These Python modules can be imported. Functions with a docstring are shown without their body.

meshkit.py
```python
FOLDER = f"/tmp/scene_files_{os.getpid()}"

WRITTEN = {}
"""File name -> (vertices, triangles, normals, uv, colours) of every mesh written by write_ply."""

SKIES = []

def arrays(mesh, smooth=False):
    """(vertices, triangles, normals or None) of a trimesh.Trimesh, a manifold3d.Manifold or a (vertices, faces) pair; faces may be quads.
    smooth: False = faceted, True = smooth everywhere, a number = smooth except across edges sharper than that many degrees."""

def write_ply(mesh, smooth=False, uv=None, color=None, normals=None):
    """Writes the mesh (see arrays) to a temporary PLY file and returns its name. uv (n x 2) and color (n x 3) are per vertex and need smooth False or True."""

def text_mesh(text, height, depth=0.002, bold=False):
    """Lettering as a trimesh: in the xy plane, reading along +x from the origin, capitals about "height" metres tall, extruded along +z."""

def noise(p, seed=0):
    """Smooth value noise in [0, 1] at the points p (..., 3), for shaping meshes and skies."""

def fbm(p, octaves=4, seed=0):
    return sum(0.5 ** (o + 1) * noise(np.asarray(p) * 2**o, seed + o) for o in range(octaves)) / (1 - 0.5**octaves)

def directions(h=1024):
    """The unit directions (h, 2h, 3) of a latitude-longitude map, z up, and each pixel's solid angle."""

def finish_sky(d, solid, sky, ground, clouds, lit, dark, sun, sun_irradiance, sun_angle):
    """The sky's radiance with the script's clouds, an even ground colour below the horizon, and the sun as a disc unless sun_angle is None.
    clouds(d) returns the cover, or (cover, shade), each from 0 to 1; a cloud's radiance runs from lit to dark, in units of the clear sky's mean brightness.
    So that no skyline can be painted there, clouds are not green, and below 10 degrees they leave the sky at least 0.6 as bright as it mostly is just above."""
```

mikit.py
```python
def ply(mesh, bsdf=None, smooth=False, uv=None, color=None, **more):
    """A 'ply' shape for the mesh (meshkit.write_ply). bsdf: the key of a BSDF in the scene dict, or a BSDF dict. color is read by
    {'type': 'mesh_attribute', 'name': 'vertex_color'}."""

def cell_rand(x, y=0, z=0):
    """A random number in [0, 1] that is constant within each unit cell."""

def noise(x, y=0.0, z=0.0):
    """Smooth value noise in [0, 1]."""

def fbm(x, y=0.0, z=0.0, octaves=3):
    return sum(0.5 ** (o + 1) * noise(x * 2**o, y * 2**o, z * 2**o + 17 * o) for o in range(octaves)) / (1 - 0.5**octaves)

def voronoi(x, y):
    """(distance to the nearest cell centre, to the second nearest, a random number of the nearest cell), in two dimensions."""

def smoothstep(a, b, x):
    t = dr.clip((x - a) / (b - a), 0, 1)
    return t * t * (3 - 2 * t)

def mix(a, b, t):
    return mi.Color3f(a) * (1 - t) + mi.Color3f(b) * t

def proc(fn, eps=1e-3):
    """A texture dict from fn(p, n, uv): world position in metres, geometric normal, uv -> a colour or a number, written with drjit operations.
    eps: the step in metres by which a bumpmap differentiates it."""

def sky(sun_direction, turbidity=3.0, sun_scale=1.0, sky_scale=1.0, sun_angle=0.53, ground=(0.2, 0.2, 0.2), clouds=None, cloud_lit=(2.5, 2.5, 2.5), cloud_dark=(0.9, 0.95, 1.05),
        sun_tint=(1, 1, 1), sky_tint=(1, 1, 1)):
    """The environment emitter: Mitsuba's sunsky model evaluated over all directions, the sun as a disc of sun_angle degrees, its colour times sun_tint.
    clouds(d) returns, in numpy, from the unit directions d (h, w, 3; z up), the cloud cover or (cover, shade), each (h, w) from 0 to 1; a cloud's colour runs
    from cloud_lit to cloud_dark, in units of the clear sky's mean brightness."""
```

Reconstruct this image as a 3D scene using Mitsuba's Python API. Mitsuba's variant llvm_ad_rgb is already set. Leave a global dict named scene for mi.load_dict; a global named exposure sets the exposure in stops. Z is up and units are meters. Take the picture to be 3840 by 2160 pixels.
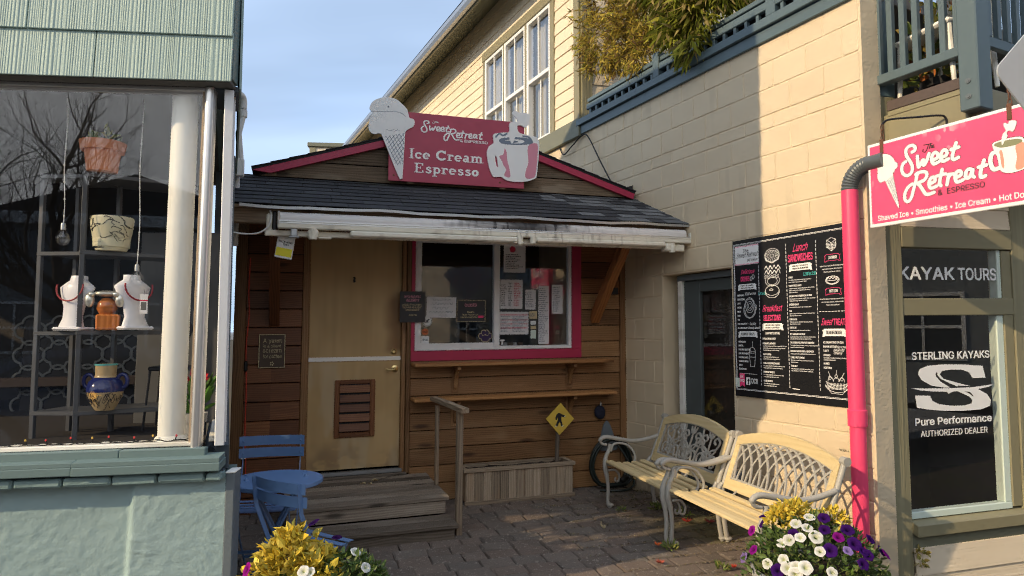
import math, random
import numpy as np, trimesh, mitsuba as mi, drjit as dr, mikit, meshkit
from shapely.geometry import Polygon, LineString, Point, box as sbox
from shapely.ops import unary_union
from shapely import affinity
from mikit import noise, fbm, cell_rand, smoothstep, mix, voronoi, proc

rng = random.Random(7)
nrng = np.random.RandomState(7)
scene, labels = {}, {}

# ---------------------------------------------------------------- camera, sky, exposure
T4 = mi.ScalarTransform4f
PITCH = math.radians(3.8)
scene['camera'] = {'type': 'perspective', 'fov': 75.04, 'fov_axis': 'x', 'near_clip': 0.05, 'far_clip': 400.0,
                   'to_world': T4().look_at(origin=[0, 0, 1.6], target=[0, math.cos(PITCH), 1.6 + math.sin(PITCH)], up=[0, 0, 1])}
SUN_AZ, SUN_EL = math.radians(211.5), math.radians(25.0)
SUN = (math.cos(SUN_AZ) * math.cos(SUN_EL), math.sin(SUN_AZ) * math.cos(SUN_EL), math.sin(SUN_EL))


def clouds(d):
    q = d / np.maximum(d[..., 2:3] + 0.25, 0.05)
    wisp = meshkit.fbm(np.stack([q[..., 0] * 0.7 + 3, q[..., 1] * 2.2, q[..., 2] * 0], -1), 5, 3)
    big = meshkit.fbm(np.stack([q[..., 0] * 0.5 - 5, q[..., 1] * 0.6 + 9, q[..., 2] * 0], -1), 5, 11)
    south = np.clip((-d[..., 1] + 0.25) / 0.7, 0, 1)          # the cloud bank stands over the street behind us
    c = np.clip((wisp - 0.36) * 2.2, 0, 1) * 0.50 + 0.46       # thin cirrus everywhere
    b = np.clip((big - 0.45 + 0.22 * south) * 3.5, 0, 1) * south
    cover = np.clip(np.maximum(c, b * 0.95), 0, 1)
    near_sun = np.clip((d @ np.array(SUN) - 0.985) / 0.012, 0, 1)
    bright = np.clip(0.5 + 0.9 * (d @ np.array(SUN)), 0, 1) * south   # clouds on the sun's side are lit through
    return cover * (1 - near_sun), np.clip(0.86 - 0.86 * bright + np.clip((big - 0.62) * 2, 0, 0.3), 0, 1)


scene['sky'] = mikit.sky(SUN, turbidity=3.0, clouds=clouds, cloud_lit=(6.6, 6.8, 7.0), cloud_dark=(2.95, 4.1, 6.0), sun_tint=(1.0, 1.0, 0.985))
exposure = 1.6

# ---------------------------------------------------------------- helpers


def lin(r, g, b):
    """An sRGB colour (0-255) as linear reflectance."""
    return [(c / 255 / 12.92) if c <= 10 else ((c / 255 + 0.055) / 1.055) ** 2.4 for c in (r, g, b)]


class Frame:
    """A wall: origin, direction along it, its outward normal. Local x runs along, y INTO the wall, z up."""

    def __init__(s, O, deg, slope=0.0, lean=0.0):
        a = math.radians(deg)
        s.u = np.array([math.cos(a), math.sin(a), slope])
        s.n = np.array([math.sin(a), -math.cos(a), 0.0])
        s.w = np.array([lean * math.cos(a), lean * math.sin(a), 1.0])
        s.O = np.array(O, float)
        s.A = np.stack([s.u, -s.n, s.w], 1)

    def P(s, x, z=0.0, out=0.0):
        return s.O + x * s.u + z * s.w + out * s.n

    def __call__(s, v):
        return np.asarray(v, float) @ s.A.T + s.O


SF = Frame((0.66, 7.02, 0), 18.45, .0094, .0055)        # front of the kiosk
RF = Frame((1.2, 7.2, 0), 296.06, .0029, -.00125)       # long block wall on the right
KF = Frame((2.452, 4.643, 0), 16.02, .0129, -.0019)     # street front of the right-hand building
LF = Frame((-1.475, 3.4, 0), 7.54, .015, .0098)         # street front of the left-hand shop
BF = Frame(KF.P(.2, 0), 296.06, .0029, 0)               # side of the balcony
EF = Frame(RF.P(-.82, 0), 16.02, .0129, 0)              # end wall of the upper storey
GF = Frame(LF.P(.03, 0), 113.0)                         # side wall of the left-hand shop
WF = Frame((0, 0, 0), 0)


def pose(x, y, z=0, deg=0):
    f = Frame((x, y, z), deg)
    return f


class MB:
    """Collects vertices, faces and uv."""

    def __init__(s):
        s.v, s.f, s.t, s.n = [], [], [], 0

    def add(s, v, f, t=None):
        v = np.asarray(v, float)
        f = np.asarray(f, int)
        if len(f) and f.shape[1] == 4:
            f = np.vstack([f[:, [0, 1, 2]], f[:, [0, 2, 3]]])
        s.v.append(v); s.f.append(f + s.n)
        s.t.append(np.asarray(t, float) if t is not None else np.stack([v[:, 0] + v[:, 1] * .3, v[:, 2] + v[:, 1] * .3], 1))
        s.n += len(v)
        return s

    def join(s, o):
        for v, f, t in o.parts():
            s.add(v, f, t)
        return s

    def parts(s):
        at = 0
        for v, f, t in zip(s.v, s.f, s.t):
            yield v, f - at, t
            at += len(v)

    def V(s):
        return np.vstack(s.v)

    def map(s, fn):
        s.v = [np.asarray(fn(v)) for v in s.v]
        return s

    def flip(s):
        s.f = [f[:, ::-1] for f in s.f]
        return s

    # --- primitives (all return self)
    def box(s, x0, x1, y0, y1, z0, z1, b=0.003, grain=0, off=None, jit=0.0):
        """Chamfered box; uv runs along the grain axis (0 x, 1 y, 2 z) with a random offset that tells pieces apart."""
        lo, hi = np.array([x0, y0, z0], float), np.array([x1, y1, z1], float)
        b = min(b, 0.45 * float((hi - lo).min()))
        vs = []
        for sx in (0, 1):
            for sy in (0, 1):
                for sz in (0, 1):
                    c = np.where([sx, sy, sz], hi, lo)
                    d = np.where([sx, sy, sz], -b, b)
                    for k in range(3):
                        p = c + d
                        p[k] = c[k]
                        vs.append(p)
        v = np.array(vs)
        if jit:
            v = v + (nrng.rand(*v.shape) - .5) * jit
        s.add(v, BOXF, guv(v, grain, off))
        return s

    def prism(s, poly, y0, y1, off=None, grain=0):
        """Shapely polygon in (x, z), from y0 (front, smaller y) to y1."""
        for g in getattr(poly, 'geoms', [poly]):
            if g.is_empty or g.area < 1e-8 or g.geom_type != 'Polygon':
                continue
            try:
                m = trimesh.creation.extrude_polygon(g, y1 - y0, engine='earcut')
            except Exception:
                continue
            v = np.asarray(m.vertices)
            v = np.stack([v[:, 0], y1 - v[:, 2], v[:, 1]], 1)
            s.add(v, np.asarray(m.faces), guv(v, grain, off))
        return s

    def tube(s, pts, r, n=8, closed=False, caps=True):
        pts = np.asarray(pts, float)
        r = np.broadcast_to(np.asarray(r, float), (len(pts),))
        tan = np.roll(pts, -1, 0) - np.roll(pts, 1, 0) if closed else np.gradient(pts, axis=0)
        tan = tan / np.maximum(np.linalg.norm(tan, axis=1, keepdims=True), 1e-9)
        a = np.array([0, 0, 1.0]) if abs(tan[0][2]) < .9 else np.array([1.0, 0, 0])
        N = np.cross(tan[0], a); N /= np.linalg.norm(N)
        ang = np.arange(n) * 2 * np.pi / n
        rows, ts, L = [], [], 0
        for i in range(len(pts)):
            N = N - tan[i] * np.dot(N, tan[i]); N /= max(np.linalg.norm(N), 1e-9)
            Bn = np.cross(tan[i], N)
            rows.append(pts[i] + r[i] * (np.cos(ang)[:, None] * N + np.sin(ang)[:, None] * Bn))
            L += np.linalg.norm(pts[i] - pts[i - 1]) if i else 0
            ts.append(np.stack([np.full(n, L), np.arange(n) / n * .2], 1))
        m = len(pts)
        f = []
        for i in range(m if closed else m - 1):
            for j in range(n):
                a0, a1 = i * n + j, i * n + (j + 1) % n
                b0, b1 = (i + 1) % m * n + j, (i + 1) % m * n + (j + 1) % n
                f.append([a0, a1, b1, b0])
        v = np.vstack(rows)
        tri = np.asarray(f)
        tri = np.vstack([tri[:, [0, 1, 2]], tri[:, [0, 2, 3]]])
        if caps and not closed:
            tri = np.vstack([tri, [[0, j + 1, j] for j in range(1, n - 1)], [[(m - 1) * n, (m - 1) * n + j, (m - 1) * n + j + 1] for j in range(1, n - 1)]])
        return s.add(v, tri, np.vstack(ts))

    def bar(s, pts, wx, wy, up=(0, 0, 1)):
        """Flat bar of section wx (along up) by wy swept along pts."""
        pts = np.asarray(pts, float); up = np.asarray(up, float)
        tan = np.gradient(pts, axis=0); tan /= np.maximum(np.linalg.norm(tan, axis=1, keepdims=True), 1e-9)
        rows = []
        for p, t in zip(pts, tan):
            a = up - t * np.dot(up, t)
            a /= max(np.linalg.norm(a), 1e-6)
            b = np.cross(t, a)
            rows.append([p + sx * a * wx / 2 + sy * b * wy / 2 for sx, sy in ((-1, -1), (1, -1), (1, 1), (-1, 1))])
        m = len(pts); v = np.asarray(rows).reshape(-1, 3)
        f = [[i * 4 + j, i * 4 + (j + 1) % 4, (i + 1) * 4 + (j + 1) % 4, (i + 1) * 4 + j] for i in range(m - 1) for j in range(4)]
        f += [[3, 2, 1, 0], [m * 4 - 4, m * 4 - 3, m * 4 - 2, m * 4 - 1]]
        L = np.r_[0, np.cumsum(np.linalg.norm(np.diff(pts, axis=0), axis=1))]
        return s.add(v, f, np.stack([np.repeat(L, 4), np.tile([0, .02, .04, .06], m)], 1)).flip_last()

    def flip_last(s):
        s.f[-1] = s.f[-1][:, ::-1]
        return s

    def lathe(s, prof, c=(0, 0, 0), n=28):
        prof = np.asarray(prof, float)
        ang = np.arange(n) * 2 * np.pi / n
        v = np.vstack([np.stack([r * np.cos(ang) + c[0], r * np.sin(ang) + c[1], np.full(n, z + c[2])], 1) for r, z in prof])
        f = [[i * n + j, i * n + (j + 1) % n, (i + 1) * n + (j + 1) % n, (i + 1) * n + j] for i in range(len(prof) - 1) for j in range(n)]
        t = np.vstack([np.stack([np.arange(n) / n, np.full(n, z)], 1) for r, z in prof])
        return s.add(v, f, t)

    def cyl(s, p0, p1, r, n=14):
        return s.tube([p0, p1], r, n)

    def ball(s, c, r, k=2, sc=(1, 1, 1)):
        m = trimesh.creation.icosphere(k, 1.0)
        return s.add(np.asarray(m.vertices) * r * np.asarray(sc) + np.asarray(c), m.faces)


def _boxf():
    corner = np.array([[sx, sy, sz] for sx in (0, 1) for sy in (0, 1) for sz in (0, 1)], float)
    vs = np.array([np.where(np.arange(3) == k, c, c + (0.5 - c) * .2) for c in corner for k in range(3)])
    h = trimesh.convex.convex_hull(vs)
    idx = [int(np.argmin(((vs - p) ** 2).sum(1))) for p in h.vertices]
    f = np.array(idx)[h.faces]
    nrm = np.cross(vs[f[:, 1]] - vs[f[:, 0]], vs[f[:, 2]] - vs[f[:, 0]])
    bad = (nrm * (vs[f].mean(1) - .5)).sum(1) < 0
    f[bad] = f[bad][:, ::-1]
    return f


BOXF = _boxf()


def guv(v, grain=0, off=None):
    o = [k for k in range(3) if k != grain]
    if off is None:
        off = (rng.randrange(60), rng.randrange(60))
    return np.stack([v[:, grain] + 10 * off[0] + 3, v[:, o[0]] + v[:, o[1]] + 10 * off[1] + 3], 1)


def spline(pts, k=6, closed=False):
    """Catmull-Rom through the points."""
    p = np.asarray(pts, float)
    n = len(p)
    q = []
    for i in range(n if closed else n - 1):
        if closed:
            a, b, c, d_ = p[(i - 1) % n], p[i], p[(i + 1) % n], p[(i + 2) % n]
        else:
            a, b, c, d_ = p[max(i - 1, 0)], p[i], p[i + 1], p[min(i + 2, n - 1)]
        for t in np.arange(k) / k:
            q.append(.5 * ((2 * b) + (c - a) * t + (2 * a - 5 * b + 4 * c - d_) * t * t + (3 * b - a - 3 * c + d_) * t ** 3))
    if not closed:
        q.append(p[-1])
    return np.array(q)


def key_for(base):
    k, i = base, 0
    while k in scene or k in labels:
        i += 1
        k = '%s_%03d' % (base, i)
    return k


def thing(name, label, cat, group=None):
    k = key_for(name)
    labels[k] = {'label': label, 'category': cat}
    if group:
        labels[k]['group'] = group
    return k


COUNT = {}


def put(name, mb, mat, parent=None, frame=None, smooth=False, label=None, color=None, kind=None, holder=False):
    """One mesh of the scene. parent: the key it belongs to."""
    base = name if parent is None else parent + '__' + name
    n = COUNT.get(base, 0)
    COUNT[base] = n + 1
    k = base if n == 0 else '%s_%03d' % (base, n)
    v, f, t = np.vstack(mb.v), np.vstack(mb.f), np.vstack(mb.t)
    if frame is not None:
        v = frame(v)
    if smooth and smooth is not True:
        m = trimesh.graph.smooth_shade(trimesh.Trimesh(v, f, process=False), angle=np.radians(smooth), facet_minarea=None)
        v, f = np.array(m.vertices), np.array(m.faces)
        t = np.stack([v[:, 0], v[:, 2]], 1)
        smooth = True
    scene[k] = mikit.ply((v, f), mat, smooth=smooth, uv=t, color=color)
    if label:
        labels.setdefault(k, {})['label'] = label
    if kind:
        labels.setdefault(k, {})['kind'] = kind
    return k


def solo(name, mb, mat, label, cat, frame=None, smooth=False, group=None, color=None, kind=None):
    k = key_for(name)
    labels[k] = {'label': label, 'category': cat}
    if group:
        labels[k]['group'] = group
    if kind:
        labels[k]['kind'] = kind
    v, f, t = np.vstack(mb.v), np.vstack(mb.f), np.vstack(mb.t)
    if frame is not None:
        v = frame(v)
    if smooth and smooth is not True:
        m = trimesh.graph.smooth_shade(trimesh.Trimesh(v, f, process=False), angle=np.radians(smooth), facet_minarea=None)
        v, f = np.array(m.vertices), np.array(m.faces)
        t = np.stack([v[:, 0], v[:, 2]], 1)
        smooth = True
    scene[k] = mikit.ply((v, f), mat, smooth=smooth, uv=t, color=color)
    return k


def struct(name, mb, mat, frame=None, smooth=False, kind='structure'):
    k = put(name, mb, mat, None, frame, smooth)
    labels.setdefault(k, {})['kind'] = kind
    return k


def B(*a, **k):
    return MB().box(*a, **k)


def glass(x0, x1, y0, y1, z0, z1, b=0):
    """One sheet of window glass."""
    y = (y0 + y1) / 2
    return MB().add([(x0, y, z0), (x1, y, z0), (x1, y, z1), (x0, y, z1)], [[0, 1, 2, 3]])


# ---- flat lettering and drawing, in the (x, z) of a wall, standing out of it by 'out'
def tmesh(s, h, dep, bold):
    """Lettering; where a whole line cannot be meshed, its words are set one by one."""
    for b in (bold, not bold):
        try:
            return meshkit.text_mesh(s, h, dep, b)
        except ValueError:
            pass
    out, x = [], 0.0
    for w in s.split(' '):
        try:
            m = meshkit.text_mesh(w, h, dep, bold)
        except ValueError:
            m = trimesh.creation.box((h * .5 * len(w), h * .6, dep))
            m.apply_translation([h * .25 * len(w), h * .35, dep / 2])
        m.apply_translation([x, 0, 0])
        out.append(m)
        x += m.vertices[:, 0].max() - x + h * .4
    return trimesh.util.concatenate(out)


def text(mb, s, x, z, h, out, bold=True, sx=1.0, dep=.0012, center=False, skew=0.0):
    m = tmesh(s, h, dep, bold)
    v = np.asarray(m.vertices).copy()
    w = v[:, 0].max()
    v[:, 0] = v[:, 0] * sx + v[:, 1] * skew
    if center:
        x = x - w * sx / 2
    return mb.add(np.stack([v[:, 0] + x, -out - v[:, 2], v[:, 1] + z], 1), m.faces)


def fit(mb, s, x0, x1, z, h, out, bold=True, dep=.0012, skew=0.0):
    """Text fitted between x0 and x1."""
    m = tmesh(s, h, dep, bold)
    v = np.asarray(m.vertices).copy()
    a, b = v[:, 0].min(), v[:, 0].max()
    v[:, 0] = (v[:, 0] - a) / (b - a) * (x1 - x0) + v[:, 1] * skew
    return mb.add(np.stack([v[:, 0] + x0, -out - v[:, 2], v[:, 1] + z], 1), m.faces)


def flat(mb, poly, out, dep=.0012):
    return mb.prism(poly, -out - dep, -out)


def pen(lines, w, k=5):
    """Strokes of a round pen: the union of buffered smooth lines."""
    return unary_union([LineString(spline(l, k)).buffer(w / 2, 6) for l in lines])


# ---------------------------------------------------------------- materials


def mat(name, col, rough=.6, metallic=0.0, spec=.4, two=True, **k):
    b = {'type': 'principled', 'base_color': {'type': 'rgb', 'value': list(col)} if not isinstance(col, dict) else col, 'roughness': rough, 'metallic': metallic, 'specular': spec, **k}
    scene[name] = {'type': 'twosided', 'bsdf': b} if two else b
    return name


def bumped(name, col, height, scale=1.0, rough=.6, spec=.35, eps=1e-3, **k):
    b = {'type': 'principled', 'base_color': col if isinstance(col, dict) else {'type': 'rgb', 'value': list(col)}, 'roughness': rough, 'specular': spec, **k}
    scene[name] = {'type': 'twosided', 'bsdf': {'type': 'bumpmap', 'arbitrary': proc(height, eps), 'scale': scale, 'bsdf': b}}
    return name

def wood_fn(dark, mid, light, knots=.5, ring=90., wear=0.0, wearcol=(.4, .36, .3), tone=.35):
    def fn(p, n, uv):
        u, v = uv.x, uv.y
        r = cell_rand(dr.floor(u / 10), dr.floor(v / 10), 5)
        warp = fbm(u * 1.6, v * 7, r * 9, 2)
        g = .5 + .5 * dr.sin(v * ring * 4.2 + warp * 26)
        fine = fbm(u * 7, v * 260, 2.5, 2)
        t = dr.clip(.26 * g + .42 * fine + .32 * fbm(u * .9, v * 14, r * 7 + 3, 3) + (r - .5) * tone, 0, 1)
        c = mix(mix(dark, mid, smoothstep(0, .55, t)), light, smoothstep(.5, 1, t))
        d1, d2, w = voronoi(u * 1.1 + 7 * r, v * 4.1)
        k = smoothstep(.13, .03, d1) * smoothstep(1 - knots, 1 - knots + .05, w)
        c = mix(c, mi.Color3f(dark) * .55, k * .85)
        if wear > 0:
            a = smoothstep(.55, .75, fbm(u * 2.3 + 40, v * 9, r * 3, 3))
            c = mix(c, wearcol, a * wear)
        return c * (1 + (r - .5) * tone)
    return proc(fn)


def wood_h(scale=1.0):
    def h(p, n, uv):
        r = cell_rand(dr.floor(uv.x / 10), dr.floor(uv.y / 10), 5)
        return fbm(uv.x * 6, uv.y * 200 * scale, r * 9, 2)
    return h


WH = wood_h()
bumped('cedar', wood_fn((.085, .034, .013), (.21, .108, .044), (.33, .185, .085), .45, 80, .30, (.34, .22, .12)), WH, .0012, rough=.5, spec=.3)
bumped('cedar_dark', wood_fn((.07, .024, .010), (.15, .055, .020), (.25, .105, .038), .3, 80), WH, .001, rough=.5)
bumped('weathered', wood_fn((.07, .056, .043), (.17, .138, .108), (.30, .25, .20), .35, 70, .25, (.36, .32, .27), .45), WH, .0016, rough=.8)
bumped('weathered_light', wood_fn((.15, .112, .078), (.31, .24, .17), (.44, .36, .27), .35, 60, .3, (.34, .2, .1), .35), WH, .0012, rough=.75)
bumped('gable_wood', wood_fn((.05, .033, .021), (.16, .112, .073), (.30, .225, .155), .7, 60, .45, (.34, .28, .21), .4), WH, .002, rough=.8)
mat('bench_slat', wood_fn((.50, .38, .19), (.61, .485, .265), (.67, .55, .33), .0, 40, 0, tone=.1), .45, spec=.4)


def ply_fn(p, n, uv):
    x, z = uv.x, uv.y
    g = fbm(x * 22, z * 1.6, 1.0, 3)
    blot = fbm(x * 4, z * 3, 4.0, 3)
    c = mix((.42, .275, .12), (.50, .345, .165), smoothstep(.2, .8, g * .35 + blot * .65))
    low = smoothstep(.62, .36, z + (blot - .5) * .5)
    c = mix(c, (.24, .15, .08), low * .7 * smoothstep(.35, .6, fbm(x * 9, z * 12, 8., 3)))
    edge = smoothstep(-1.99, -1.86, x + (fbm(x * 3, z * 5, 2., 2) - .5) * .14) * smoothstep(1.40, 1.47, z) * smoothstep(2.05, 1.9, z)
    c = mix(c, (.17, .075, .022), edge * .85)                       # varnish worn dark beside the lock
    pale = smoothstep(.55, .75, fbm(x * 6 + 3, z * 2.2, 5., 3)) * smoothstep(1.37, 1.3, z)
    return mix(c, (.50, .40, .26), pale * .5)


mat('plywood', proc(ply_fn), .5)


def asphalt_fn(p, n, uv):
    r = cell_rand(dr.floor(uv.x / 10), dr.floor(uv.y / 10), 5)
    s = fbm(p.x * 260, p.y * 260, p.z * 260, 2)
    moss = smoothstep(.62, .8, fbm(p.x * 1.7 + 3, p.y * 2, p.z * 3, 3))
    c = mix((.018, .018, .021), (.052, .053, .060), .55 * s + .45 * r)
    return mix(c, (.045, .045, .02), moss * .5)


bumped('asphalt_shingle', proc(asphalt_fn), lambda p, n, uv: noise(p.x * 300, p.y * 300, p.z * 300), .002, rough=.9)
scene['asphalt_shingle_pale'] = scene['asphalt_shingle']


def asphalt_pale_fn(p, n, uv):
    r = cell_rand(dr.floor(uv.x / 10), dr.floor(uv.y / 10), 5)
    s = fbm(p.x * 260, p.y * 260, p.z * 260, 2)
    return mix((.05, .053, .058), (.15, .155, .165), .4 * s + .6 * r)


mat('asphalt_shingle_pale', proc(asphalt_pale_fn), .9)


def paver_fn(p, n, uv):
    r = cell_rand(dr.floor(uv.x / 10), dr.floor(uv.y / 10), 5)
    r2 = cell_rand(dr.floor(uv.x / 10), dr.floor(uv.y / 10), 9)
    s = fbm(p.x * 190, p.y * 190, p.z * 190, 2)
    b = fbm(p.x * 5, p.y * 5, 2., 3)
    c = mix((.085, .074, .066), (.165, .142, .124), .5 * r + .5 * b)
    c = mix(c, (.165, .118, .094), r2 * .5)
    c = c * (.72 + .56 * s)
    pale = smoothstep(.72, .80, fbm(p.x * 60, p.y * 60, 7., 2))
    c = mix(c, (.30, .27, .24), pale * .55)
    moss = smoothstep(.52, .75, fbm(p.x * 2.2 + 9, p.y * 2.2, 3., 3)) * smoothstep(.9, 1.7, p.x)
    return mix(c, (.10, .098, .035), moss * .65)


bumped('paver', proc(paver_fn), lambda p, n, uv: fbm(p.x * 170, p.y * 170, p.z * 170, 2), .0035, rough=.9, spec=.25)


def soil_fn(p, n, uv):
    s = fbm(p.x * 60, p.y * 60, p.z * 60, 3)
    moss = smoothstep(.45, .7, fbm(p.x * 3, p.y * 3, 1., 3))
    return mix(mix((.025, .021, .017), (.085, .07, .055), s), (.05, .055, .018), moss * .5)


bumped('joint_sand', proc(soil_fn), lambda p, n, uv: fbm(p.x * 120, p.y * 120, p.z * 60, 2), .004, rough=.95)


def road_fn(p, n, uv):
    s = fbm(p.x * 90, p.y * 90, 1., 2)
    b = fbm(p.x * .8, p.y * .8, 3., 3)
    return mix((.10, .10, .10), (.20, .195, .185), .5 * s + .5 * b)


mat('concrete', proc(road_fn), .9)


def block_fn(p, n, uv):
    r = cell_rand(dr.floor(uv.x / 10), dr.floor(uv.y / 10), 5)
    b = fbm(p.x * 1.5, p.y * 1.5, p.z * 1.5, 3)
    s = noise(p.x * 45, p.y * 45, p.z * 45)
    low = smoothstep(.75, .05, p.z + (b - .5) * .5)
    c = mix((.60, .495, .345), (.665, .555, .395), .4 * r + .45 * b + .15 * s)
    run = smoothstep(.58, .8, noise((p.x - p.y) * 9, 3., p.z * .7)) * smoothstep(.45, .7, fbm(p.x * 2, p.y * 2, p.z * 1.2, 3))
    c = c * (1 - .13 * run)
    return mix(c, (.40, .32, .22), low * .4)


bumped('tan_block', proc(block_fn), lambda p, n, uv: fbm(p.x * 55, p.y * 55, p.z * 55, 3) + .8 * noise(p.x * 9, p.y * 9, p.z * 9), .006, rough=.6, spec=.35)


def siding_fn(p, n, uv):
    r = cell_rand(dr.floor(uv.x / 10), dr.floor(uv.y / 10), 5)
    b = fbm(p.x * 1.2, p.y * 1.2, p.z * 1.2, 3)
    return mix((.68, .575, .43), (.75, .645, .495), .5 * r + .5 * b)


bumped('tan_siding', proc(siding_fn), lambda p, n, uv: fbm(uv.x * 3, uv.y * 120, 2., 2), .0025, rough=.6)


def stucco_fn(p, n, uv):
    b = fbm(p.x * 2, p.y * 2, p.z * 2, 4)
    s = noise(p.x * 30, p.y * 30, p.z * 30)
    return mix((.235, .335, .355), (.285, .385, .395), .7 * b + .3 * s)


def stucco_h(p, n, uv):
    w = fbm(p.x * 5, p.z * 5, p.y * 5, 2)
    big = fbm(p.x * 9 + w * 3, p.z * 11, p.y * 9, 3)
    streak = fbm(p.x * 28 + w * 6, p.z * 42 + w * 9, p.y * 28, 3)
    fine = fbm(p.x * 110, p.z * 110, p.y * 110, 2)
    return big * 1.1 + streak * .8 + fine * .22


bumped('stucco', proc(stucco_fn), stucco_h, .0045, rough=.5, spec=.4)
bumped('teal_brick', (.17, .25, .255), stucco_h, .006, rough=.5, spec=.4)


def flute_h(p, n, uv):
    x = p.x * 1.0
    q = x * 235 + 9 * fbm(x * 13, 1., 3., 2) + .5 * fbm(x * 30, p.z * 3, 2., 2)
    return dr.abs(dr.sin(q)) * (.35 + 1.0 * noise(x * 95, 2., 1.)) + .25 * noise(p.x * 300, p.z * 9, 2.)


def flute_c(p, n, uv):
    r = cell_rand(dr.floor(uv.x / 10), dr.floor(uv.y / 10), 5)
    return mix((.30, .405, .39), (.365, .48, .455), .35 * r + .65 * fbm(p.x * 90, p.z * 1.5, 2., 2))


bumped('teal_shake', proc(flute_c), flute_h, .0030, rough=.6)


def rough_h(p, n, uv):
    return fbm(uv.x * 3, uv.y * 150, 4., 3)


def olive_fn(p, n, uv):
    b = fbm(uv.x * 2, uv.y * 40, 3., 3)
    return mix((.195, .180, .112), (.275, .255, .165), b)


bumped('olive_rough', proc(olive_fn), rough_h, .006, rough=.6)
mat('olive', (.235, .215, .135), .5)
mat('olive_grey', (.16, .165, .12), .5)
bumped('bluegrey_rough', (.105, .165, .195), rough_h, .005, rough=.5)
mat('bluegrey', (.085, .125, .145), .42, spec=.5)
mat('teal_trim', (.125, .185, .19), .45, spec=.5)
mat('teal_dark', (.045, .06, .075), .5)
mat('trim_grey', (.12, .145, .165), .55)


def dirty_white(p, n, uv):
    b = fbm(p.x * 3, p.y * 3, p.z * 9, 3)
    return mix((.55, .53, .47), (.78, .77, .72), smoothstep(.25, .6, b))


mat('white_paint', proc(dirty_white), .45)
mat('vinyl', (.74, .745, .75), .4)
mat('column_white', (.80, .80, .74), .5)
mat('mint_frame', (.58, .68, .62), .45)




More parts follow.
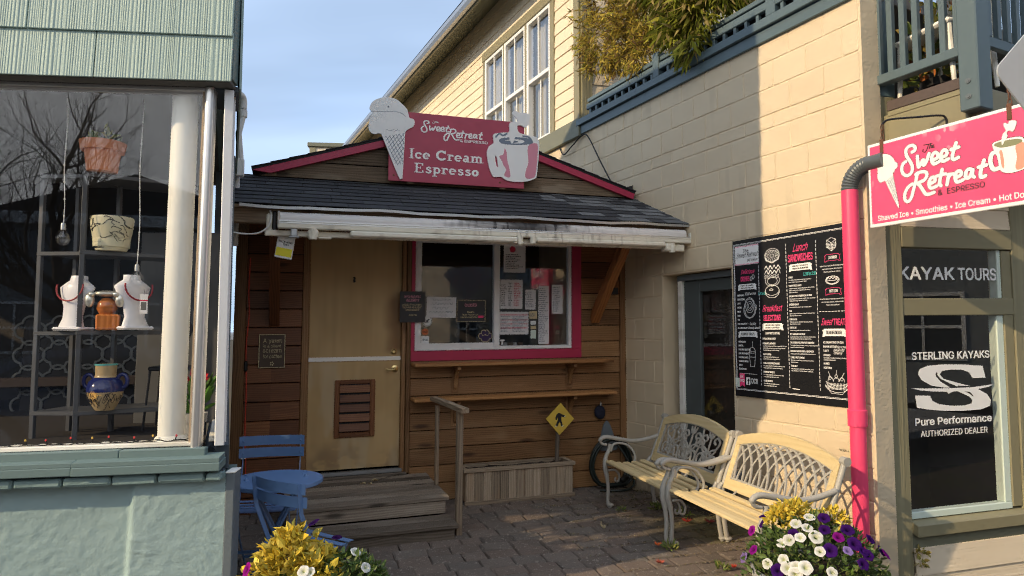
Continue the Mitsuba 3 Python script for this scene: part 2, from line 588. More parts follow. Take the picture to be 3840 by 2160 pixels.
def soot_fn(p, n, uv):
    # soot and drips about a spot right of the middle of the awning
    a = p.x * .9486 + p.y * .3165 - 2.848      # along the kiosk
    s = fbm(a * 5, p.z * 26, p.y * 3, 3)
    core = smoothstep(.75, .0, dr.abs(a + .95) + (s - .5) * 1.1)
    drip = smoothstep(.45, .8, noise(a * 55, 2., p.z * 5)) * smoothstep(1.5, .1, dr.abs(a + .8))
    return mix((.66, .645, .63), (.035, .033, .034), dr.clip(core * .95 + drip * .35, 0, 1))


mat('awning_cloth', proc(soot_fn), .6)


def awn_fn2(p, n, uv):
    a = p.x * .9486 + p.y * .3165 - 2.848
    drip = smoothstep(.55, .85, noise(a * 60, 2., p.z * 4)) * smoothstep(1.3, .2, dr.abs(a + .7))
    d2 = smoothstep(.6, .8, fbm(a * 9, p.z * 12, 1., 3))
    return mix(mix((.69, .66, .56), (.35, .31, .25), d2 * .5), (.07, .06, .05), drip * .5)


mat('awning_frame', proc(awn_fn2), .35, spec=.5)
mat('pink', (.75, .062, .165), .4, spec=.5)


def crimson_fn(p, n, uv):
    return mix((.34, .040, .078), (.43, .055, .10), fbm(p.x * 5, p.y * 5, p.z * 5, 3))


mat('crimson', proc(crimson_fn), .45, spec=.45)
mat('crimson_trim', (.40, .025, .075), .4)


def signpink_fn(p, n, uv):
    b = fbm(p.x * 4, p.y * 4, p.z * 2, 3)
    f = smoothstep(.60, .68, noise(p.x * 60, p.y * 60, p.z * 25)) * smoothstep(.55, .7, b)
    return mix(mix((.74, .06, .165), (.78, .105, .23), b), (.9, .75, .75), f * .5)


mat('sign_pink', proc(signpink_fn), .4, spec=.5)
mat('sign_white', (.80, .80, .80), .45)
mat('ink_white', (.82, .82, .82), .6)
mat('ink_cream', (.52, .43, .26), .6)
mat('ink_dark', (.04, .012, .018), .6)
mat('ink_pink', (.80, .06, .20), .6)
mat('ink_red', (.55, .03, .07), .6)
mat('ink_rose', (.62, .25, .33), .5)
mat('ink_coral', (.80, .30, .22), .5)
mat('ink_slate', (.16, .20, .26), .5)
mat('ink_olive', (.22, .23, .13), .5)
mat('ink_teal', (.10, .62, .60), .6)
mat('ink_black', (.012, .012, .014), .6)
mat('ink_yellow', (.72, .65, .04), .6)
mat('ink_orange', (.50, .13, .04), .6)
mat('ink_purple', (.03, .015, .07), .6)
mat('board_black', (.012, .013, .016), .32, spec=.4)
mat('paper', (.66, .66, .68), .7)
mat('paper_cream', (.60, .50, .30), .7)
mat('placard', (.075, .05, .035), .6)
mat('slate', (.03, .03, .034), .5)
mat('dark_metal', (.03, .03, .034), .4, .5)
mat('shelf_metal', (.075, .078, .084), .4)
mat('iron', (.36, .345, .31), .5, .0, .5)
mat('brass', (.62, .47, .22), .28, 1.0)
mat('aluminium', (.72, .71, .70), .32, .9)
mat('galvanised', (.40, .42, .44), .38, .8)
mat('corrugated', (.10, .115, .125), .4, .2)
mat('rust', (.13, .058, .032), .75)
mat('pvc', (.62, .615, .60), .4)
mat('bistro_blue', (.10, .185, .36), .4, spec=.5)
mat('rubber', (.012, .020, .018), .35, spec=.5)
mat('navy_cloth', (.012, .014, .03), .9)
mat('cord_red', (.60, .05, .03), .5)
mat('cord_white', (.70, .70, .68), .5)
mat('cord_black', (.012, .012, .012), .5)
mat('sealant', (.60, .60, .60), .6)
mat('membrane', (.025, .026, .028), .7)
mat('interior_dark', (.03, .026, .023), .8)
mat('interior_brown', (.11, .070, .045), .8)
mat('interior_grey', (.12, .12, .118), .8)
mat('interior_light', (.45, .45, .44), .8)
mat('lattice_paint', (.14, .14, .13), .7)
mat('curtain', (.30, .29, .25), .8)
mat('terracotta', (.62, .235, .115), .75)
mat('glaze_cream', (.62, .58, .40), .35)
mat('glaze_blue', (.012, .018, .10), .12, spec=.6)
mat('glaze_teal', (.10, .35, .36), .15)
mat('bust_white', (.74, .74, .78), .35)
mat('bead_red', (.30, .02, .03), .3)
mat('polished_wood', wood_fn((.16, .04, .008), (.40, .12, .022), (.55, .20, .05), 0, 60), .15, spec=.6)
mat('silver', (.70, .69, .62), .3, .8)
mat('lamp_red', (.75, .05, .06), .3)
mat('lamp_amber', (.80, .50, .10), .3)
mat('pot_grey', (.36, .36, .355), .6)
mat('pot_soil', (.03, .022, .016), .95)
mat('sticker_white', (.72, .74, .74), .5)
mat('concrete_light', (.42, .40, .37), .85)
mat('far_roof', (.05, .05, .05), .8)
mat('bark', (.055, .042, .032), .9)
mat('car_paint', (.035, .05, .085), .2, .2, .6, clearcoat=1.0, clearcoat_gloss=.9)
mat('tyre', (.012, .012, .012), .8)
mat('vase_body', (.36, .27, .15), .25, spec=.5)
mat('vase_sun', (.62, .36, .10), .3)
scene['pane'] = {'type': 'thindielectric', 'int_ior': 1.52}
scene['bulb_glass'] = {'type': 'thindielectric', 'int_ior': 1.5}
scene['leaf'] = {'type': 'twosided', 'bsdf': {'type': 'principled', 'base_color': {'type': 'mesh_attribute', 'name': 'vertex_color'}, 'roughness': .5, 'specular': .35}}
scene['thin_leaf'] = {'type': 'principledthin', 'base_color': {'type': 'mesh_attribute', 'name': 'vertex_color'}, 'roughness': .5, 'diff_trans': .7, 'spec_trans': 0.0}

bumped('cedar_shelf', wood_fn((.20, .085, .03), (.36, .175, .065), (.50, .28, .12), .6, 50, 0, tone=.2), WH, .0008, rough=.4, spec=.4)
bumped('cedar_brace', wood_fn((.20, .07, .02), (.36, .14, .04), (.44, .20, .07), .3, 50), WH, .0006, rough=.5)
mat('galv_flat', (.40, .42, .45), .5)
mat('membrane_brown', (.085, .062, .055), .5)
mat('sign_yellow', (.60, .42, .065), .5)
mat('bamboo_cane', (.26, .19, .075), .5)
mat('far_white', (.62, .62, .60), .7)
mat('far_brown', (.17, .10, .065), .8)
mat('far_grey', (.16, .18, .19), .8)
mat('far_glass', (.03, .04, .05), .15, spec=.6)

mat('door_grey', (.075, .09, .092), .5)

# ================================================================ the ground
def gz(x, y):
    t = np.clip((x - 1.95) / .75, 0, 1) * np.clip((5.6 - y) / .6, 0, 1)
    return -.036 - .45 * t * t * (3 - 2 * t)


xs = np.unique(np.r_[np.linspace(-150, -8, 12), np.linspace(-8, 6, 57), np.linspace(6, 150, 12)])
ys = np.unique(np.r_[np.linspace(-150, -8, 12), np.linspace(-8, 9, 69), np.linspace(9, 150, 12)])
GX, GY = np.meshgrid(xs, ys)
gv = np.stack([GX.ravel(), GY.ravel(), gz(GX, GY).ravel()], 1)
nx = len(xs)
gf = [[j * nx + i, j * nx + i + 1, (j + 1) * nx + i + 1, (j + 1) * nx + i] for j in range(len(ys) - 1) for i in range(nx - 1)]
struct('ground', MB().add(gv, gf), 'joint_sand', smooth=True)
# sidewalk slabs and road in front of the courtyard
m = MB()
for i in range(-6, 7):
    m.box(i * 1.8 + .006, i * 1.8 + 1.794, -.2, 1.55, -.12, .0 - .002, .008)
for i in range(-6, 7):
    m.box(i * 1.8 + .006, i * 1.8 + 1.794, -1.9, -.212, -.12, .0 - .002, .008)
struct('sidewalk', m, 'concrete')
struct('road', B(-60, 60, -14, -2.05, -.16, -.14, .001), 'concrete')
PAV = Frame((0, 4.0, 0), 16.4)
cells = []
yard = Polygon([(-3.0, 1.58), (3.2, 1.58), (2.25, 4.3), (2.36, 4.75), (1.17, 7.16), (-2.48, 5.95), (-1.5, 3.5), (-3.0, 3.3)])
deck = Polygon([SF.P(-2.85, 0, 0)[:2], SF.P(-1.6, 0, 0)[:2], SF.P(-1.6, 0, 1.25)[:2], SF.P(-2.85, 0, 1.25)[:2]])
RP_, LP_ = .172, .236
for j in range(-18, 22):
    x = -3.4 + rng.random() * .1 + (j % 2) * LP_ / 2
    while x < 4.2:
        L = LP_ * rng.choice([1, 1, 1, .98, 1.03, .72])
        w = PAV.P(x + L / 2, 0, -(j + .5) * RP_)
        if yard.contains(Point(w[0], w[1])) and not deck.contains(Point(w[0], w[1])):
            cells.append((w[1], x, x + L, j * RP_, j * RP_ + RP_))
        x += L


def paver(mb, c):
    _, x0, x1, y0, y1 = c
    cx, cy = (x0 + x1) / 2, (y0 + y1) / 2
    p = MB().box(x0 + .003, x1 - .003, y0 + .003, y1 - .003, -.05, rng.uniform(-.004, .002), .011, jit=.009)
    a, bb, th = rng.gauss(0, .007), rng.gauss(0, .007), rng.gauss(0, .012)

    def mv(v):
        d = v - [cx, cy, 0]
        z = v[:, 2] + d[:, 0] * a + d[:, 1] * bb
        return np.stack([cx + d[:, 0] - d[:, 1] * th, cy + d[:, 1] + d[:, 0] * th, z], 1)
    return mb.join(p.map(mv))


def in_view(w):
    q = w[1]
    return abs(w[0] / max(w[1], .1)) < .80 and w[1] > 4.05


vis = [c for c in cells if in_view(PAV.P((c[1] + c[2]) / 2, 0, -(c[3] + c[4]) / 2))]
rest = [c for c in cells if c not in vis]
vis.sort()
rest += vis[300:]
vis = vis[:300]
m = MB()
for c in rest:
    paver(m, c)
put('paving_stones', m, 'paver', 'brick_pavement', PAV, kind='stuff')
labels['brick_pavement'] = {'kind': 'structure'}
for c in vis:
    put('paver', paver(MB(), c), 'paver', 'brick_pavement', PAV)

# ================================================================ the kiosk
k = thing('coffee_kiosk', 'brown cedar kiosk with serving window and black shingled roof at the back of the yard', 'kiosk')
PITCHZ = .1672


def plank(x0, x1, z0, z1, mt, th=.022, parent=None, nm='plank'):
    m = MB().box(x0, x1, -th, 0, z0 + .0035, z1 - .0035, .004)
    m.map(lambda v: np.stack([v[:, 0], v[:, 1] - .011 * (z1 - v[:, 2]) / (z1 - z0) + (nrng.rand() - .5) * .002, v[:, 2]], 1))
    put(nm, m, mt, parent, SF)


WALL = put('wall', MB().box(-3.28, -2.745, .004, .06, 0, 3.0, .001).box(-1.74, .56, .004, .06, 0, 1.40, .001).box(.03, .56, .004, .06, 1.40, 3.0, .001).box(-2.745, .05, .004, .06, 2.56, 3.0, .001), 'interior_dark', k, SF)
for i in range(18):
    z0, z1 = i * PITCHZ, (i + 1) * PITCHZ
    if z0 > 2.9:
        continue
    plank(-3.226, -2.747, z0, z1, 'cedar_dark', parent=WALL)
    if z1 < 1.36:
        plank(-1.742, .50, z0, z1, 'cedar', parent=WALL)
    elif z0 < 2.5:
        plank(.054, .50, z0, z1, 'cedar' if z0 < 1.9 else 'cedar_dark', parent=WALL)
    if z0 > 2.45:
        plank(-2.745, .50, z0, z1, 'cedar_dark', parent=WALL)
for x0, x1, mt in ((-3.325, -3.228, 'cedar'), (.503, .602, 'cedar')):
    put('corner_post', B(x0, x1, -.045, .05, 0, 2.62, .005, 2), mt, k, SF)
# side walls and back, so that the kiosk is a closed building
put('side_wall', B(-3.325, -3.28, .06, 3.4, 0, 2.75, .003, 1), 'cedar_dark', k, SF)
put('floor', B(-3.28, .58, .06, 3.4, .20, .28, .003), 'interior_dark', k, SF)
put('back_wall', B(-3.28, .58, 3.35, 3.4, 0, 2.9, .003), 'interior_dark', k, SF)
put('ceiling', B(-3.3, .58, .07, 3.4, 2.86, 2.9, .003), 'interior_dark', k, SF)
# door
put('door_casing', MB().box(-2.745, -2.683, -.035, .05, .285, 2.56, .004, 2), 'cedar', k, SF)
put('door_casing', MB().box(-1.829, -1.79, -.03, .05, .285, 2.56, .004, 2), 'cedar', k, SF)
put('door_casing', MB().box(-1.786, -1.744, -.045, .05, .285, 2.62, .006, 2), 'cedar', k, SF)
put('door_casing', MB().box(-2.745, -1.79, -.037, .05, 2.545, 2.62, .004, 0), 'cedar_dark', k, SF)
D = put('door', MB().box(-2.681, -1.831, .012, .052, 1.374, 2.543, .003), 'plywood', k, SF)
scene[D] = None
m = MB()
for z0, z1 in ((.352, 1.368), (1.374, 2.543)):
    m.box(-2.681, -1.831, .012, .052, z0, z1, .003)
m.t = [np.stack([v[:, 0], v[:, 2]], 1) for v in m.v]
scene[D] = mikit.ply((SF(np.vstack(m.v)), np.vstack(m.f)), 'plywood', uv=np.vstack(m.t))
put('metal_strip', B(-2.681, -1.831, .004, .0125, 1.352, 1.390, .001), 'aluminium', D, SF)
put('deadbolt', MB().add(*(lambda q: (np.stack([q.V()[:, 0] - 1.898, q.V()[:, 2] * -1 + .012, q.V()[:, 1] + 1.433], 1), np.vstack(q.f)))(MB().lathe([(.0, .018), (.014, .018), (.018, .012), (.027, .008), (.029, 0)], n=20))), 'brass', D, SF, smooth=40)
put('door_lever', MB().add(*(lambda q: (np.stack([q.V()[:, 0] - 1.886, q.V()[:, 2] * -1 + .012, q.V()[:, 1] + 1.27], 1), np.vstack(q.f)))(MB().lathe([(0, .028), (.012, .026), (.016, .012), (.033, .006), (.035, 0)], n=20))).tube(spline([(-1.886, -.012, 1.27), (-1.886, -.035, 1.268), (-1.91, -.042, 1.262), (-1.945, -.04, 1.262), (-1.972, -.036, 1.272), (-1.985, -.034, 1.266)], 5), .0075, 8), 'brass', D, SF, smooth=50)
put('coat_hook', B(-2.292, -2.272, -.006, .013, 2.094, 2.145, .004), 'cord_black', D, SF)
put('vent_frame', MB().box(-2.440, -2.395, -.006, .012, .642, 1.176, .005, 2).box(-2.115, -2.068, -.006, .012, .642, 1.176, .005, 2).box(-2.396, -2.114, -.005, .012, .642, .690, .005, 0).box(-2.396, -2.114, -.005, .012, 1.136, 1.176, .005, 0), 'cedar_dark', D, SF)
put('vent_recess', B(-2.396, -2.114, .0085, .0115, .69, 1.137, .0005), 'ink_black', D, SF)
for i in range(5):
    z = .735 + i * .0895
    put('vent_slat', MB().box(-2.394, -2.116, -.003, .003, -.040, .040, .002, 0).map(lambda v, z=z: np.stack([v[:, 0], -.004 + v[:, 1] * .9 + v[:, 2] * .38, v[:, 2] * .86 - v[:, 1] * .4 + z], 1)), 'cedar_dark', D, SF)
put('threshold', MB().box(-2.70, -1.81, -.045, .02, .30, .335, .006, 0), 'galvanised', k, SF)
put('sill_board', MB().box(-2.745, -1.77, -.06, .02, .245, .298, .004, 0), 'weathered', k, SF)
# serving window
W = put('window', MB().box(-1.704, -1.640, -.012, .05, 1.434, 2.56, .006, 2).box(-.085, -.049, -.012, .05, 1.434, 2.56, .006, 2).box(-1.641, -.902, -.010, .05, 1.434, 1.507, .006).box(-.841, -.084, -.010, .05, 1.434, 1.472, .006).box(-.903, -.840, -.016, .05, 1.434, 2.56, .006, 2).box(-1.641, -.084, -.009, .05, 2.50, 2.56, .006), 'vinyl', k, SF)
put('pane', glass(-1.642, -.90, .022, .026, 1.50, 2.51, .0005), 'pane', W, SF)
put('pane', glass(-.842, -.083, .034, .038, 1.47, 2.51, .0005), 'pane', W, SF)
put('window_track', MB().box(-1.70, -.05, -.018, -.008, 1.437, 1.452, .003).box(-1.69, -1.665, -.017, -.008, 1.452, 2.5, .002), 'vinyl', W, SF)
put('window_casing', B(-1.742, -.049 + .103, -.030, .05, 1.337, 1.433, .003), 'crimson_trim', k, SF)
put('window_casing', B(-1.742, -1.706, -.028, .05, 1.4335, 2.62, .003), 'crimson_trim', k, SF)
put('window_casing', B(-.047, .054, -.028, .05, 1.4335, 2.62, .003), 'crimson_trim', k, SF)
put('window_casing', B(-1.705, -.048, -.027, .05, 2.561, 2.62, .003), 'crimson_trim', k, SF)
put('counter', B(-1.60, -.1, .15, .7, 1.36, 1.40, .004), 'interior_brown', k, SF)
put('partition', B(-1.9, .5, 1.9, 1.95, .28, 2.86, .004), 'interior_dark', k, SF)
for z, x1 in ((1.300, .33), (.972, .365)):
    sh = put('serving_shelf', B(-1.738, x1, -.235, -.012, z - .014, z + .016, .006), 'cedar', k, SF)
    scene.pop(sh)
    m = MB().box(-1.738, x1, -.24, -.02, z - .015, z + .015, .007)
    m.map(lambda v: v + np.stack([0 * v[:, 0], 0 * v[:, 0], .006 * np.sin(v[:, 0] * 2.4)], 1))
    scene[sh] = mikit.ply((SF(np.vstack(m.v)), np.vstack(m.f)), 'cedar_shelf', uv=np.vstack(m.t))
    for bx in (-1.30, -.09):
        put('shelf_bracket',
            MB().box(bx - .036, bx + .036, -.041, -.022, z - .275, z - .016, .003, 2).join(MB().prism(Polygon([(0, 0), (.16, 0), (.16, -.03), (.10, -.045), (.045, -.12), (.02, -.21), (0, -.23)]), 0, .034).map(lambda v, bx=bx, z=z: np.stack([bx - .017 + v[:, 1], -.041 - v[:, 0], v[:, 2] + z - .016], 1)).flip()), 'cedar', k, SF)
for bx, z0 in ((.205, 1.70), (-2.985, 1.69)):
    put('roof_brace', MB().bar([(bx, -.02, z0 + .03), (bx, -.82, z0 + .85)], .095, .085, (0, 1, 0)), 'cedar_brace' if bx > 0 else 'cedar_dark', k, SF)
put('roof_beam', B(-3.30, .70, -.985, -.90, 2.475, 2.605, .006), 'gable_wood', k, SF)
# skirt roof: boards, rows of shingles, drip edge
A0, A1 = np.array([-.17, 3.02]), np.array([-1.05, 2.605])       # y (negative = out), z
sl = (A1 - A0) / np.linalg.norm(A1 - A0)
nl = np.array([sl[1], -sl[0]])
nl = nl if nl[1] > 0 else -nl


def roofpt(x, s, h):
    return np.stack([x, A0[0] + sl[0] * s + nl[0] * h, A0[1] + sl[1] * s + nl[1] * h], 1)


LS = float(np.linalg.norm(A1 - A0))
put('roof_deck', MB().add(*(lambda q: (roofpt(q.V()[:, 0], q.V()[:, 1], q.V()[:, 2]), np.vstack(q.f)))(MB().box(-3.30, .72, 0, LS - .01, -.03, -.002, .002))), 'gable_wood', k, SF)
put('rafter_end', B(-3.30, -3.22, -.98, -.05, 2.52, 2.60, .004, 1), 'gable_wood', k, SF)
ROOF = put('roof', MB().add(*(lambda q: (roofpt(q.V()[:, 0], q.V()[:, 1], q.V()[:, 2]), np.vstack(q.f)))(MB().box(-3.33, .70, 0, LS, -.001, .001, .0005))), 'membrane', k, SF)
rows = 8
ex = LS / rows
for i in range(rows):
    s0, s1 = i * ex, (i + 1) * ex + (.012 if i == rows - 1 else 0)
    x = -3.335 - rng.random() * .2
    xr = .60 + .134 * (.17 + s1 * .9) + .0
    while x < xr:
        L = rng.choice([.30, .36, .33, .25]) if x < -.75 else rng.choice([.10, .14, .22, .17])
        a, b_ = max(x, -3.335), min(x + L, xr)
        if b_ - a > .03:
            pale = x > -.75 + .05 * i and rng.random() < .62
            q = MB().box(a + .0015, b_ - .0015, s0 - .02, s1, 0, .006, .0015, 0, (rng.randrange(60), rng.randrange(60)))
            lift = rng.uniform(0, .003)
            v = q.V()
            hh = v[:, 2] + .004 + .006 * (v[:, 1] - s0) / ex + lift * (v[:, 1] - s0) / ex
            q2 = MB().add(roofpt(v[:, 0], v[:, 1], hh), np.vstack(q.f), np.vstack(q.t))
            put('shingle', q2, 'asphalt_shingle_pale' if pale else 'asphalt_shingle', ROOF, SF)
        x += L
dx = np.linspace(-3.24, .73, 24)
m = MB().bar(np.stack([dx, np.full(24, A1[0] - .012), A1[1] - .012 + .005 * np.sin(dx * 5) + .004 * np.sin(dx * 11)], 1), .022, .004)
put('drip_edge', m, 'galvanised', k, SF)
m = MB().tube(spline([(.62, -.17, 3.03), (.66, -.4, 2.93), (.69, -.6, 2.83), (.715, -.8, 2.735), (.735, -1.0, 2.65), (.735, -1.07, 2.60)], 6), [.012 + .012 * rng.random() for _ in range(31)], 7)
put('flashing_seal', m, 'sealant', k, SF)
put('roof_membrane', MB().prism(Polygon([(.30, 3.02), (.64, 3.03), (.63, 3.17), (.52, 3.14), (.42, 3.10)]), -.20, -.15), 'membrane', k, SF)
# gable
GY = -.25
apex = (-1.33, 3.625)
GA = put('gable', MB().prism(Polygon([(-3.14, 3.0), (.52, 3.0), (-1.33, 3.60)]), GY + .02, GY + .06), 'interior_dark', k, SF)
tri = Polygon([(-3.13, 3.01), (.47, 3.01), (-1.33, 3.595)])
for z0, z1 in ((2.99, 3.152), (3.164, 3.322), (3.334, 3.498), (3.51, 3.65)):
    for xa, xb in ((-3.3, -1.36), (-1.355, .6)):
        pl = tri.intersection(sbox(xa, z0, xb, z1))
        if not pl.is_empty and pl.area > .002:
            put('gable_board', MB().prism(pl, GY - .012 * rng.random(), GY + .019), 'gable_wood', GA, SF)
for a, b_ in (((-3.20, 3.045), (-1.33, 3.635)), ((-1.33, 3.635), (.545, 3.045))):
    a, b_ = np.array(a), np.array(b_)
    d_ = (b_ - a) / np.linalg.norm(b_ - a); nn = np.array([-d_[1], d_[0]])
    pl = Polygon([a - nn * .0, b_, b_ - nn * .062, a - nn * .062 + d_ * .14])
    put('rake_board', MB().prism(pl, GY - .05, GY - .012), 'crimson_trim', k, SF)
    # gable roof running back, with shingles whose edges show over the rake board
    L = np.linalg.norm(b_ - a)
    q = Polygon([a + nn * .002, b_ + nn * .002, b_ + nn * .022, a + nn * .022])
    RB = put('gable_roof', MB().prism(q, GY - .055, 3.9), 'asphalt_shingle', k, SF)
    n = 12
    for i in range(n):
        t0, t1 = i / n, (i + 1) / n + .02
        p0, p1 = (a + (b_ - a) * t0, a + (b_ - a) * min(t1, 1))
        up = (.020, .030) if b_[1] > a[1] else (.030, .020)
        if b_[1] > a[1]:
            q = Polygon([p0 + nn * .030, p1 + nn * .022, p1 + nn * .018, p0 + nn * .020])
        else:
            q = Polygon([p0 + nn * .022, p1 + nn * .030, p1 + nn * .020, p0 + nn * .018])
        put('shingle_course', MB().prism(q, GY - .065 - .008 * rng.random(), 3.9), 'asphalt_shingle', RB, SF)

# ================================================================ awning on the eave
k = thing('awning', 'folded white retractable awning, sooty in the middle, mounted along the kiosk eave', 'awning')
AO = -1.0
ang = np.linspace(-.35, 1.25, 9)
prof = np.stack([-1.02 - .055 * np.cos(ang), 2.505 + .055 * np.sin(ang)], 1)
n = 40
X = np.linspace(-2.945, .66, n)
v = np.vstack([np.stack([np.full(9, x), prof[:, 0], prof[:, 1] + .0015 * math.sin(x * 23)], 1) for x in X])
f = [[i * 9 + j, (i + 1) * 9 + j, (i + 1) * 9 + j + 1, i * 9 + j + 1] for i in range(n - 1) for j in range(8)]
put('rolled_cloth', MB().add(v, f).box(-2.94, .655, -1.05, -.99, 2.45, 2.55, .02), 'awning_cloth', k, SF, smooth=50)
put('front_bar', MB().box(-2.96, .70, -1.095, -1.03, 2.425, 2.475, .006), 'awning_frame', k, SF)
put('bar_lip', MB().box(-2.955, .697, -1.088, -1.05, 2.477, 2.487, .003).box(-2.955, .697, -1.098, -1.092, 2.462, 2.468, .002), 'aluminium', k, SF)
put('end_cap', B(-2.965, -2.945, -1.08, -.95, 2.43, 2.56, .01), 'aluminium', k, SF)
put('end_cap', B(.695, .712, -1.09, -.97, 2.425, 2.53, .01), 'awning_frame', k, SF)
put('mounting_plate', MB().box(-3.0, -2.972, -1.0, -.93, 2.40, 2.57, .006).cyl((-3.005, -.97, 2.455), (-2.965, -.97, 2.455), .012), 'dark_metal', k, SF)
put('mounting_plate', MB().box(-3.045, -3.005, -1.02, -.96, 2.395, 2.545, .01), 'awning_frame', k, SF)
put('torsion_bar', MB().box(-3.055, .60, -1.03, -.99, 2.372, 2.418, .006), 'awning_frame', k, SF)
put('folding_arm', MB().box(-2.42, -1.02, -1.115, -1.055, 2.375, 2.42, .01), 'awning_frame', k, SF)
put('folding_arm', MB().box(-.86, .42, -1.11, -1.05, 2.385, 2.425, .01), 'awning_frame', k, SF)
put('arm_elbow', MB().cyl((-1.0, -1.085, 2.36), (-1.0, -1.085, 2.435), .028).cyl((-1.0, -1.085, 2.352), (-1.0, -1.085, 2.36), .018).box(-1.06, -.97, -1.11, -1.06, 2.368, 2.38, .004), 'awning_frame', k, SF, smooth=40)
put('arm_elbow', MB().cyl((-.88, -1.08, 2.372), (-.88, -1.08, 2.435), .026), 'awning_frame', k, SF, smooth=40)
put('arm_shoulder', MB().box(-2.74, -2.66, -1.10, -1.0, 2.35, 2.425, .014).cyl((-2.70, -1.08, 2.345), (-2.70, -1.08, 2.43), .03).box(-2.66, -2.56, -1.09, -1.04, 2.352, 2.366, .005), 'awning_frame', k, SF, smooth=40)
put('arm_shoulder', MB().box(.42, .49, -1.10, -1.0, 2.345, 2.42, .014).cyl((.50, -1.08, 2.335), (.50, -1.08, 2.42), .027).box(.50, .64, -1.07, -1.02, 2.35, 2.415, .006), 'awning_frame', k, SF, smooth=40)
put('crank_bracket', MB().box(-2.88, -2.80, -1.09, -1.03, 2.355, 2.365, .003).box(-2.865, -2.815, -1.08, -1.03, 2.365, 2.43, .006), 'galvanised', k, SF)
put('power_cable', MB().tube(spline([(-3.3, -.95, 2.40), (-3.2, -.98, 2.385), (-3.10, -1.02, 2.39), (-3.03, -1.04, 2.44), (-3.01, -1.03, 2.52), (-3.02, -1.0, 2.57)], 8), .007, 7), 'cord_white', k, SF, smooth=True)

# ================================================================ sign on the gable
k = thing('rooftop_sign', 'faded crimson board with cut-out ice cream cone and coffee mug on the kiosk gable', 'sign')
SO = .33
put('board', B(-2.028, -.701, -SO - .012, -SO, 3.015, 3.675, .002), 'crimson', k, SF)
put('post', MB().box(-1.85, -1.79, -SO + .002, -.31, 3.0, 3.60, .003), 'gable_wood', k, SF)
put('post', MB().box(-.95, -.89, -SO + .002, -.31, 3.0, 3.60, .003), 'gable_wood', k, SF)
CONE_A = [(-2.21,3.682),(-2.188,3.731),(-2.136,3.768),(-2.06,3.79),(-1.975,3.781),(-1.913,3.739),(-1.869,3.696),(-1.853,3.646),(-1.842,3.614),(-1.809,3.606),(-1.794,3.58),(-1.804,3.539),(-1.843,3.512),(-1.877,3.481),(-1.884,3.413),(-1.898,3.066),(-1.905,3.038),(-1.916,3.032),(-1.928,3.04),(-1.98,3.154),(-2.084,3.404),(-2.099,3.438),(-2.13,3.444),(-2.152,3.434),(-2.19,3.442),(-2.215,3.487),(-2.208,3.558),(-2.186,3.63),(-2.206,3.659)]
CUP_A = [(-1.026,3.522),(-0.992,3.541),(-0.924,3.555),(-0.868,3.563),(-0.86,3.607),(-0.863,3.631),(-0.852,3.662),(-0.787,3.676),(-0.774,3.685),(-0.796,3.717),(-0.826,3.743),(-0.831,3.764),(-0.814,3.781),(-0.779,3.777),(-0.748,3.763),(-0.718,3.771),(-0.67,3.767),(-0.648,3.752),(-0.647,3.727),(-0.66,3.692),(-0.66,3.662),(-0.682,3.635),(-0.708,3.627),(-0.739,3.642),(-0.774,3.639),(-0.78,3.61),(-0.769,3.581),(-0.734,3.559),(-0.638,3.55),(-0.585,3.538),(-0.558,3.507),(-0.549,3.457),(-0.558,3.313),(-0.575,3.152),(-0.601,3.117),(-0.68,3.087),(-0.792,3.074),(-0.878,3.083),(-0.913,3.097),(-0.947,3.116),(-1.006,3.108),(-1.031,3.122),(-1.066,3.202),(-1.083,3.291),(-1.088,3.348),(-1.067,3.407),(-1.025,3.439),(-1.021,3.452)]
rnd = lambda p, c=False: Polygon(spline(p, 3, True)).buffer(0)
cone = rnd(CONE_A)
C1 = put('ice_cream_cone', MB().prism(cone, -SO - .028, -SO - .0125), 'sign_white', k, SF)
waff = Polygon([(-2.072,3.417),(-1.885,3.468),(-1.897,3.176),(-1.965,3.155)])
lines = []
for i in range(-12, 26):
    lines += [LineString([(-2.3 + i * .034, 3.1), (-2.3 + i * .034 + .3, 3.5)]), LineString([(-2.2 + i * .034, 3.5), (-2.2 + i * .034 + .22, 3.1)])]
put('waffle_lines', flat(MB(), unary_union([l.buffer(.0022) for l in lines]).intersection(waff), SO + .0285), 'ink_slate', C1, SF)
put('scoop_lines', flat(MB(), pen([[(-2.19, 3.645), (-2.1, 3.65), (-2.0, 3.66), (-1.93, 3.655), (-1.88, 3.625)], [(-2.06, 3.485), (-2.02, 3.48), (-1.985, 3.49)], [(-1.98, 3.475), (-1.95, 3.49), (-1.93, 3.48)]], .003).union(Point(-2.04, 3.70).buffer(.008)), SO + .0285), 'ink_slate', C1, SF)
SLIT_A = [(-1.003,3.317),(-0.99,3.298),(-0.977,3.212),(-0.986,3.216),(-0.999,3.272)]
cup = rnd(CUP_A).difference(Polygon(SLIT_A).buffer(.004))
C2 = put('coffee_mug', MB().prism(cup, -SO - .028, -SO - .0125), 'sign_white', k, SF)
put('mug_stripe', flat(MB(), rnd([(-0.91,3.395),(-0.923,3.336),(-0.965,3.316),(-0.935,3.269),(-0.922,3.229),(-0.892,3.189),(-0.913,3.13),(-0.866,3.113),(-0.849,3.134),(-0.862,3.208),(-0.884,3.289),(-0.889,3.363)]), SO + .0285), 'ink_rose', C2, SF)
put('mug_stripe', flat(MB(), rnd([(-0.668,3.439),(-0.572,3.472),(-0.567,3.354),(-0.588,3.16),(-0.619,3.124),(-0.671,3.113),(-0.697,3.136),(-0.689,3.195),(-0.663,3.28)]), SO + .0285), 'ink_rose', C2, SF)
cof = rnd([(-0.966,3.469),(-0.941,3.496),(-0.795,3.52),(-0.647,3.516),(-0.616,3.485),(-0.646,3.461),(-0.794,3.441),(-0.932,3.443)])
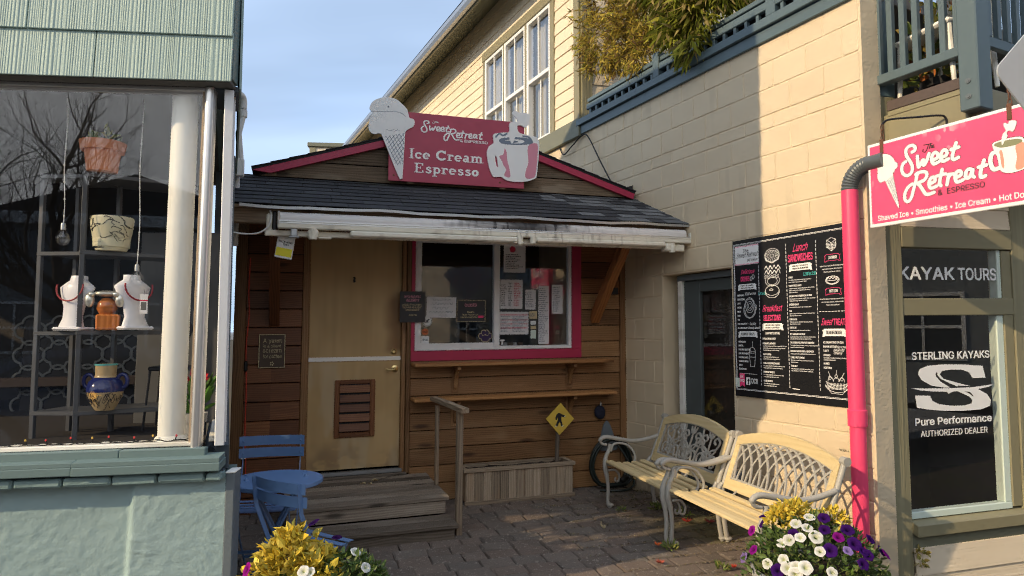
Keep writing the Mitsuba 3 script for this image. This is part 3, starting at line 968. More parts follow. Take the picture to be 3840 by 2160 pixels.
cof2 = rnd([(-0.906,3.474),(-0.846,3.493),(-0.743,3.498),(-0.703,3.482),(-0.742,3.462),(-0.829,3.455),(-0.769,3.473),(-0.812,3.484)])
stm = rnd([(-.868, 3.60), (-.86, 3.50), (-.835, 3.45), (-.81, 3.50), (-.79, 3.60)])
put('coffee_swirl', flat(MB(), cof.difference(cof2).difference(stm).union(pen([[(-1.0, 3.505), (-.965, 3.54), (-.93, 3.525), (-.89, 3.545)], [(-.72, 3.535), (-.66, 3.53), (-.63, 3.50)]], .016)), SO + .0285), 'ink_slate', C2, SF)
SW = {
 'S':[(0.411,2.747),(0.428,2.754),(0.431,2.773),(0.413,2.79),(0.388,2.788),(0.37,2.768),(0.374,2.731),(0.393,2.694),(0.408,2.654),(0.403,2.62),(0.376,2.602),(0.349,2.617),(0.337,2.652),(0.349,2.686),(0.366,2.695)],
 'w':[(0.444,2.712),(0.444,2.671),(0.449,2.64),(0.467,2.666),(0.48,2.68),(0.481,2.645),(0.499,2.665),(0.517,2.711)],
 'e1':[(0.541,2.664),(0.568,2.673),(0.571,2.693),(0.557,2.709),(0.539,2.698),(0.532,2.668),(0.545,2.639),(0.576,2.646)],
 'e2':[(0.596,2.669),(0.621,2.676),(0.626,2.696),(0.613,2.711),(0.596,2.701),(0.588,2.672),(0.599,2.643),(0.632,2.65)],
 't1':[(0.682,2.736),(0.666,2.694),(0.656,2.655),(0.665,2.638),(0.691,2.645)], 't1b':[(0.651,2.703),(0.696,2.706)],
 'R':[(0.438,2.605),(0.427,2.554),(0.409,2.5),(0.392,2.453),(0.371,2.434),(0.353,2.448),(0.351,2.483),(0.369,2.519),(0.396,2.539),(0.414,2.539)],
 'Rb':[(0.428,2.598),(0.463,2.607),(0.492,2.599),(0.498,2.574),(0.478,2.55),(0.444,2.539),(0.46,2.508),(0.484,2.464),(0.505,2.456),(0.539,2.462)],
 'e3':[(0.515,2.521),(0.544,2.528),(0.547,2.546),(0.534,2.558),(0.516,2.546),(0.509,2.515),(0.522,2.491),(0.556,2.498)],
 't2':[(0.593,2.593),(0.581,2.549),(0.574,2.509),(0.582,2.495)], 't2b':[(0.559,2.559),(0.611,2.562)],
 'r':[(0.63,2.554),(0.624,2.523),(0.618,2.493)], 'rb':[(0.626,2.529),(0.639,2.549),(0.656,2.552)],
 'e4':[(0.67,2.527),(0.698,2.533),(0.703,2.551),(0.69,2.563),(0.673,2.552),(0.667,2.524),(0.679,2.497),(0.711,2.504)],
 'a':[(0.765,2.551),(0.749,2.561),(0.733,2.55),(0.727,2.523),(0.737,2.508),(0.755,2.52),(0.769,2.552),(0.764,2.523),(0.775,2.507)],
 't3':[(0.833,2.594),(0.817,2.551),(0.809,2.513),(0.816,2.497),(0.836,2.502)], 't3b':[(0.801,2.56),(0.843,2.563)]}
THE = {'T':[(0.487,2.773),(0.538,2.769)], 'Tj':[(0.517,2.77),(0.506,2.741),(0.493,2.726),(0.479,2.734),(0.483,2.748)], 'h':[(0.53,2.772),(0.521,2.743)], 'hb':[(0.523,2.752),(0.53,2.759),(0.536,2.756),(0.532,2.741)], 'e5':[(0.54,2.749),(0.549,2.751),(0.548,2.758),(0.541,2.757),(0.539,2.744),(0.55,2.741)]}
SWEET, THEP = pen(list(SW.values()), .0215), pen(list(THE.values()), .005)


def boxed(g, x0, z0, x1, z1):
    a, b_, c, d_ = g.bounds
    sx, sz = (x1 - x0) / (c - a), (z1 - z0) / (d_ - b_)
    return affinity.affine_transform(g, [sx, 0, 0, sz, x0 - a * sx, z0 - b_ * sz])


WORD1 = boxed(pen([SW[q] for q in ('S', 'w', 'e1', 'e2', 't1', 't1b')], .0185), -1.735, 3.490, -1.452, 3.612)
WORD2 = boxed(pen([SW[q] for q in ('R', 'Rb', 'e3', 't2', 't2b', 'r', 'rb', 'e4', 'a', 't3', 't3b')], .0185), -1.517, 3.425, -1.125, 3.553)
src = np.array([[.34, 2.622, 1], [.69, 2.735, 1], [.834, 2.495, 1]])
AF = np.linalg.solve(src, np.array([(-1.721, 3.499), (-1.462, 3.574), (-1.127, 3.476)])).T
aff = lambda g: affinity.affine_transform(g, [AF[0, 0], AF[0, 1], AF[1, 0], AF[1, 1], AF[0, 2], AF[1, 2]])


def serif(s, x, z, h, gap=.16):
    """Bold serif capitals and small letters drawn with a pen, cap height h: a union of shapes."""
    U = []
    w = .155
    st = lambda *ls, ww=w: unary_union([LineString(l).buffer(ww / 2, cap_style=2, join_style=2) for l in ls])
    arc = lambda cx, cz, rx, rz, a0, a1, ww=w: LineString([(cx + rx * math.cos(math.radians(a)), cz + rz * math.sin(math.radians(a))) for a in np.linspace(a0, a1, 20)]).buffer(ww / 2, cap_style=2)
    ser = lambda cx, cz, ww=.40: sbox(cx - ww / 2, cz - .035, cx + ww / 2, cz + .035)
    XH = .66
    for ch in s:
        if ch == ' ':
            x += .42 * h
            continue
        if ch == 'I':
            g, wd = st([(.2, 0), (.2, 1)]).union(ser(.2, .035)).union(ser(.2, .965)), .4
        elif ch == 'c':
            g, wd = arc(.30, .33, .22, .26, 50, 320).union(Point(.46, .50).buffer(.095)), .56
        elif ch == 'e':
            g, wd = arc(.30, .33, .22, .26, 0, 318).union(sbox(.12, .30, .60, .38)), .60
        elif ch == 'C':
            g, wd = arc(.46, .5, .36, .42, 42, 322, .20).union(sbox(.70, .68, .80, 1.0)), .86
        elif ch == 'r':
            g, wd = st([(.18, 0), (.18, XH)]).union(ser(.18, .035)).union(ser(.13, .62, .25)).union(arc(.36, .42, .17, .17, 160, 60)).union(Point(.46, .53).buffer(.09)), .54
        elif ch == 'a':
            g, wd = arc(.26, .19, .15, .14, 0, 360, .15).union(st([(.44, .05), (.44, .48)])).union(arc(.29, .46, .16, .15, 0, 150, .15)).union(ser(.50, .035, .22)), .62
        elif ch == 'm':
            g, wd = st([(.18, 0), (.18, XH)], [(.52, 0), (.52, .45)], [(.86, 0), (.86, .45)]).union(arc(.36, .45, .16, .15, 180, 0, .16)).union(arc(.70, .45, .16, .15, 180, 0, .16)).union(ser(.18, .035)).union(ser(.52, .035, .30)).union(ser(.88, .035)).union(ser(.13, .62, .25)), 1.04
        elif ch == 'E':
            g, wd = st([(.2, 0), (.2, 1)]).union(sbox(.0, 0, .72, .085)).union(sbox(0, .915, .70, 1)).union(sbox(.2, .47, .52, .55)).union(sbox(.62, 0, .72, .28)).union(sbox(.60, .74, .70, 1)).union(sbox(.46, .38, .52, .64)), .78
        elif ch == 's':
            g, wd = LineString(spline([(.46, .50), (.36, .59), (.22, .57), (.16, .46), (.28, .36), (.42, .28), (.46, .15), (.34, .06), (.20, .07), (.10, .17)], 5)).buffer(.075, cap_style=2), .54
        elif ch == 'p':
            g, wd = st([(.18, -.28), (.18, XH)]).union(ser(.18, -.26)).union(ser(.13, .62, .25)).union(arc(.36, .33, .20, .25, 150, -150)), .66
        elif ch == 'o':
            g, wd = arc(.30, .33, .20, .25, 0, 360, .2), .62
        else:
            g, wd = sbox(.1, 0, .4, .6), .5
        U.append(affinity.translate(affinity.scale(g, h, h, origin=(0, 0)), x, z))
        x += (wd + gap * .35) * h
    return unary_union(U), x


def serif_fit(s, x0, x1, z, h):
    g, xe = serif(s, 0, 0, h)
    a, _, b_, _ = g.bounds
    return affinity.affine_transform(g, [(x1 - x0) / (b_ - a), 0, 0, 1, x0 - a * (x1 - x0) / (b_ - a), z])


put('lettering', flat(flat(flat(flat(flat(MB(), WORD1, SO + .013), WORD2, SO + .0134), boxed(THEP, -1.625, 3.585, -1.565, 3.612), SO + .013), serif_fit('Ice Cream', -1.84, -1.12, 3.237, .094), SO + .013), serif_fit('Espresso', -1.79, -1.165, 3.106, .092), SO + .013).join(fit(MB(), '& ESPRESSO', -1.354, -1.076, 3.430, .024, SO + .013)), 'sign_white', k, SF)
put('screw', MB().cyl((-1.978, -SO - .016, 3.066), (-1.978, -SO - .010, 3.066), .009, 10), 'rust', k, SF)
put('screw', MB().cyl((-.951, -SO - .016, 3.06), (-.951, -SO - .010, 3.06), .009, 10), 'rust', k, SF)

# ================================================================ steps with handrail
k = thing('wooden_steps', 'weathered grey timber landing and step below the kiosk door, with a handrail', 'steps')
for i in range(7):
    o = .02 + i * .140
    put('deck_board', B(-2.86, -1.572 + rng.uniform(-.004, .004), -o - .135, -o, .236, .272, .005), 'weathered', k, SF)
put('riser_board', B(-2.84, -1.60, -.985, -.96, .135, .234, .004), 'weathered', k, SF)
put('tread_board', B(-2.86, -1.572, -1.155, -1.0, .098, .132, .005), 'weathered', k, SF)
put('tread_board', B(-2.86, -1.568, -1.315, -1.160, .098, .132, .005), 'weathered', k, SF)
put('riser_board', B(-2.84, -1.595, -1.285, -1.26, 0, .097, .004), 'weathered', k, SF)
put('side_board', B(-1.64, -1.612, -.95, -.02, 0.0, .235, .004, 1), 'weathered', k, SF)
put('side_board', B(-1.63, -1.60, -1.258, -.99, 0.0, .097, .004, 1), 'weathered', k, SF)
put('side_board', B(-2.85, -2.82, -.95, -.02, 0.0, .235, .004, 1), 'weathered', k, SF)
put('rail_post', B(-1.602, -1.570, -.575, -.53, .272, .965, .005, 2), 'weathered_light', k, SF)
put('rail_post', B(-1.563, -1.513, -1.21, -1.155, 0, .985, .006, 2), 'weathered_light', k, SF)
put('hand_rail', MB().bar([(-1.585, -.36, 1.010), (-1.555, -.8, 1.005), (-1.53, -1.33, 1.000)], .036, .062), 'weathered_light', k, SF)

# ================================================================ the right-hand building
k = thing('tan_building', 'two-storey tan building with painted block wall and lap-sided upper floor on the right', 'building')
OX0, OX1, OZ = .672, 1.600, 2.16
BW = put('block_wall', MB().box(-14, OX0, .0045, .19, -.3, 4.04, .001).box(OX1, 2.90, .0045, .19, -.6, 4.04, .001).box(OX0, OX1, .0045, .19, OZ, 4.04, .001), 'tan_block', k, RF)
zs = [4.03, 3.81, 3.59, 3.37, 3.255, 3.04, 2.82, 2.60, 2.385, 2.17, 1.955, 1.74, 1.525, 1.31, 1.095, .88, .66, .44, .22, 0.0]
BL = .317
for r in range(len(zs) - 1):
    z1, z0 = zs[r], zs[r + 1]
    off = (r % 2) * BL / 2 + .055
    lo = -2.6 if z0 > 3.0 else (.0 if z0 < 2.55 else .3)
    j = int((lo - off) / BL) - 1
    while True:
        x0 = off + j * BL; x1 = x0 + BL; j += 1
        if x0 > 2.88:
            break
        x0, x1 = max(x0, lo), min(x1, 2.885)
        segs = [(x0, x1)]
        if z0 < OZ - .02:
            segs = [(x0, min(x1, OX0)), (max(x0, OX1), x1)]
        for a, b_ in segs:
            if b_ - a > .03:
                m = MB().box(a + .003, b_ - .003, -.0025 + nrng.rand() * .0025, .02, z0 + .003, z1 - .003, .0055, jit=.003)
                put('block', m, 'tan_block', BW, RF)
# side door in the block wall
D = put('side_door', MB().box(.775, .838, .10, .16, 0, 2.10, .004, 2), 'white_paint', k, RF)
put('stile', MB().box(.84, 1.06, .125, .165, .02, 2.09, .004, 2).box(1.06, 1.60, .125, .165, 1.98, 2.09, .004).box(1.06, 1.60, .125, .165, .02, .30, .004), 'door_grey', D, RF)
put('pane', glass(1.06, 1.60, .142, .147, .30, 1.98, .0005), 'pane', D, RF)
put('head_strip', B(.78, 1.60, .09, .16, 2.095, 2.15, .004), 'trim_grey', D, RF)
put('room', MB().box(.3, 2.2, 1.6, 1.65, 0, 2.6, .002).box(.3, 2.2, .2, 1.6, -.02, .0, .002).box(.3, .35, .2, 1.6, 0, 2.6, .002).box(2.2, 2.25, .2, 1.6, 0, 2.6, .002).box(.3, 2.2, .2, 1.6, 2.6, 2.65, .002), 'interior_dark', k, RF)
# trim between the floors
put('floor_band', B(-14, -.79, -.055, .03, 3.965, 4.19, .006, 0), 'olive_grey', k, RF)
put('band_return', MB().box(0, .16, -.045, .0, 3.965, 4.19, .006), 'olive_grey', k, EF)
put('terrace_fascia', B(-.786, 2.89, -.03, .03, 3.985, 4.085, .004, 0), 'bluegrey', k, RF)
put('terrace_fascia', B(-.84, 2.89, -.062, .10, 4.088, 4.165, .005, 0), 'bluegrey', k, RF)
put('terrace_floor', B(-.8, 2.9, .10, 3.2, 4.0, 4.10, .004), 'interior_grey', k, RF)
# upper storey: lap siding round the triple window
UP = put('siding', MB().box(-14, -3.74, .012, .16, 4.19, 6.75, .002).box(-1.43, -.84, .012, .16, 4.19, 6.75, .002).box(-3.74, -1.43, .012, .16, 6.11, 6.75, .002), 'tan_siding', k, RF)
SPZ = .1625


def lap(x0, x1, z0, z1, parent, frame, mt='tan_siding', out=.014):
    m = MB().box(x0, x1, -.006, .006, z0, z1 + .012, .0015)
    m.map(lambda v: np.stack([v[:, 0], v[:, 1] - out * np.clip((z1 - v[:, 2]) / (z1 - z0), -.2, 1), v[:, 2]], 1))
    put('siding_board', m, mt, parent, frame)


zz = 4.165
while zz < 6.72:
    for x0, x1 in ((-14, -9.5), (-9.497, -6.2 + rng.uniform(-.6, .6)), ):
        lap(x0, x1, zz, zz + SPZ, UP, RF)
    e = x1 + .003
    if zz + SPZ < 6.11 and zz > 4.1:
        lap(e, -3.742, zz, zz + SPZ, UP, RF)
        lap(-1.428, -.942, zz, zz + SPZ, UP, RF)
    else:
        c = rng.uniform(-3, -2)
        lap(e, c, zz, zz + SPZ, UP, RF)
        lap(c + .003, -.942, zz, zz + SPZ, UP, RF)
    zz += SPZ
put('corner_board', B(-.94, -.815, -.03, .10, 4.19, 6.7, .004, 2), 'olive', k, RF)
put('corner_board', B(.002, .14, -.028, .03, 4.10, 6.7, .004, 2), 'olive_rough', k, EF)
ES = put('end_siding', B(.0, 4.5, .012, .16, 4.10, 6.8, .002), 'tan_siding', k, EF)
zz = 4.135
while zz < 6.6:
    lap(.142, 4.4, zz, zz + SPZ, ES, EF)
    zz += SPZ
put('window_head', MB().box(-3.755, -1.42, -.040, .03, 5.975, 6.115, .005), 'olive', k, RF)
put('window_casing', B(-1.532, -1.43, -.032, .03, 4.19, 5.974, .004, 2), 'olive', k, RF)
put('window_casing', B(-3.74, -3.672, -.032, .03, 4.19, 5.974, .004, 2), 'olive', k, RF)
put('window_casing', B(-2.982, -2.955, -.030, .03, 4.19, 5.974, .004, 2), 'olive', k, RF)
put('window_casing', B(-2.262, -2.212, -.030, .03, 4.19, 5.974, .004, 2), 'olive', k, RF)
for x0, x1 in ((-3.67, -2.984), (-2.953, -2.264), (-2.21, -1.534)):
    xm = (x0 + x1) / 2
    w = put('window', MB().box(x0, x0 + .055, -.026, .06, 4.20, 5.972, .004, 2).box(x1 - .04, x1, -.026, .06, 4.20, 5.972, .004, 2).box(x0 + .054, x1 - .039, -.025, .06, 5.92, 5.97, .004).box(x0 + .054, x1 - .039, -.024, .06, 5.06, 5.115, .004).box(xm - .012, xm + .012, -.02, .0, 5.114, 5.922, .003, 2).box(x0 + .054, x1 - .039, -.012, .06, 4.20, 4.235, .004).box(xm - .010, xm + .010, .012, .03, 4.234, 5.06, .003, 2), 'vinyl', k, RF)
    put('pane', glass(x0 + .05, x1 - .035, -.004, -.001, 5.11, 5.925, .0003), 'pane', w, RF)
    put('pane', glass(x0 + .05, x1 - .035, .034, .037, 4.23, 5.065, .0003), 'pane', w, RF)
    m = MB()
    n = 60
    X = np.linspace(x0 - .02, x1 + .02, n)
    yy = .12 + .012 * np.sin(X * 60) + .008 * np.sin(X * 23)
    v = np.vstack([np.stack([X, yy, np.full(n, 4.2)], 1), np.stack([X, yy, np.full(n, 5.98)], 1)])
    m.add(v, [[i, i + 1, n + i + 1, n + i] for i in range(n - 1)])
    put('curtain', m, 'curtain', w, RF, smooth=True)
# eave with sloping soffit and gutter
put('soffit', MB().add([(-14, -.52, 6.44), (-.3, -.52, 6.50), (-.3, .02, 6.78), (-14, .02, 6.72)], [[0, 1, 2, 3]]), 'olive_grey', k, RF)
put('eave_board', B(-14, -.3, -.545, -.515, 6.42, 6.58, .004), 'olive', k, RF)
m = MB()
gp = [(-.55, 6.47), (-.555, 6.45), (-.62, 6.45), (-.645, 6.50), (-.65, 6.56), (-.645, 6.565), (-.635, 6.50), (-.61, 6.462), (-.55, 6.465)]
v = [(x, y, z) for x in (-14, -.3) for y, z in gp]
L = len(gp)
m.add(v, [[i, (i + 1) % L, L + (i + 1) % L, L + i] for i in range(L)])
put('gutter', m, 'galvanised', k, RF)
put('roof', MB().add([(-14, -.64, 6.57), (-.2, -.64, 6.60), (-.2, 3.2, 8.6), (-14, 3.2, 8.57), (-14, .2, 6.7), (-.2, .2, 6.7)], [[0, 1, 2, 3]]), 'far_roof', k, RF)
put('cable', MB().tube(spline([(-1.3, -.02, 3.95), (-1.15, -.05, 3.82), (-.95, -.05, 3.88), (-.75, -.03, 3.96), (-.6, -.04, 3.90), (-.35, -.04, 3.55), (-.15, -.04, 3.28)], 7), .008, 6), 'cord_black', k, RF)
# street front: rough post, windows, sills, siding
put('front_post', MB().box(.10, .352, -.0, .14, -.6, 3.295, .005, 2), 'olive_rough', k, KF)
put('front_post', MB().box(.10, .352, -.0, .14, 3.297, 5.2, .005, 2), 'bluegrey_rough', k, KF)
put('front_post', MB().box(1.395, 1.66, -.0, .14, -.6, 3.1, .005, 2), 'olive_rough', k, KF)
put('window_jamb', B(1.304, 1.394, .012, .10, .30, 2.2, .004, 2), 'olive', k, KF)
put('header_board', B(.352, 1.394, -.004, .10, 2.205, 2.352, .004, 0), 'olive', k, KF)
for i in range(6):
    m = MB().box(.352, 2.4, .016, .03, 2.356 + i * .15, 2.356 + i * .15 + .148, .0015)
    m.map(lambda v, i=i: v - np.stack([0 * v[:, 0], .012 * np.clip(1 - (v[:, 2] - 2.356 - i * .15) / .15, 0, 1), 0 * v[:, 0]], 1))
    put('header_siding', m, 'tan_siding', k, KF)
put('front_wall', MB().box(.10, 2.4, .032, .16, 2.35, 3.3, .002).box(.10, 2.4, .032, .16, -.6, .20, .002).box(1.40, 2.4, .10, .2, -.6, 3.2, .002), 'tan_siding', k, KF)
put('transom_bar', B(.352, 1.394, .004, .10, 1.714, 1.838, .004, 0), 'olive', k, KF)
TR = put('transom_window', MB().box(1.268, 1.303, .022, .09, 1.84, 2.204, .003, 2), 'mint_frame', k, KF)
put('pane', glass(.36, 1.270, .030, .034, 1.839, 2.205, .0003), 'pane', TR, KF)
SW2 = put('shop_window', MB().box(1.240, 1.303, .022, .09, .335, 1.713, .003, 2).box(.352, 1.303, .018, .09, .288, .334, .003, 0), 'mint_frame', k, KF)
put('pane', glass(.354, 1.242, .030, .034, .33, 1.714, .0003), 'pane', SW2, KF)
put('sill_board', MB().box(.352, 1.80, -.045, .05, .205, .287, .005, 0).map(lambda v: v - np.stack([0 * v[:, 0], 0 * v[:, 0], .025 * (v[:, 1] < 0)], 1)), 'olive', k, KF)
put('apron_board', B(.354, 1.80, .006, .04, .085, .203, .003, 0), 'olive_grey', k, KF)
for i in range(4):
    lap(.356, 2.0, .083 - (i + 1) * .17, .083 - i * .17, k, KF)
put('shop_interior', MB().box(.06, 5.0, 2.4, 2.45, -.6, 3.2, .002).box(.06, 5.0, .2, 2.4, -.05, .0, .002).box(.06, 5.0, .2, 2.4, 3.0, 3.05, .002).box(4.95, 5.0, .2, 2.4, -.6, 3.2, .002).box(.05, .10, .165, 2.4, -.6, 3.2, .002), 'interior_dark', k, KF)
# lettering stuck on the panes
m = MB()
fit(m, 'KAYAK', .352, .86, 1.977, .088, -.0295)
fit(m, 'TOURS', .895, 1.266, 1.977, .086, -.0295)
put('lettering', m, 'ink_white', TR, KF, label='white KAYAK TOURS lettering on the glass')
m = MB()
fit(m, 'STERLING KAYAKS', .433, 1.162, 1.398, .052, -.0295)
fit(m, 'Pure Performance', .440, 1.154, .931, .050, -.0295)
fit(m, 'AUTHORIZED DEALER', .488, 1.108, .849, .043, -.0295, bold=False)
put('lettering', m, 'ink_white', SW2, KF, label='white lettering naming the kayak dealer')
KS1 = [(1.089,1.338),(1.112,1.25),(0.988,1.251),(0.957,1.294),(0.893,1.314),(0.791,1.319),(0.707,1.312),(0.68,1.288),(0.713,1.255),(0.85,1.219),(0.965,1.193),(0.844,1.201),(0.837,1.195),(0.776,1.218),(0.686,1.256),(0.66,1.285),(0.66,1.312),(0.644,1.295),(0.645,1.275),(0.685,1.235),(0.776,1.188),(0.719,1.191),(0.601,1.209),(0.514,1.251),(0.484,1.294),(0.5,1.329),(0.573,1.352),(0.719,1.358),(0.905,1.352)]
KS2 = [(0.408,1.199),(0.528,1.191),(0.755,1.185),(0.894,1.184),(0.989,1.185),(1.084,1.192),(1.186,1.2),(1.141,1.183),(1.035,1.169),(1.118,1.13),(1.154,1.085),(1.142,1.042),(1.054,1.02),(0.884,1.017),(0.7,1.025),(0.565,1.04),(0.463,1.057),(0.45,1.145),(0.584,1.137),(0.604,1.1),(0.666,1.073),(0.794,1.057),(0.905,1.055),(0.967,1.067),(0.978,1.092),(0.947,1.118),(0.837,1.162),(0.791,1.159),(0.753,1.144),(0.745,1.16),(0.617,1.167),(0.51,1.177)]
m = MB()
flat(m, Polygon(KS1).buffer(0), -.0295)
flat(m, Polygon(KS2).buffer(0).difference(Polygon([(0.902,1.159),(0.948,1.14),(0.984,1.117),(0.995,1.1),(0.983,1.128),(0.958,1.15)])), -.0295)
put('emblem', m, 'ink_white', SW2, KF, label='large white S emblem cut by a kayak shape')

# terrace railing over the block wall
k = thing('terrace_railing', 'dark blue-grey low railing along the terrace edge above the block wall', 'railing')
put('rail', B(-.63, 2.86, -.045, .0, 4.232, 4.30, .005, 0), 'bluegrey', k, RF)
put('rail', B(-.63, 2.86, -.03, .02, 4.325, 4.37, .005, 0), 'bluegrey', k, RF)
put('back_strip', B(-.63, 2.86, .03, .05, 4.166, 4.33, .002, 0), 'membrane', k, RF)
for x in (.63, 2.10):
    put('post', B(x, x + .095, -.055, .04, 4.166, 4.42, .005, 2), 'bluegrey', k, RF)
for i in range(27):
    x = -.58 + i * .128
    if abs(x - .68) > .06 and abs(x - 2.15) > .06:
        put('spacer_block', B(x, x + .03, -.035, .0, 4.1665, 4.231, .002), 'bluegrey', k, RF)

# balcony on the street side
k = thing('balcony', 'blue-grey balcony with square balusters over the kayak shop window', 'balcony')
put('bottom_rail', B(-.02, .59, -.035, .05, 3.366, 3.432, .005, 0), 'bluegrey', k, BF)
put('top_rail', B(-.02, .59, -.03, .045, 4.30, 4.36, .005, 0), 'bluegrey', k, BF)
for i in range(7):
    x = -.012 + i * .0905
    put('baluster', B(x, x + .040, -.012, .028, 3.433, 4.30, .003, 2), 'bluegrey', k, BF)
CP = put('corner_post', B(.588, .706, -.075, .075, 2.985, 4.7, .007, 2), 'bluegrey', k, BF)
for z in (3.17, 3.07):
    put('bolt', MB().cyl((.645, -.081, z), (.645, -.0752, z), .017, 14).cyl((.645, -.086, z), (.645, -.081, z), .010, 6), 'trim_grey', CP, BF)
put('edge_board', B(.062, .588, -.014, .0, 3.160, 3.232, .003, 0), 'membrane_brown', k, BF)
put('rim_board', B(.062, .60, -.008, .03, 3.123, 3.158, .002, 0), 'olive', k, BF)
put('rim_board', B(.062, .60, -.006, .03, 2.84, 3.121, .003, 0), 'olive', k, BF)
put('floor', B(.0, .66, .03, 2.6, 2.86, 3.15, .004), 'olive', k, BF)
put('front_rail', B(.62, .66, .075, 2.6, 3.43, 3.50, .005, 1), 'bluegrey', k, BF)
for i in range(8):
    put('front_baluster', B(.625, .66, .15 + i * .11, .19 + i * .11, 3.50, 4.3, .003, 2), 'bluegrey', k, BF)
# pieces standing on the balcony
k = thing('balcony_chair', 'white scrolled chair back showing between the balcony balusters', 'chair')
cf = Frame(BF.P(.36, 3.235, -.45), 285)
put('back_panel', MB().prism(rnd([(-.20, .42), (-.24, .75), (-.16, 1.0), (0, 1.08), (.16, 1.0), (.24, .75), (.20, .42)]).difference(Point(0, .78).buffer(.07)).difference(Point(-.12, .62).buffer(.05)).difference(Point(.12, .62).buffer(.05)), 0, .03), 'white_paint', k, cf)
put('seat', B(-.22, .22, -.42, 0, .40, .44, .015), 'white_paint', k, cf)
for sx in (-.19, .19):
    for sy in (-.38, -.02):
        put('leg', MB().tube([(sx, sy, .40), (sx * 1.15, sy, 0)], [.022, .014], 8), 'white_paint', k, cf)

# hanging sign
k = thing('hanging_sign', 'bright pink double-hung shop sign with white border swinging from a balcony bracket', 'sign')
HO = .28
HF = BF
put('board', B(.100, 1.165, -HO - .012, -HO + .006, 2.300, 2.868, .004), 'sign_white', k, HF)
put('pink_face', flat(MB(), sbox(.122, 2.327, 1.145, 2.845).buffer(.004), HO + .0122, .0008), 'sign_pink', k, HF)
put('pink_face', MB().prism(sbox(.122, 2.327, 1.145, 2.845), -HO + .0065, -HO + .008), 'sign_pink', k, HF)
o1, o2, o3 = HO + .0132, HO + .0142, HO + .0152
CONE_B = [(0.164,2.729),(0.173,2.761),(0.193,2.779),(0.225,2.781),(0.263,2.762),(0.285,2.734),(0.295,2.71),(0.31,2.699),(0.309,2.673),(0.293,2.662),(0.285,2.642),(0.277,2.629),(0.31,2.418),(0.302,2.413),(0.294,2.428),(0.229,2.58),(0.222,2.6),(0.194,2.595),(0.179,2.602),(0.168,2.638),(0.172,2.682),(0.163,2.707)]
cb = rnd(CONE_B)
MUG_B = rnd([(0.88,2.666),(0.896,2.685),(0.965,2.689),(1.02,2.683),(1.041,2.665),(1.046,2.623),(1.042,2.512),(1.028,2.496),(0.978,2.489),(0.933,2.499),(0.912,2.529),(0.903,2.596)])
HAN = pen([[(0.907,2.624),(0.878,2.622),(0.866,2.579),(0.88,2.53),(0.915,2.532)]], .024)
STEAM = rnd([(0.932,2.656),(0.931,2.691),(0.94,2.721),(0.955,2.736),(0.945,2.764),(0.949,2.782),(0.968,2.77),(0.977,2.786),(1.009,2.775),(1.003,2.741),(0.988,2.72),(0.972,2.731),(0.958,2.722),(0.962,2.702),(0.947,2.681)])
put('outline', flat(MB(), unary_union([SWEET.buffer(.003), cb.buffer(.0025), MUG_B.buffer(.003), HAN.buffer(.003), STEAM.buffer(.002)]), o1 - .0006, .0006), 'ink_dark', k, HF)
put('dark_lettering', fit(flat(MB(), THEP.buffer(.0005), o1), 'ESPRESSO', .617, .832, 2.437, .034, o1).join(fit(MB(), '&', .561, .59, 2.437, .034, o1)), 'ink_dark', k, HF, kind='stuff')
m = MB()
flat(m, SWEET, o1)
fit(m, 'Shaved Ice \u2022 Smoothies \u2022 Ice Cream \u2022 Hot Dogs', .160, 1.075, 2.340, .034, o1)
put('lettering', m, 'sign_white', k, HF, label='white script shop name over a line of foods')
put('ice_cream_cone', flat(MB(), cb, o1), 'sign_white', k, HF)
lines = []
for i in range(-10, 30):
    lines += [LineString([(.1 + i * .014, 2.4), (.1 + i * .014 + .10, 2.65)]), LineString([(.1 + i * .014, 2.65), (.1 + i * .014 + .12, 2.4)])]
put('waffle_lines', flat(MB(), unary_union([l.buffer(.0010) for l in lines]).intersection(Polygon([(0.229,2.598),(0.277,2.625),(0.305,2.448),(0.289,2.454)])), o2), 'ink_slate', k, HF)
MG = put('coffee_mug', flat(flat(flat(MB(), MUG_B.union(HAN), o1), STEAM, o3), STEAM, o1), 'sign_white', k, HF)
put('mug_stripe', flat(flat(MB(), rnd([(0.916,2.625),(0.928,2.628),(0.937,2.575),(0.935,2.524),(0.924,2.539),(0.92,2.591)]), o2), rnd([(0.999,2.635),(1.043,2.643),(1.04,2.525),(1.028,2.503),(1.006,2.499),(0.993,2.517),(1.004,2.571)]), o2), 'ink_coral', MG, HF)
put('coffee', flat(MB(), rnd([(0.889,2.667),(0.907,2.678),(0.964,2.679),(1.014,2.672),(1.035,2.657),(1.018,2.643),(0.951,2.641),(0.911,2.65)]).difference(STEAM), o2), 'ink_olive', MG, HF)


def chain(x, z0, z1, parent):
    zc, i = z0, 0
    while zc < z1 - .01:
        c = np.array([x, -HO - .002, zc + .02])
        a = np.linspace(0, 2 * np.pi, 13)[:-1]
        ln = np.stack([.010 * np.cos(a), 0 * a, .022 * np.sin(a)], 1)
        if i % 2:
            ln = ln[:, [1, 0, 2]]
        put('chain_link', MB().tube(ln + c, .0032, 6, True), 'rust', parent, HF)
        zc += .036; i += 1


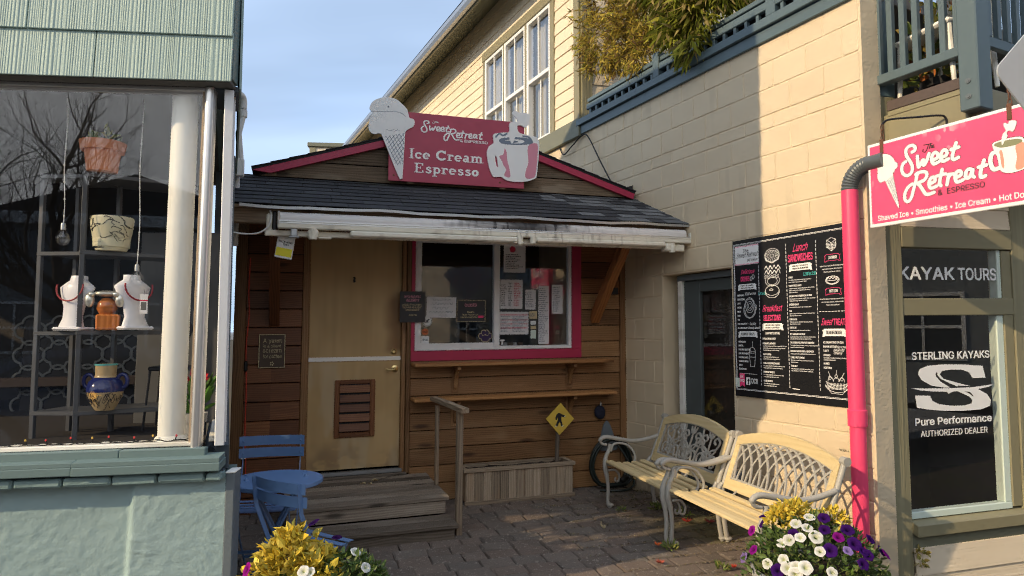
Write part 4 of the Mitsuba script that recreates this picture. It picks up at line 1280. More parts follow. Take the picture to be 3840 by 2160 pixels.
for x in (.205, .975):
    put('hanger_strap', B(x - .013, x + .013, -HO - .018, -HO + .010, 2.79, 2.885, .003), 'rust', k, HF)
    chain(x, 2.875, 2.985, k)
BK = thing('sign_bracket', 'thin dark iron rods fixed to the balcony rim that carry the hanging pink sign', 'bracket')
for x in (.205, .975):
    put('rod', MB().tube(spline([(x, -HO, 2.985), (x + .012, -HO + .004, 3.0), (x + .05, -HO + .02, 3.012), (x + .16, -HO + .14, 3.012), (x + .24, -.06, 3.01), (x + .26, -.02, 2.995), (x + .262, -.012, 2.93), (x + .262, -.012, 2.86)], 5), .007, 7), 'dark_metal', BK, HF)

# grey back of a road sign at the right edge
k = thing('road_sign', 'grey blank back of a diamond road sign at the right edge', 'sign')
rf = Frame((2.235, 2.55, -.06), 14)
put('panel', MB().prism(Polygon([(-.44, 2.64), (0, 3.08), (.44, 2.64), (0, 2.20)]).buffer(-.04).buffer(.04), -.003, .003), 'galv_flat', k, rf)
put('pole', MB().cyl((0, .035, -.5), (0, .035, 3.0), .03, 16), 'galvanised', k, rf, smooth=40)

# pink downpipe
k = thing('downpipe', 'pink downpipe with dark corrugated elbow beside the black menu board', 'pipe')
PX, PY = 2.828, -.078
put('lower_pipe', MB().cyl((PX, PY, -.45), (PX, PY, 1.0), .052, 28), 'pink', k, RF, smooth=40)
put('upper_pipe', MB().cyl((PX, PY, 1.0), (PX, PY, 2.585), .055, 28), 'pink', k, RF, smooth=40)
put('collar', MB().lathe([(.053, .95), (.062, .95), (.063, 1.06), (.0555, 1.065)], (PX, PY, 0), 28), 'pink', k, RF, smooth=40)
th = np.linspace(0, math.pi / 2, 23)
pts = [(PX, PY, 2.57)] + [(PX + .155 * (1 - math.cos(t)), PY, 2.585 + .155 * math.sin(t)) for t in th] + [(PX + .27, PY, 2.742)]
rr = [.053] + [.053 + (.0035 if i % 2 else -.0015) for i in range(23)] + [.053]
put('elbow', MB().tube(pts, rr, 24), 'corrugated', k, RF, smooth=30)

# menu board
k = thing('menu_board', 'large black menu board with white and pink chalk-style lettering on the block wall', 'menu board')
put('board', B(1.635, 2.775, -.014, -.004, 1.058, 2.378, .002), 'board_black', k, RF)
o = .0145
W_, P_, D_, C_ = MB(), MB(), MB(), MB()
frm = lambda x0, z0, x1, z1, w: sbox(x0, z0, x1, z1).difference(sbox(x0 + w, z0 + w, x1 - w, z1 - w))
flat(W_, frm(1.649, 1.112, 2.762, 2.345, .004), o)
flat(W_, frm(1.658, 1.121, 2.753, 2.336, .002), o)
put('border', W_, 'ink_white', k, RF)
W_ = MB()
flat(W_, sbox(1.668, 2.163, 1.926, 2.327), o)
flat(P_, unary_union([sbox(1.668 + i * .0105, z, 1.668 + i * .0105 + .006, z + .006) for i in range(25) for z in (2.166, 2.318)]), o + .0012)
text(D_, 'The', 1.745, 2.266, .030, o + .0012, False, skew=.25)
fit(D_, 'Sweet Retreat', 1.682, 1.915, 2.226, .042, o + .0012, False, skew=.2)
fit(D_, 'and Espresso', 1.80, 1.912, 2.190, .022, o + .0012, False, skew=.25)


def dash(x0, z0, x1, z1, n):
    for i in range(n):
        t0, t1 = i / n, (i + .55) / n
        flat(W_, LineString([(x0 + (x1 - x0) * t0, z0 + (z1 - z0) * t0), (x0 + (x1 - x0) * t1, z0 + (z1 - z0) * t1)]).buffer(.0022), o)


dash(1.922, 2.14, 1.925, 1.15, 34); dash(2.205, 2.287, 2.208, 1.15, 38); dash(2.482, 2.28, 2.484, 1.15, 38)
dash(2.497, 1.745, 2.735, 1.745, 9); dash(1.69, 1.25, 1.888, 1.25, 8)


def ribbon(x0, x1, z0, z1, s=None, pink=False, lines=1):
    w = .014
    g = sbox(x0 + w, z0, x1 - w, z1)
    tails = unary_union([Polygon([(x0, z0 - .006), (x0 + w * 1.3, z0 - .006), (x0 + w * 1.3, z1 - .008), (x0, z1 - .008), (x0 + w * .5, (z0 + z1) / 2)]), Polygon([(x1, z0 - .006), (x1 - w * 1.3, z0 - .006), (x1 - w * 1.3, z1 - .008), (x1, z1 - .008), (x1 - w * .5, (z0 + z1) / 2)])])
    g = g.union(tails)
    if pink:
        flat(P_, g.difference(g.buffer(-.003)), o)
        fit(W_, s, x0 + .035, x1 - .03, (z0 + z1) / 2 - .010, .021, o)
    else:
        flat(W_, g.difference(sbox(x0 + w - .002, z0, x0 + w, z1 - .008)), o)
        if s:
            h = (z1 - z0) * (.45 if lines == 1 else .22)
            for i, t in enumerate(s if isinstance(s, list) else [s]):
                fit(D_, t, x0 + .035, x1 - .035, (z0 + z1) / 2 - h / 2 + (0 if lines == 1 else (.010 - i * .020)), h, o + .0012)


fit(P_, 'Delicious', 1.727, 1.872, 2.086, .036, o, False, skew=.35)
fit(P_, 'DRINKS', 1.726, 1.822, 2.024, .040, o)
ribbon(1.69, 1.897, 1.953, 2.0, ['SHORT | TALL | GRANDE', 'ADD A SHOT OF FLAVOR'], lines=2)
for i, t in enumerate(['AMERICANO', 'CAPPUCCINO', 'LATTE', 'MOCHA', 'BREVE', 'CHAI', 'TEA', 'HOT CHOCOLATE', 'MILK CHOCOLATE']):
    text(W_, t, 1.679, 1.900 - i * .0345, .0145, o, True, .62)
fit(W_, 'ICED or Hot', 1.765, 1.885, 1.905, .022, o, False, skew=.2)
fit(W_, '- Oat, Soy', 1.80, 1.88, 1.655, .022, o, False, skew=.2)
fit(W_, 'Coconut, almond', 1.795, 1.915, 1.622, .022, o, False, skew=.2)
ribbon(1.683, 1.896, 1.557, 1.604, 'BLENDED TREATS')
for i, t in enumerate(['FRAPPUCCINO', 'GRANITA', 'REAL FRUIT SMOOTHIES', 'REAL FRUIT SHAKES', 'FLAVORED SHAKES', 'ESPRESSO SHAKES', 'MALTS', 'BLENDED CHAI']):
    text(W_, t, 1.682, 1.508 - i * .0325, .0145, o, True, .56)
flat(P_, Polygon([(1.687, 1.252), (1.744, 1.252), (1.744, 1.138), (1.7155, 1.152), (1.687, 1.138)]), o)
fit(W_, 'EST.', 1.697, 1.735, 1.214, .022, o + .0012); fit(W_, '1982', 1.693, 1.739, 1.178, .024, o + .0012)
flat(W_, sbox(1.762, 1.160, 1.800, 1.218).buffer(.003), o)
text(D_, 'f', 1.774, 1.162, .046, o + .0012)
fit(W_, 'DCR', 1.819, 1.885, 1.172, .040, o)
# line drawings
ell = lambda cx, cz, rx, rz, a0=0, a1=360: LineString([(cx + rx * math.cos(math.radians(a)), cz + rz * math.sin(math.radians(a))) for a in np.linspace(a0, a1, 25)])
thin = lambda ls, w=.0022: unary_union([l.buffer(w / 2) for l in ls])
flat(W_, thin([ell(1.818, 1.80, .058, .083), ell(1.816, 1.782, .066, .07, 150, 390), ell(1.818, 1.815, .045, .058), ell(1.818, 1.815, .03, .038), ell(1.818, 1.815, .016, .02), ell(1.878, 1.80, .014, .022, -100, 100)], .0032), o)
flat(W_, thin([LineString([(1.798, 1.43), (1.812, 1.31), (1.856, 1.31), (1.868, 1.43)]), ell(1.833, 1.43, .035, .008), ell(1.833, 1.435, .033, .035, 0, 180), LineString([(1.833, 1.47), (1.842, 1.52)]), LineString([(1.803, 1.39), (1.864, 1.39)])], .003), o)
flat(W_, thin([ell(1.862, 2.055, .012, .018), ell(1.84, 2.04, .011, .017)], .003), o)
g = [ell(2.066, 2.213, .074, .056), ell(2.066, 2.208, .066, .046), ell(2.066, 2.21, .02, .013), LineString([(1.994, 2.20), (2.0, 2.175), (2.066, 2.15), (2.13, 2.175), (2.138, 2.20)])]
flat(W_, thin(g + [LineString([(2.066 + .035 * math.cos(a), 2.21 + .024 * math.sin(a)), (2.066 + .06 * math.cos(a), 2.21 + .042 * math.sin(a))]) for a in np.linspace(0, 6.2, 15)], .0032), o)
for zc in (2.115, 2.08):
    flat(W_, thin([LineString(spline([(1.985 + i * .02, zc + (.014 if i % 2 else -.014) + rng.uniform(-.006, .006)) for i in range(9)], 4)) for _ in range(3)], .0028), o)
flat(W_, thin([LineString(spline([(1.982 + i * .021, zc + (.008 if i % 2 else -.006)) for i in range(8)], 4)) for zc in (2.05, 2.035)] + [ell(2.063, 2.01, .073, .045, 150, 390), ell(2.063, 2.005, .05, .03)], .003), o)
flat(W_, thin([ell(2.059, 1.93, .07, .04), ell(2.059, 1.925, .073, .055, 180, 360), ell(2.05, 1.935, .018, .008)], .0032), o)
fit(C_, '8:30 to 11', 1.912, 1.99, 1.90, .022, o, False, skew=.25)
fit(P_, 'Breakfast', 1.953, 2.147, 1.762, .050, o, False, skew=.3)
fit(P_, 'SELECTIONS', 1.961, 2.138, 1.688, .044, o)
ribbon(1.946, 2.162, 1.616, 1.667, ['SERVED ON A BAGEL OR ENGLISH', 'MUFFIN WITH CHOICE OF MEAT'], lines=2)
fit(W_, '( EGG WHITES EXTRA )', 1.98, 2.125, 1.578, .018, o)
z = 1.548
for h, ls in (('BAGEL & CREAM CHEESE', []), ('BREAKFAST SANDWICH', ['Your choice of bagel, muffin or croissant filled with your', 'choice of bacon, ham or sausage with egg & cheese.', 'Wrap it all and enjoy it all this morning.']), ('VEGGY LOVERS', ['Your choice of bread filled with fresh', 'greens, tomato, avocado, egg & cheese.']), ('GRAB-N-GO BURRITO & MORE', ['Your choice of burrito or breakfast with one smoky', 'tortilla, egg & cheese. Optional: Add Potatoes.']), ('BREAKFAST BURRITO', ['Flour tortilla filled with sausage, potatoes, eggs', 'onion, cheese and salsa on the side.']), ('VEGGIE BURRITO', ['Our tortilla filled with eggs, potatoes,', 'salsa, cheese & avocado toast.'])):
    text(W_, h, 1.947, z - .012, .0135, o, True, .60); z -= .022
    for l in ls:
        text(W_, l, 1.949, z - .009, .0085, o, False, .78); z -= .0165
    z -= .016
fit(P_, 'Lunch', 2.27, 2.40, 2.218, .060, o, False, skew=.35)
fit(P_, 'SANDWICHES', 2.223, 2.453, 2.141, .055, o)
ribbon(2.229, 2.446, 2.069, 2.121, ['BREAD CHOICES', 'SOURDOUGH, RYE, WHEAT, WRAP, CROISSANT OR BAGEL'], lines=2)
fit(C_, '12:00 to 2:30', 2.362, 2.474, 2.024, .026, o, False, skew=.2)
z = 2.024
for h, ls in (('TURKEY', ['Your choice of bread filled with freshly sliced turkey,', 'mayo, lettuce or sprouts, tomato & cheese.']), ('TURKEY PESTO WRAP', ['A delicious sandwich loaded with generous slices of turkey,', 'cheese, tomato, lettuce, basil pesto sauce & mayo.', 'Optional: Add Bacon.']), ('CHICKEN RANCH SANDWICH OR WRAP', ['Crispy chicken, bacon, romaine, ranch & cheese on a toasted', 'ciabatta bun or wrap. Optional: Add Bacon.']), ('CHICKEN SALAD', ['Homemade chicken, celery, mayo & onion & grapes.']), ('HAM', ['Generous slices of deli ham and Swiss or American cheese', 'with mayo, lettuce & tomato.']), ('TUNA SALAD', ['White albacore tuna, dill pickle, mayonnaise, mayo &', 'lettuce. Served on bread.']), ('EGG SALAD', ['Homemade egg salad with mayo & crisp lettuce.']), ('BLT SANDWICH OR WRAP', ['A generous portion of bacon, fresh lettuce, tomato & mayo.', 'Let us know if you would like your bread toasted.']), ('THE GARDEN VEG, WRAP OR SANDWICH', ['Your choice of bread, cucumber, tomato, carrots & crisp lettuce', 'topped off with sliced avocado.']), ('CHICKEN CAESAR WRAP or SANDWICH', ['Grilled chicken, lettuce, fresh parmesan, cheese & caesar.']), ('TURKEY PESTO PANINI', ['Sliced oven roasted turkey, homemade pesto, onions,', 'tomato & cheese.']), ('TUNA MELT', ['White albacore tuna, dill pickle, mayonnaise, onion &', 'relish. Served open face with cheese. Toasted grill.'])):
    text(W_, h, 2.223, z - .012, .0135, o, True, .60); z -= .0215
    for l in ls:
        text(W_, l, 2.225, z - .009, .0085, o, False, .72); z -= .0155
    z -= .0125
flat(W_, thin([LineString([(2.235, 1.160), (2.30, 1.157)])], .006), o)
g = [LineString([(2.58, 2.27), (2.617, 2.285), (2.655, 2.268), (2.617, 2.245), (2.58, 2.27)]), LineString([(2.58, 2.268), (2.583, 2.215), (2.617, 2.185), (2.652, 2.212), (2.655, 2.268)]), LineString([(2.617, 2.245), (2.617, 2.185)])] + [LineString(spline([(2.573 + i * .012, zc + (.004 if i % 2 else -.004) - .018 * (1 - abs(i - 3.5) / 3.5)) for i in range(8)], 3)) for zc in (2.25, 2.24, 2.228, 2.218)]
flat(W_, thin(g, .003), o)
ribbon(2.553, 2.69, 2.114, 2.164, '1/4 LB HAMBURGER', True)
for i, t in enumerate(['Grilled Texas Toast, juicy Black Angus burger,', 'mayo, lettuce, tomato, onion & pickles.', 'Optional: Add Cheese or Bacon.']):
    text(W_, t, 2.616, 2.075 - i * .022, .0095, o, False, .72, center=True)
flat(W_, thin([ell(2.616, 1.972, .057, .030), ell(2.616, 1.985, .050, .016), LineString(spline([(2.57 + i * .013, 1.987 + (.006 if i % 2 else -.006)) for i in range(8)], 4)), LineString(spline([(2.565, 1.975), (2.58, 1.955), (2.616, 1.947), (2.65, 1.955), (2.668, 1.975)], 4))], .004), o)
ribbon(2.551, 2.69, 1.870, 1.917, 'HOT DOG', True)
for i, t in enumerate(['All beef hot dog on a steam bun topped with your', 'choice of mayo, mustard, ketchup & relish.', 'Optional: Add Sauerkraut']):
    text(W_, t, 2.612, 1.832 - i * .022, .0095, o, False, .72, center=True)
fit(P_, 'Sweet', 2.505, 2.60, 1.645, .052, o, False, skew=.35)
fit(P_, 'TREATS', 2.614, 2.729, 1.645, .045, o)
ribbon(2.517, 2.717, 1.565, 1.618, 'CAKE, SUGAR & WAFFLE CONES AVAILABLE')
for i, t in enumerate(['ICE CREAM CONES OR DISH', 'BANANA SPLIT', 'FLOATS', 'SUNDAES', '', 'SHAKES', 'ROOT BEER']):
    text(W_, t, 2.520, 1.512 - i * .031, .0145, o, True, .62)
for i, t in enumerate(['Hot Fudge, Chocolate, Strawberry, Blackberry,', 'Caramel & Butterscotch']):
    text(W_, t, 2.522, 1.402 - i * .016, .0095, o, False, .70)
for i, t in enumerate(['Whip cream', 'peanuts', 'cherry']):
    text(W_, t, 2.607, 1.478 - i * .022, .019, o, False, .9, skew=.15)
flat(W_, thin([ell(2.627, 1.215, .10, .055, 190, 350), ell(2.627, 1.225, .085, .04, 180, 360), LineString(spline([(2.535, 1.235), (2.58, 1.215), (2.627, 1.21), (2.68, 1.215), (2.72, 1.235)], 4)), LineString([(2.53, 1.21), (2.58, 1.15), (2.67, 1.15), (2.73, 1.21)])] + [ell(x, z, .010, .013) for x, z in ((2.57, 1.262), (2.622, 1.275), (2.668, 1.257))] + [LineString(spline([(x, z + .013), (x + dx_ * .5, z + .03), (x + dx_, z + .045)], 4)) for x, z, dx_ in ((2.57, 1.262, -.012), (2.622, 1.275, .004), (2.668, 1.257, .02))] + [ell(x, 1.238, .022, .028, 0, 180) for x in (2.575, 2.622, 2.668)] + [LineString([(2.545 + i * .012, 1.225), (2.555 + i * .011, 1.18)]) for i in range(14)], .003), o)
put('white_lettering', W_, 'ink_white', k, RF, kind='stuff')
put('pink_lettering', P_, 'ink_pink', k, RF, kind='stuff')
put('black_lettering', D_, 'ink_black', k, RF, kind='stuff')
put('chalk_note', C_, 'ink_teal', k, RF)
put('sticker', B(1.640, 1.690, -.0155, -.0142, 1.135, 1.21, .0003), 'mint_frame', k, RF)

# ================================================================ the left-hand shop
k = thing('corner_shop', 'pale teal corner shop with fluted shingle fascia and big display window on the left', 'shop')
FA = put('fascia', MB().box(-5, .01, -.075, .02, 2.89, 6.1, .002), 'teal_trim', k, LF)
for i, (z0, z1) in enumerate(((2.868, 3.108), (3.104, 3.346), (3.342, 3.585), (3.58, 3.82), (3.82, 4.06), (4.06, 4.30), (4.30, 4.54), (4.54, 4.80), (4.80, 5.05), (5.05, 5.3), (5.3, 5.55), (5.55, 5.8), (5.8, 6.12))):
    x = .012
    first = {0: .652, 1: .968}.get(i, rng.uniform(.2, 1.2))
    while x > -5:
        L = first if x > 0 else 1.22
        m = MB().box(x - L + .0025, x - .0025, -.006, .006, z0, z1 + .02, .002)
        m.map(lambda v, z0=z0, z1=z1: np.stack([v[:, 0], v[:, 1] - .088 - .014 * np.clip((z1 - v[:, 2]) / (z1 - z0), -.1, 1), v[:, 2]], 1))
        put('fascia_shingle', m, 'teal_shake', FA, LF)
        x -= L
for i in range(13):
    z0 = 2.868 + i * .239
    m = MB().box(.0, 2.75, -.012, .0, z0, z0 + .245, .002)
    put('side_shingle', m.map(lambda v: v - [0, .02, 0]), 'teal_shake', FA, GF)
put('soffit', MB().box(-5, .0, -.085, .02, 2.868, 2.889, .002), 'interior_grey', k, LF)
put('corner_soffit', B(.02, .35, -.02, .10, 2.855, 2.886, .003), 'teal_dark', k, GF)
# window wall
put('head_frame', MB().box(-5, -.10, -.012, .03, 2.845, 2.867, .003), 'aluminium', k, LF)
m = MB().tube([(-.118, -.012, 1.03), (-.118, -.012, 2.862)], .024, 14)
put('corner_mullion', m.box(-.136, -.094, -.006, .03, 1.03, 2.862, .004, 2), 'aluminium', k, LF, smooth=40)
put('wood_stop', B(-.156, -.140, -.004, .03, 1.045, 2.85, .003, 2), 'weathered_light', k, LF)
put('window_sill', MB().box(-5, -.14, -.005, .10, 1.034, 1.056, .004), 'white_paint', k, LF)
WN = put('display_window', B(-5, -.13, .020, .03, 2.835, 2.846, .001), 'aluminium', k, LF)
put('pane', glass(-5, -.135, .004, .009, 1.05, 2.85, .0004), 'pane', WN, LF)
put('upper_ledge', MB().box(-5, -.463, -.045, .0, .990, 1.033, .004, 0), 'teal_trim', k, LF)
put('upper_ledge', MB().box(-.46, -.06, -.048, .0, .988, 1.031, .004, 0), 'teal_trim', k, LF)
put('sill_flashing', MB().box(-5, -.652, -.095, .0, .925, .966, .004, 0).box(-5, -.652, -.093, .0, .966, .988, .002, 0).map(lambda v: v + np.stack([0 * v[:, 0], 0 * v[:, 0], .012 * (v[:, 1] > -.05)], 1)), 'teal_trim', k, LF)
put('sill_flashing', MB().box(-.65, .026, -.101, .0, .923, .965, .004, 0).box(-.65, .022, -.098, .0, .965, .988, .002, 0).map(lambda v: v + np.stack([0 * v[:, 0], 0 * v[:, 0], .012 * (v[:, 1] > -.05)], 1)), 'teal_trim', k, LF)
edges = [.030, -.052, -.274, -.484, -.706, -.925] + [-.925 - .22 * i for i in range(1, 19)]
BR = put('brick_ledge', MB().box(-5, .02, -.03, .02, .872, .915, .002), 'teal_dark', k, LF)
for b_, a in zip(edges[:-1], edges[1:]):
    m = MB().box(a + .004, b_ - .004, -.062 + rng.uniform(-.006, .004), .01, .868 + rng.uniform(-.003, .003), .912, .009, jit=.006)
    put('brick', m, 'teal_brick', BR, LF)
# stuccoed base: recessed left part, proud right part with a splayed edge
n1, n2 = 120, 44


def stucco_sheet(x0, x1, z0, z1, yf, nx_, nz_):
    X, Z = np.meshgrid(np.linspace(x0, x1, nx_), np.linspace(z0, z1, nz_))
    q = np.stack([X.ravel() * 6, Z.ravel() * 6, np.full(X.size, 1.5)], 1)
    Y = yf(X.ravel(), Z.ravel()) - .010 * (meshkit.fbm(q, 4, 5) - .5) - .006 * (meshkit.fbm(q * 4, 3, 8) - .5)
    v = np.stack([X.ravel(), Y, Z.ravel()], 1)
    f = [[j * nx_ + i, j * nx_ + i + 1, (j + 1) * nx_ + i + 1, (j + 1) * nx_ + i] for j in range(nz_ - 1) for i in range(nx_ - 1)]
    return MB().add(v, f)


def pil(x, z):
    e = -.42 + .012 * (z - .8) / .4 + .008 * np.clip((z - .82) / .04, 0, 1)
    t = np.clip((x - e + .022) / .046, 0, 1)
    return .055 - .055 * t * t * (3 - 2 * t)


m = stucco_sheet(-1.9, .028, -.1, .90, pil, 190, 110)
m.box(-5, -1.89, .055, .2, -.1, .90, .003)
m.add([(-1.9, .2, -.1), (.03, .2, -.1), (.03, .2, .9), (-1.9, .2, .9)], [[0, 1, 2, 3]])
put('stucco_base', m, 'stucco', k, LF, smooth=True)
put('corner_board', B(.029, .074, -.006, .11, -.1, .893, .005, 2), 'trim_grey', k, LF)
put('board_cap', B(.027, .076, -.009, .11, .893, .900, .003), 'white_paint', k, LF)
# side wall with its own window
put('side_base', B(.07, 2.72, .0, .12, -.1, .90, .003), 'trim_grey', k, GF)
put('side_ledge', MB().box(.06, 2.72, -.02, .05, .90, 1.03, .006), 'teal_dark', k, GF)
put('side_pier', B(1.95, 2.72, .0, .12, 1.03, 2.86, .003), 'trim_grey', k, GF)
put('side_mullion', B(.10, .34, -.004, .05, 1.03, 2.86, .004, 2), 'vinyl', k, GF)
put('side_mullion', B(.0, .095, .004, .05, 1.03, 2.86, .004, 2), 'vinyl', k, GF)
put('side_casing', B(.345, .40, -.012, .03, 1.03, 2.6, .004, 2), 'trim_grey', k, GF)
put('side_casing', B(1.90, 1.95, -.012, .05, 1.03, 2.86, .004, 2), 'trim_grey', k, GF)
SWN = put('side_window', B(.16, 1.95, -.002, .05, 2.80, 2.86, .004), 'trim_grey', k, GF)
put('pane', glass(.16, 1.95, .02, .025, 1.03, 2.81, .0004), 'pane', SWN, GF)
put('side_sill', B(.16, 1.95, .0, .08, 1.03, 1.045, .003), 'white_paint', k, GF)
# room behind the glass
shop = Polygon([LF.P(-5, 0, -.1)[:2], LF.P(-.1, 0, -.1)[:2], GF.P(2.6, 0, -.14)[:2], LF.P(-4.5, 0, -2.9)[:2]])


def slab(poly, z0, z1):
    m = trimesh.creation.extrude_polygon(poly, z1 - z0, engine='earcut')
    return MB().add(np.asarray(m.vertices) + [0, 0, z0], m.faces)


put('display_floor', slab(shop, .98, 1.03), 'interior_dark', k)
put('ceiling', slab(shop.buffer(.1), 2.90, 2.94), 'interior_grey', k)
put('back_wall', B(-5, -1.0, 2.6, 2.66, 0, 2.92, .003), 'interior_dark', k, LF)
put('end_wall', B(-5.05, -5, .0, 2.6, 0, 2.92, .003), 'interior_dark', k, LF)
put('roof', slab(shop.buffer(.12), 6.06, 6.10), 'far_roof', k)
put('upper_side', B(.03, 2.7, .0, .10, 2.87, 6.08, .003), 'teal_trim', k, GF)
put('partition', MB().box(-.80, -.30, .95, .98, 1.03, 2.25, .003), 'interior_grey', k, LF)
# cabinet with quatrefoil fronts deep in the room
m = MB().box(-1.9, -.9, 1.75, 1.80, 1.03, 1.72, .003)
put('cabinet', m, 'interior_dark', k, LF)
g = []
for i in range(5):
    for j in range(4):
        cx, cz = -1.85 + i * .2, 1.10 + j * .18
        g.append(unary_union([Point(cx + dx_ * .05, cz + dz * .05).buffer(.055) for dx_, dz in ((1, 0), (-1, 0), (0, 1), (0, -1))]).boundary.buffer(.007))
put('lattice_front', MB().prism(unary_union(g), 1.738, 1.749), 'lattice_paint', k, LF)
put('counter_shelf', B(-2.6, -.9, 1.60, 1.76, 1.24, 1.30, .004), 'interior_brown', k, LF)
put('interior_column', MB().lathe([(.064, 1.06), (.0635, 2.60), (.064, 2.88)], (-.275, .105, 0), 36).lathe([(.085, 1.03), (.085, 1.055), (.07, 1.075), (.064, 1.078)], (-.275, .105, 0), 36), 'column_white', k, LF, smooth=40)

# --- what stands and hangs in the display window
k = thing('display_shelf', 'dark grey metal shelf unit standing in the shop display window', 'shelf')
sf = Frame(LF.P(-.83, 1.03, -.30), LF and 7.54 + 24)
sw, sd = .52, .32
for x, y in ((0, 0), (sw, 0), (-.0, sd), (sw, sd)):
    put('upright', B(x - .012, x + .012, y - .012, y + .012, 0, 1.46, .002, 2), 'shelf_metal', k, sf)
for z in (.155, .585, 1.02, 1.448):
    put('shelf_board', MB().box(-.012, sw + .012, -.012, sd + .012, z - .004, z + .004, .001), 'shelf_metal', k, sf)
    put('shelf_rim', MB().box(-.012, sw + .012, -.014, -.002, z - .016, z + .006, .002), 'shelf_metal', k, sf)
    put('side_rim', MB().box(-.015, -.003, 0, sd, z - .016, z + .006, .002), 'shelf_metal', k, sf)
sf2 = Frame(LF.P(-1.08, 1.03, -.38), 7.54 - 10)
k = thing('display_shelf', 'second grey metal shelf unit at the left end of the shop display window', 'shelf')
for x, y in ((0, 0), (.25, .28), (0, .28)):
    put('upright', B(x - .012, x + .012, y - .012, y + .012, 0, 1.46, .002, 2), 'shelf_metal', k, sf2)
for z in (.155, .585, 1.02, 1.448):
    put('shelf_board', MB().box(-.012, .245, -.012, .29, z - .004, z + .004, .001).box(-.012, .245, -.014, -.002, z - .016, z + .006, .002), 'shelf_metal', k, sf2)


def leafblob(n, rx, rz, c, size, cols, seed, up=.4, droop=0.0, aspect=2.2, shell=.55):
    """n pointed leaves spread through a half-ellipsoid; returns mesh and colours."""
    r = np.random.RandomState(seed)
    V, F, C = [], [], []
    for i in range(n):
        a, b_ = r.rand() * 2 * np.pi, r.rand()
        rad = shell + (1 - shell) * r.rand() ** .5
        d = np.array([np.cos(a) * np.sqrt(1 - b_ * b_), np.sin(a) * np.sqrt(1 - b_ * b_), b_])
        p = np.array(c) + d * [rx * rad, rx * rad, rz * rad]
        ax = d * [1, 1, .4] + r.randn(3) * .5 + [0, 0, up]
        ax /= np.linalg.norm(ax)
        sd_ = np.cross(ax, r.randn(3)); sd_ /= np.linalg.norm(sd_)
        nn = np.cross(ax, sd_)
        s = size * (.6 + .8 * r.rand()); w = s / aspect
        q = np.array([[0, 0, 0], [.3, -.5, .06], [.3, .5, .06], [.65, -.38, .02], [.65, .38, .02], [1, 0, -.12 - droop], [.35, 0, -.06], [.68, 0, -.1 - droop * .3]])
        pts = p + q[:, :1] * s * ax + q[:, 1:2] * w * sd_ + q[:, 2:3] * s * nn
        b0 = i * 8
        V.append(pts)
        F += [[b0, b0 + 1, b0 + 6], [b0, b0 + 6, b0 + 2], [b0 + 1, b0 + 3, b0 + 7], [b0 + 1, b0 + 7, b0 + 6], [b0 + 2, b0 + 6, b0 + 7], [b0 + 2, b0 + 7, b0 + 4], [b0 + 3, b0 + 5, b0 + 7], [b0 + 4, b0 + 7, b0 + 5]]
        base = np.array(cols[r.randint(len(cols))]) * (.7 + .6 * r.rand())
        C.append(np.tile(base, (8, 1)) * np.array([.85, 1, 1, 1, 1, 1.05, .8, .85])[:, None])
    return MB().add(np.vstack(V), F), np.clip(np.vstack(C), 0, 1)


def pot(mb, c, h, r0, r1, rim=.02, n=28):
    return mb.lathe([(0, .0), (r0, .0), (r0 + (r1 - r0) * (h - .05) / h, h - .05), (r1 + rim * .6, h - .05), (r1 + rim, h), (r1 - .004, h), (r1 - .012, h - .03), (0, h - .03)], c, n)


K_ = lambda x, z, o: LF.P(x, z, o)
P0 = K_(-.775, 2.492, -.33)
k = thing('terracotta_pot', 'terracotta flowerpot on the top shelf of the display window', 'flowerpot')
put('pot', pot(MB(), P0, .165, .075, .095), 'terracotta', k, None, smooth=35)
m, c = leafblob(40, .06, .10, P0 + [0, 0, .14], .05, [(.30, .34, .05), (.12, .2, .05), (.4, .35, .08)], 3)
put('plant', m, 'leaf', k, color=c)
P1 = K_(-.72, 2.058, -.36)
k = thing('carved_pot', 'cream pot with black carved drawing on the second shelf of the display window', 'flowerpot')
put('pot', MB().lathe([(0, 0), (.075, 0), (.084, .02), (.102, .12), (.108, .175), (.106, .185), (.098, .18), (.09, .02), (0, .02)], P1, 36), 'glaze_cream', k, None, smooth=40)
rr_ = random.Random(5)


def on_pot(a, z, add=.0015):
    r = np.interp(z, [0, .02, .12, .175], [.075, .084, .102, .108]) + add
    return P1 + [r * math.cos(a), r * math.sin(a), z]


m = MB()
for i in range(16):
    a0, z0 = rr_.uniform(-2.9, -.6), rr_.uniform(.06, .16)
    q = [on_pot(a0 + t * rr_.uniform(.25, .5), z0 + .03 * math.sin(t * 1.7 + i)) for t in np.linspace(0, 1.6, 7)]
    m.tube(spline(q, 3), .0018, 4)
for i in range(14):
    a = -2.8 + i * .09
    m.tube([on_pot(a, .012), on_pot(a, .042)], .0015, 4)
for z in (.012, .044):
    m.tube([on_pot(a, z) for a in np.linspace(-2.85, -1.5, 14)], .0016, 4)
put('carved_lines', m, 'ink_black', k)


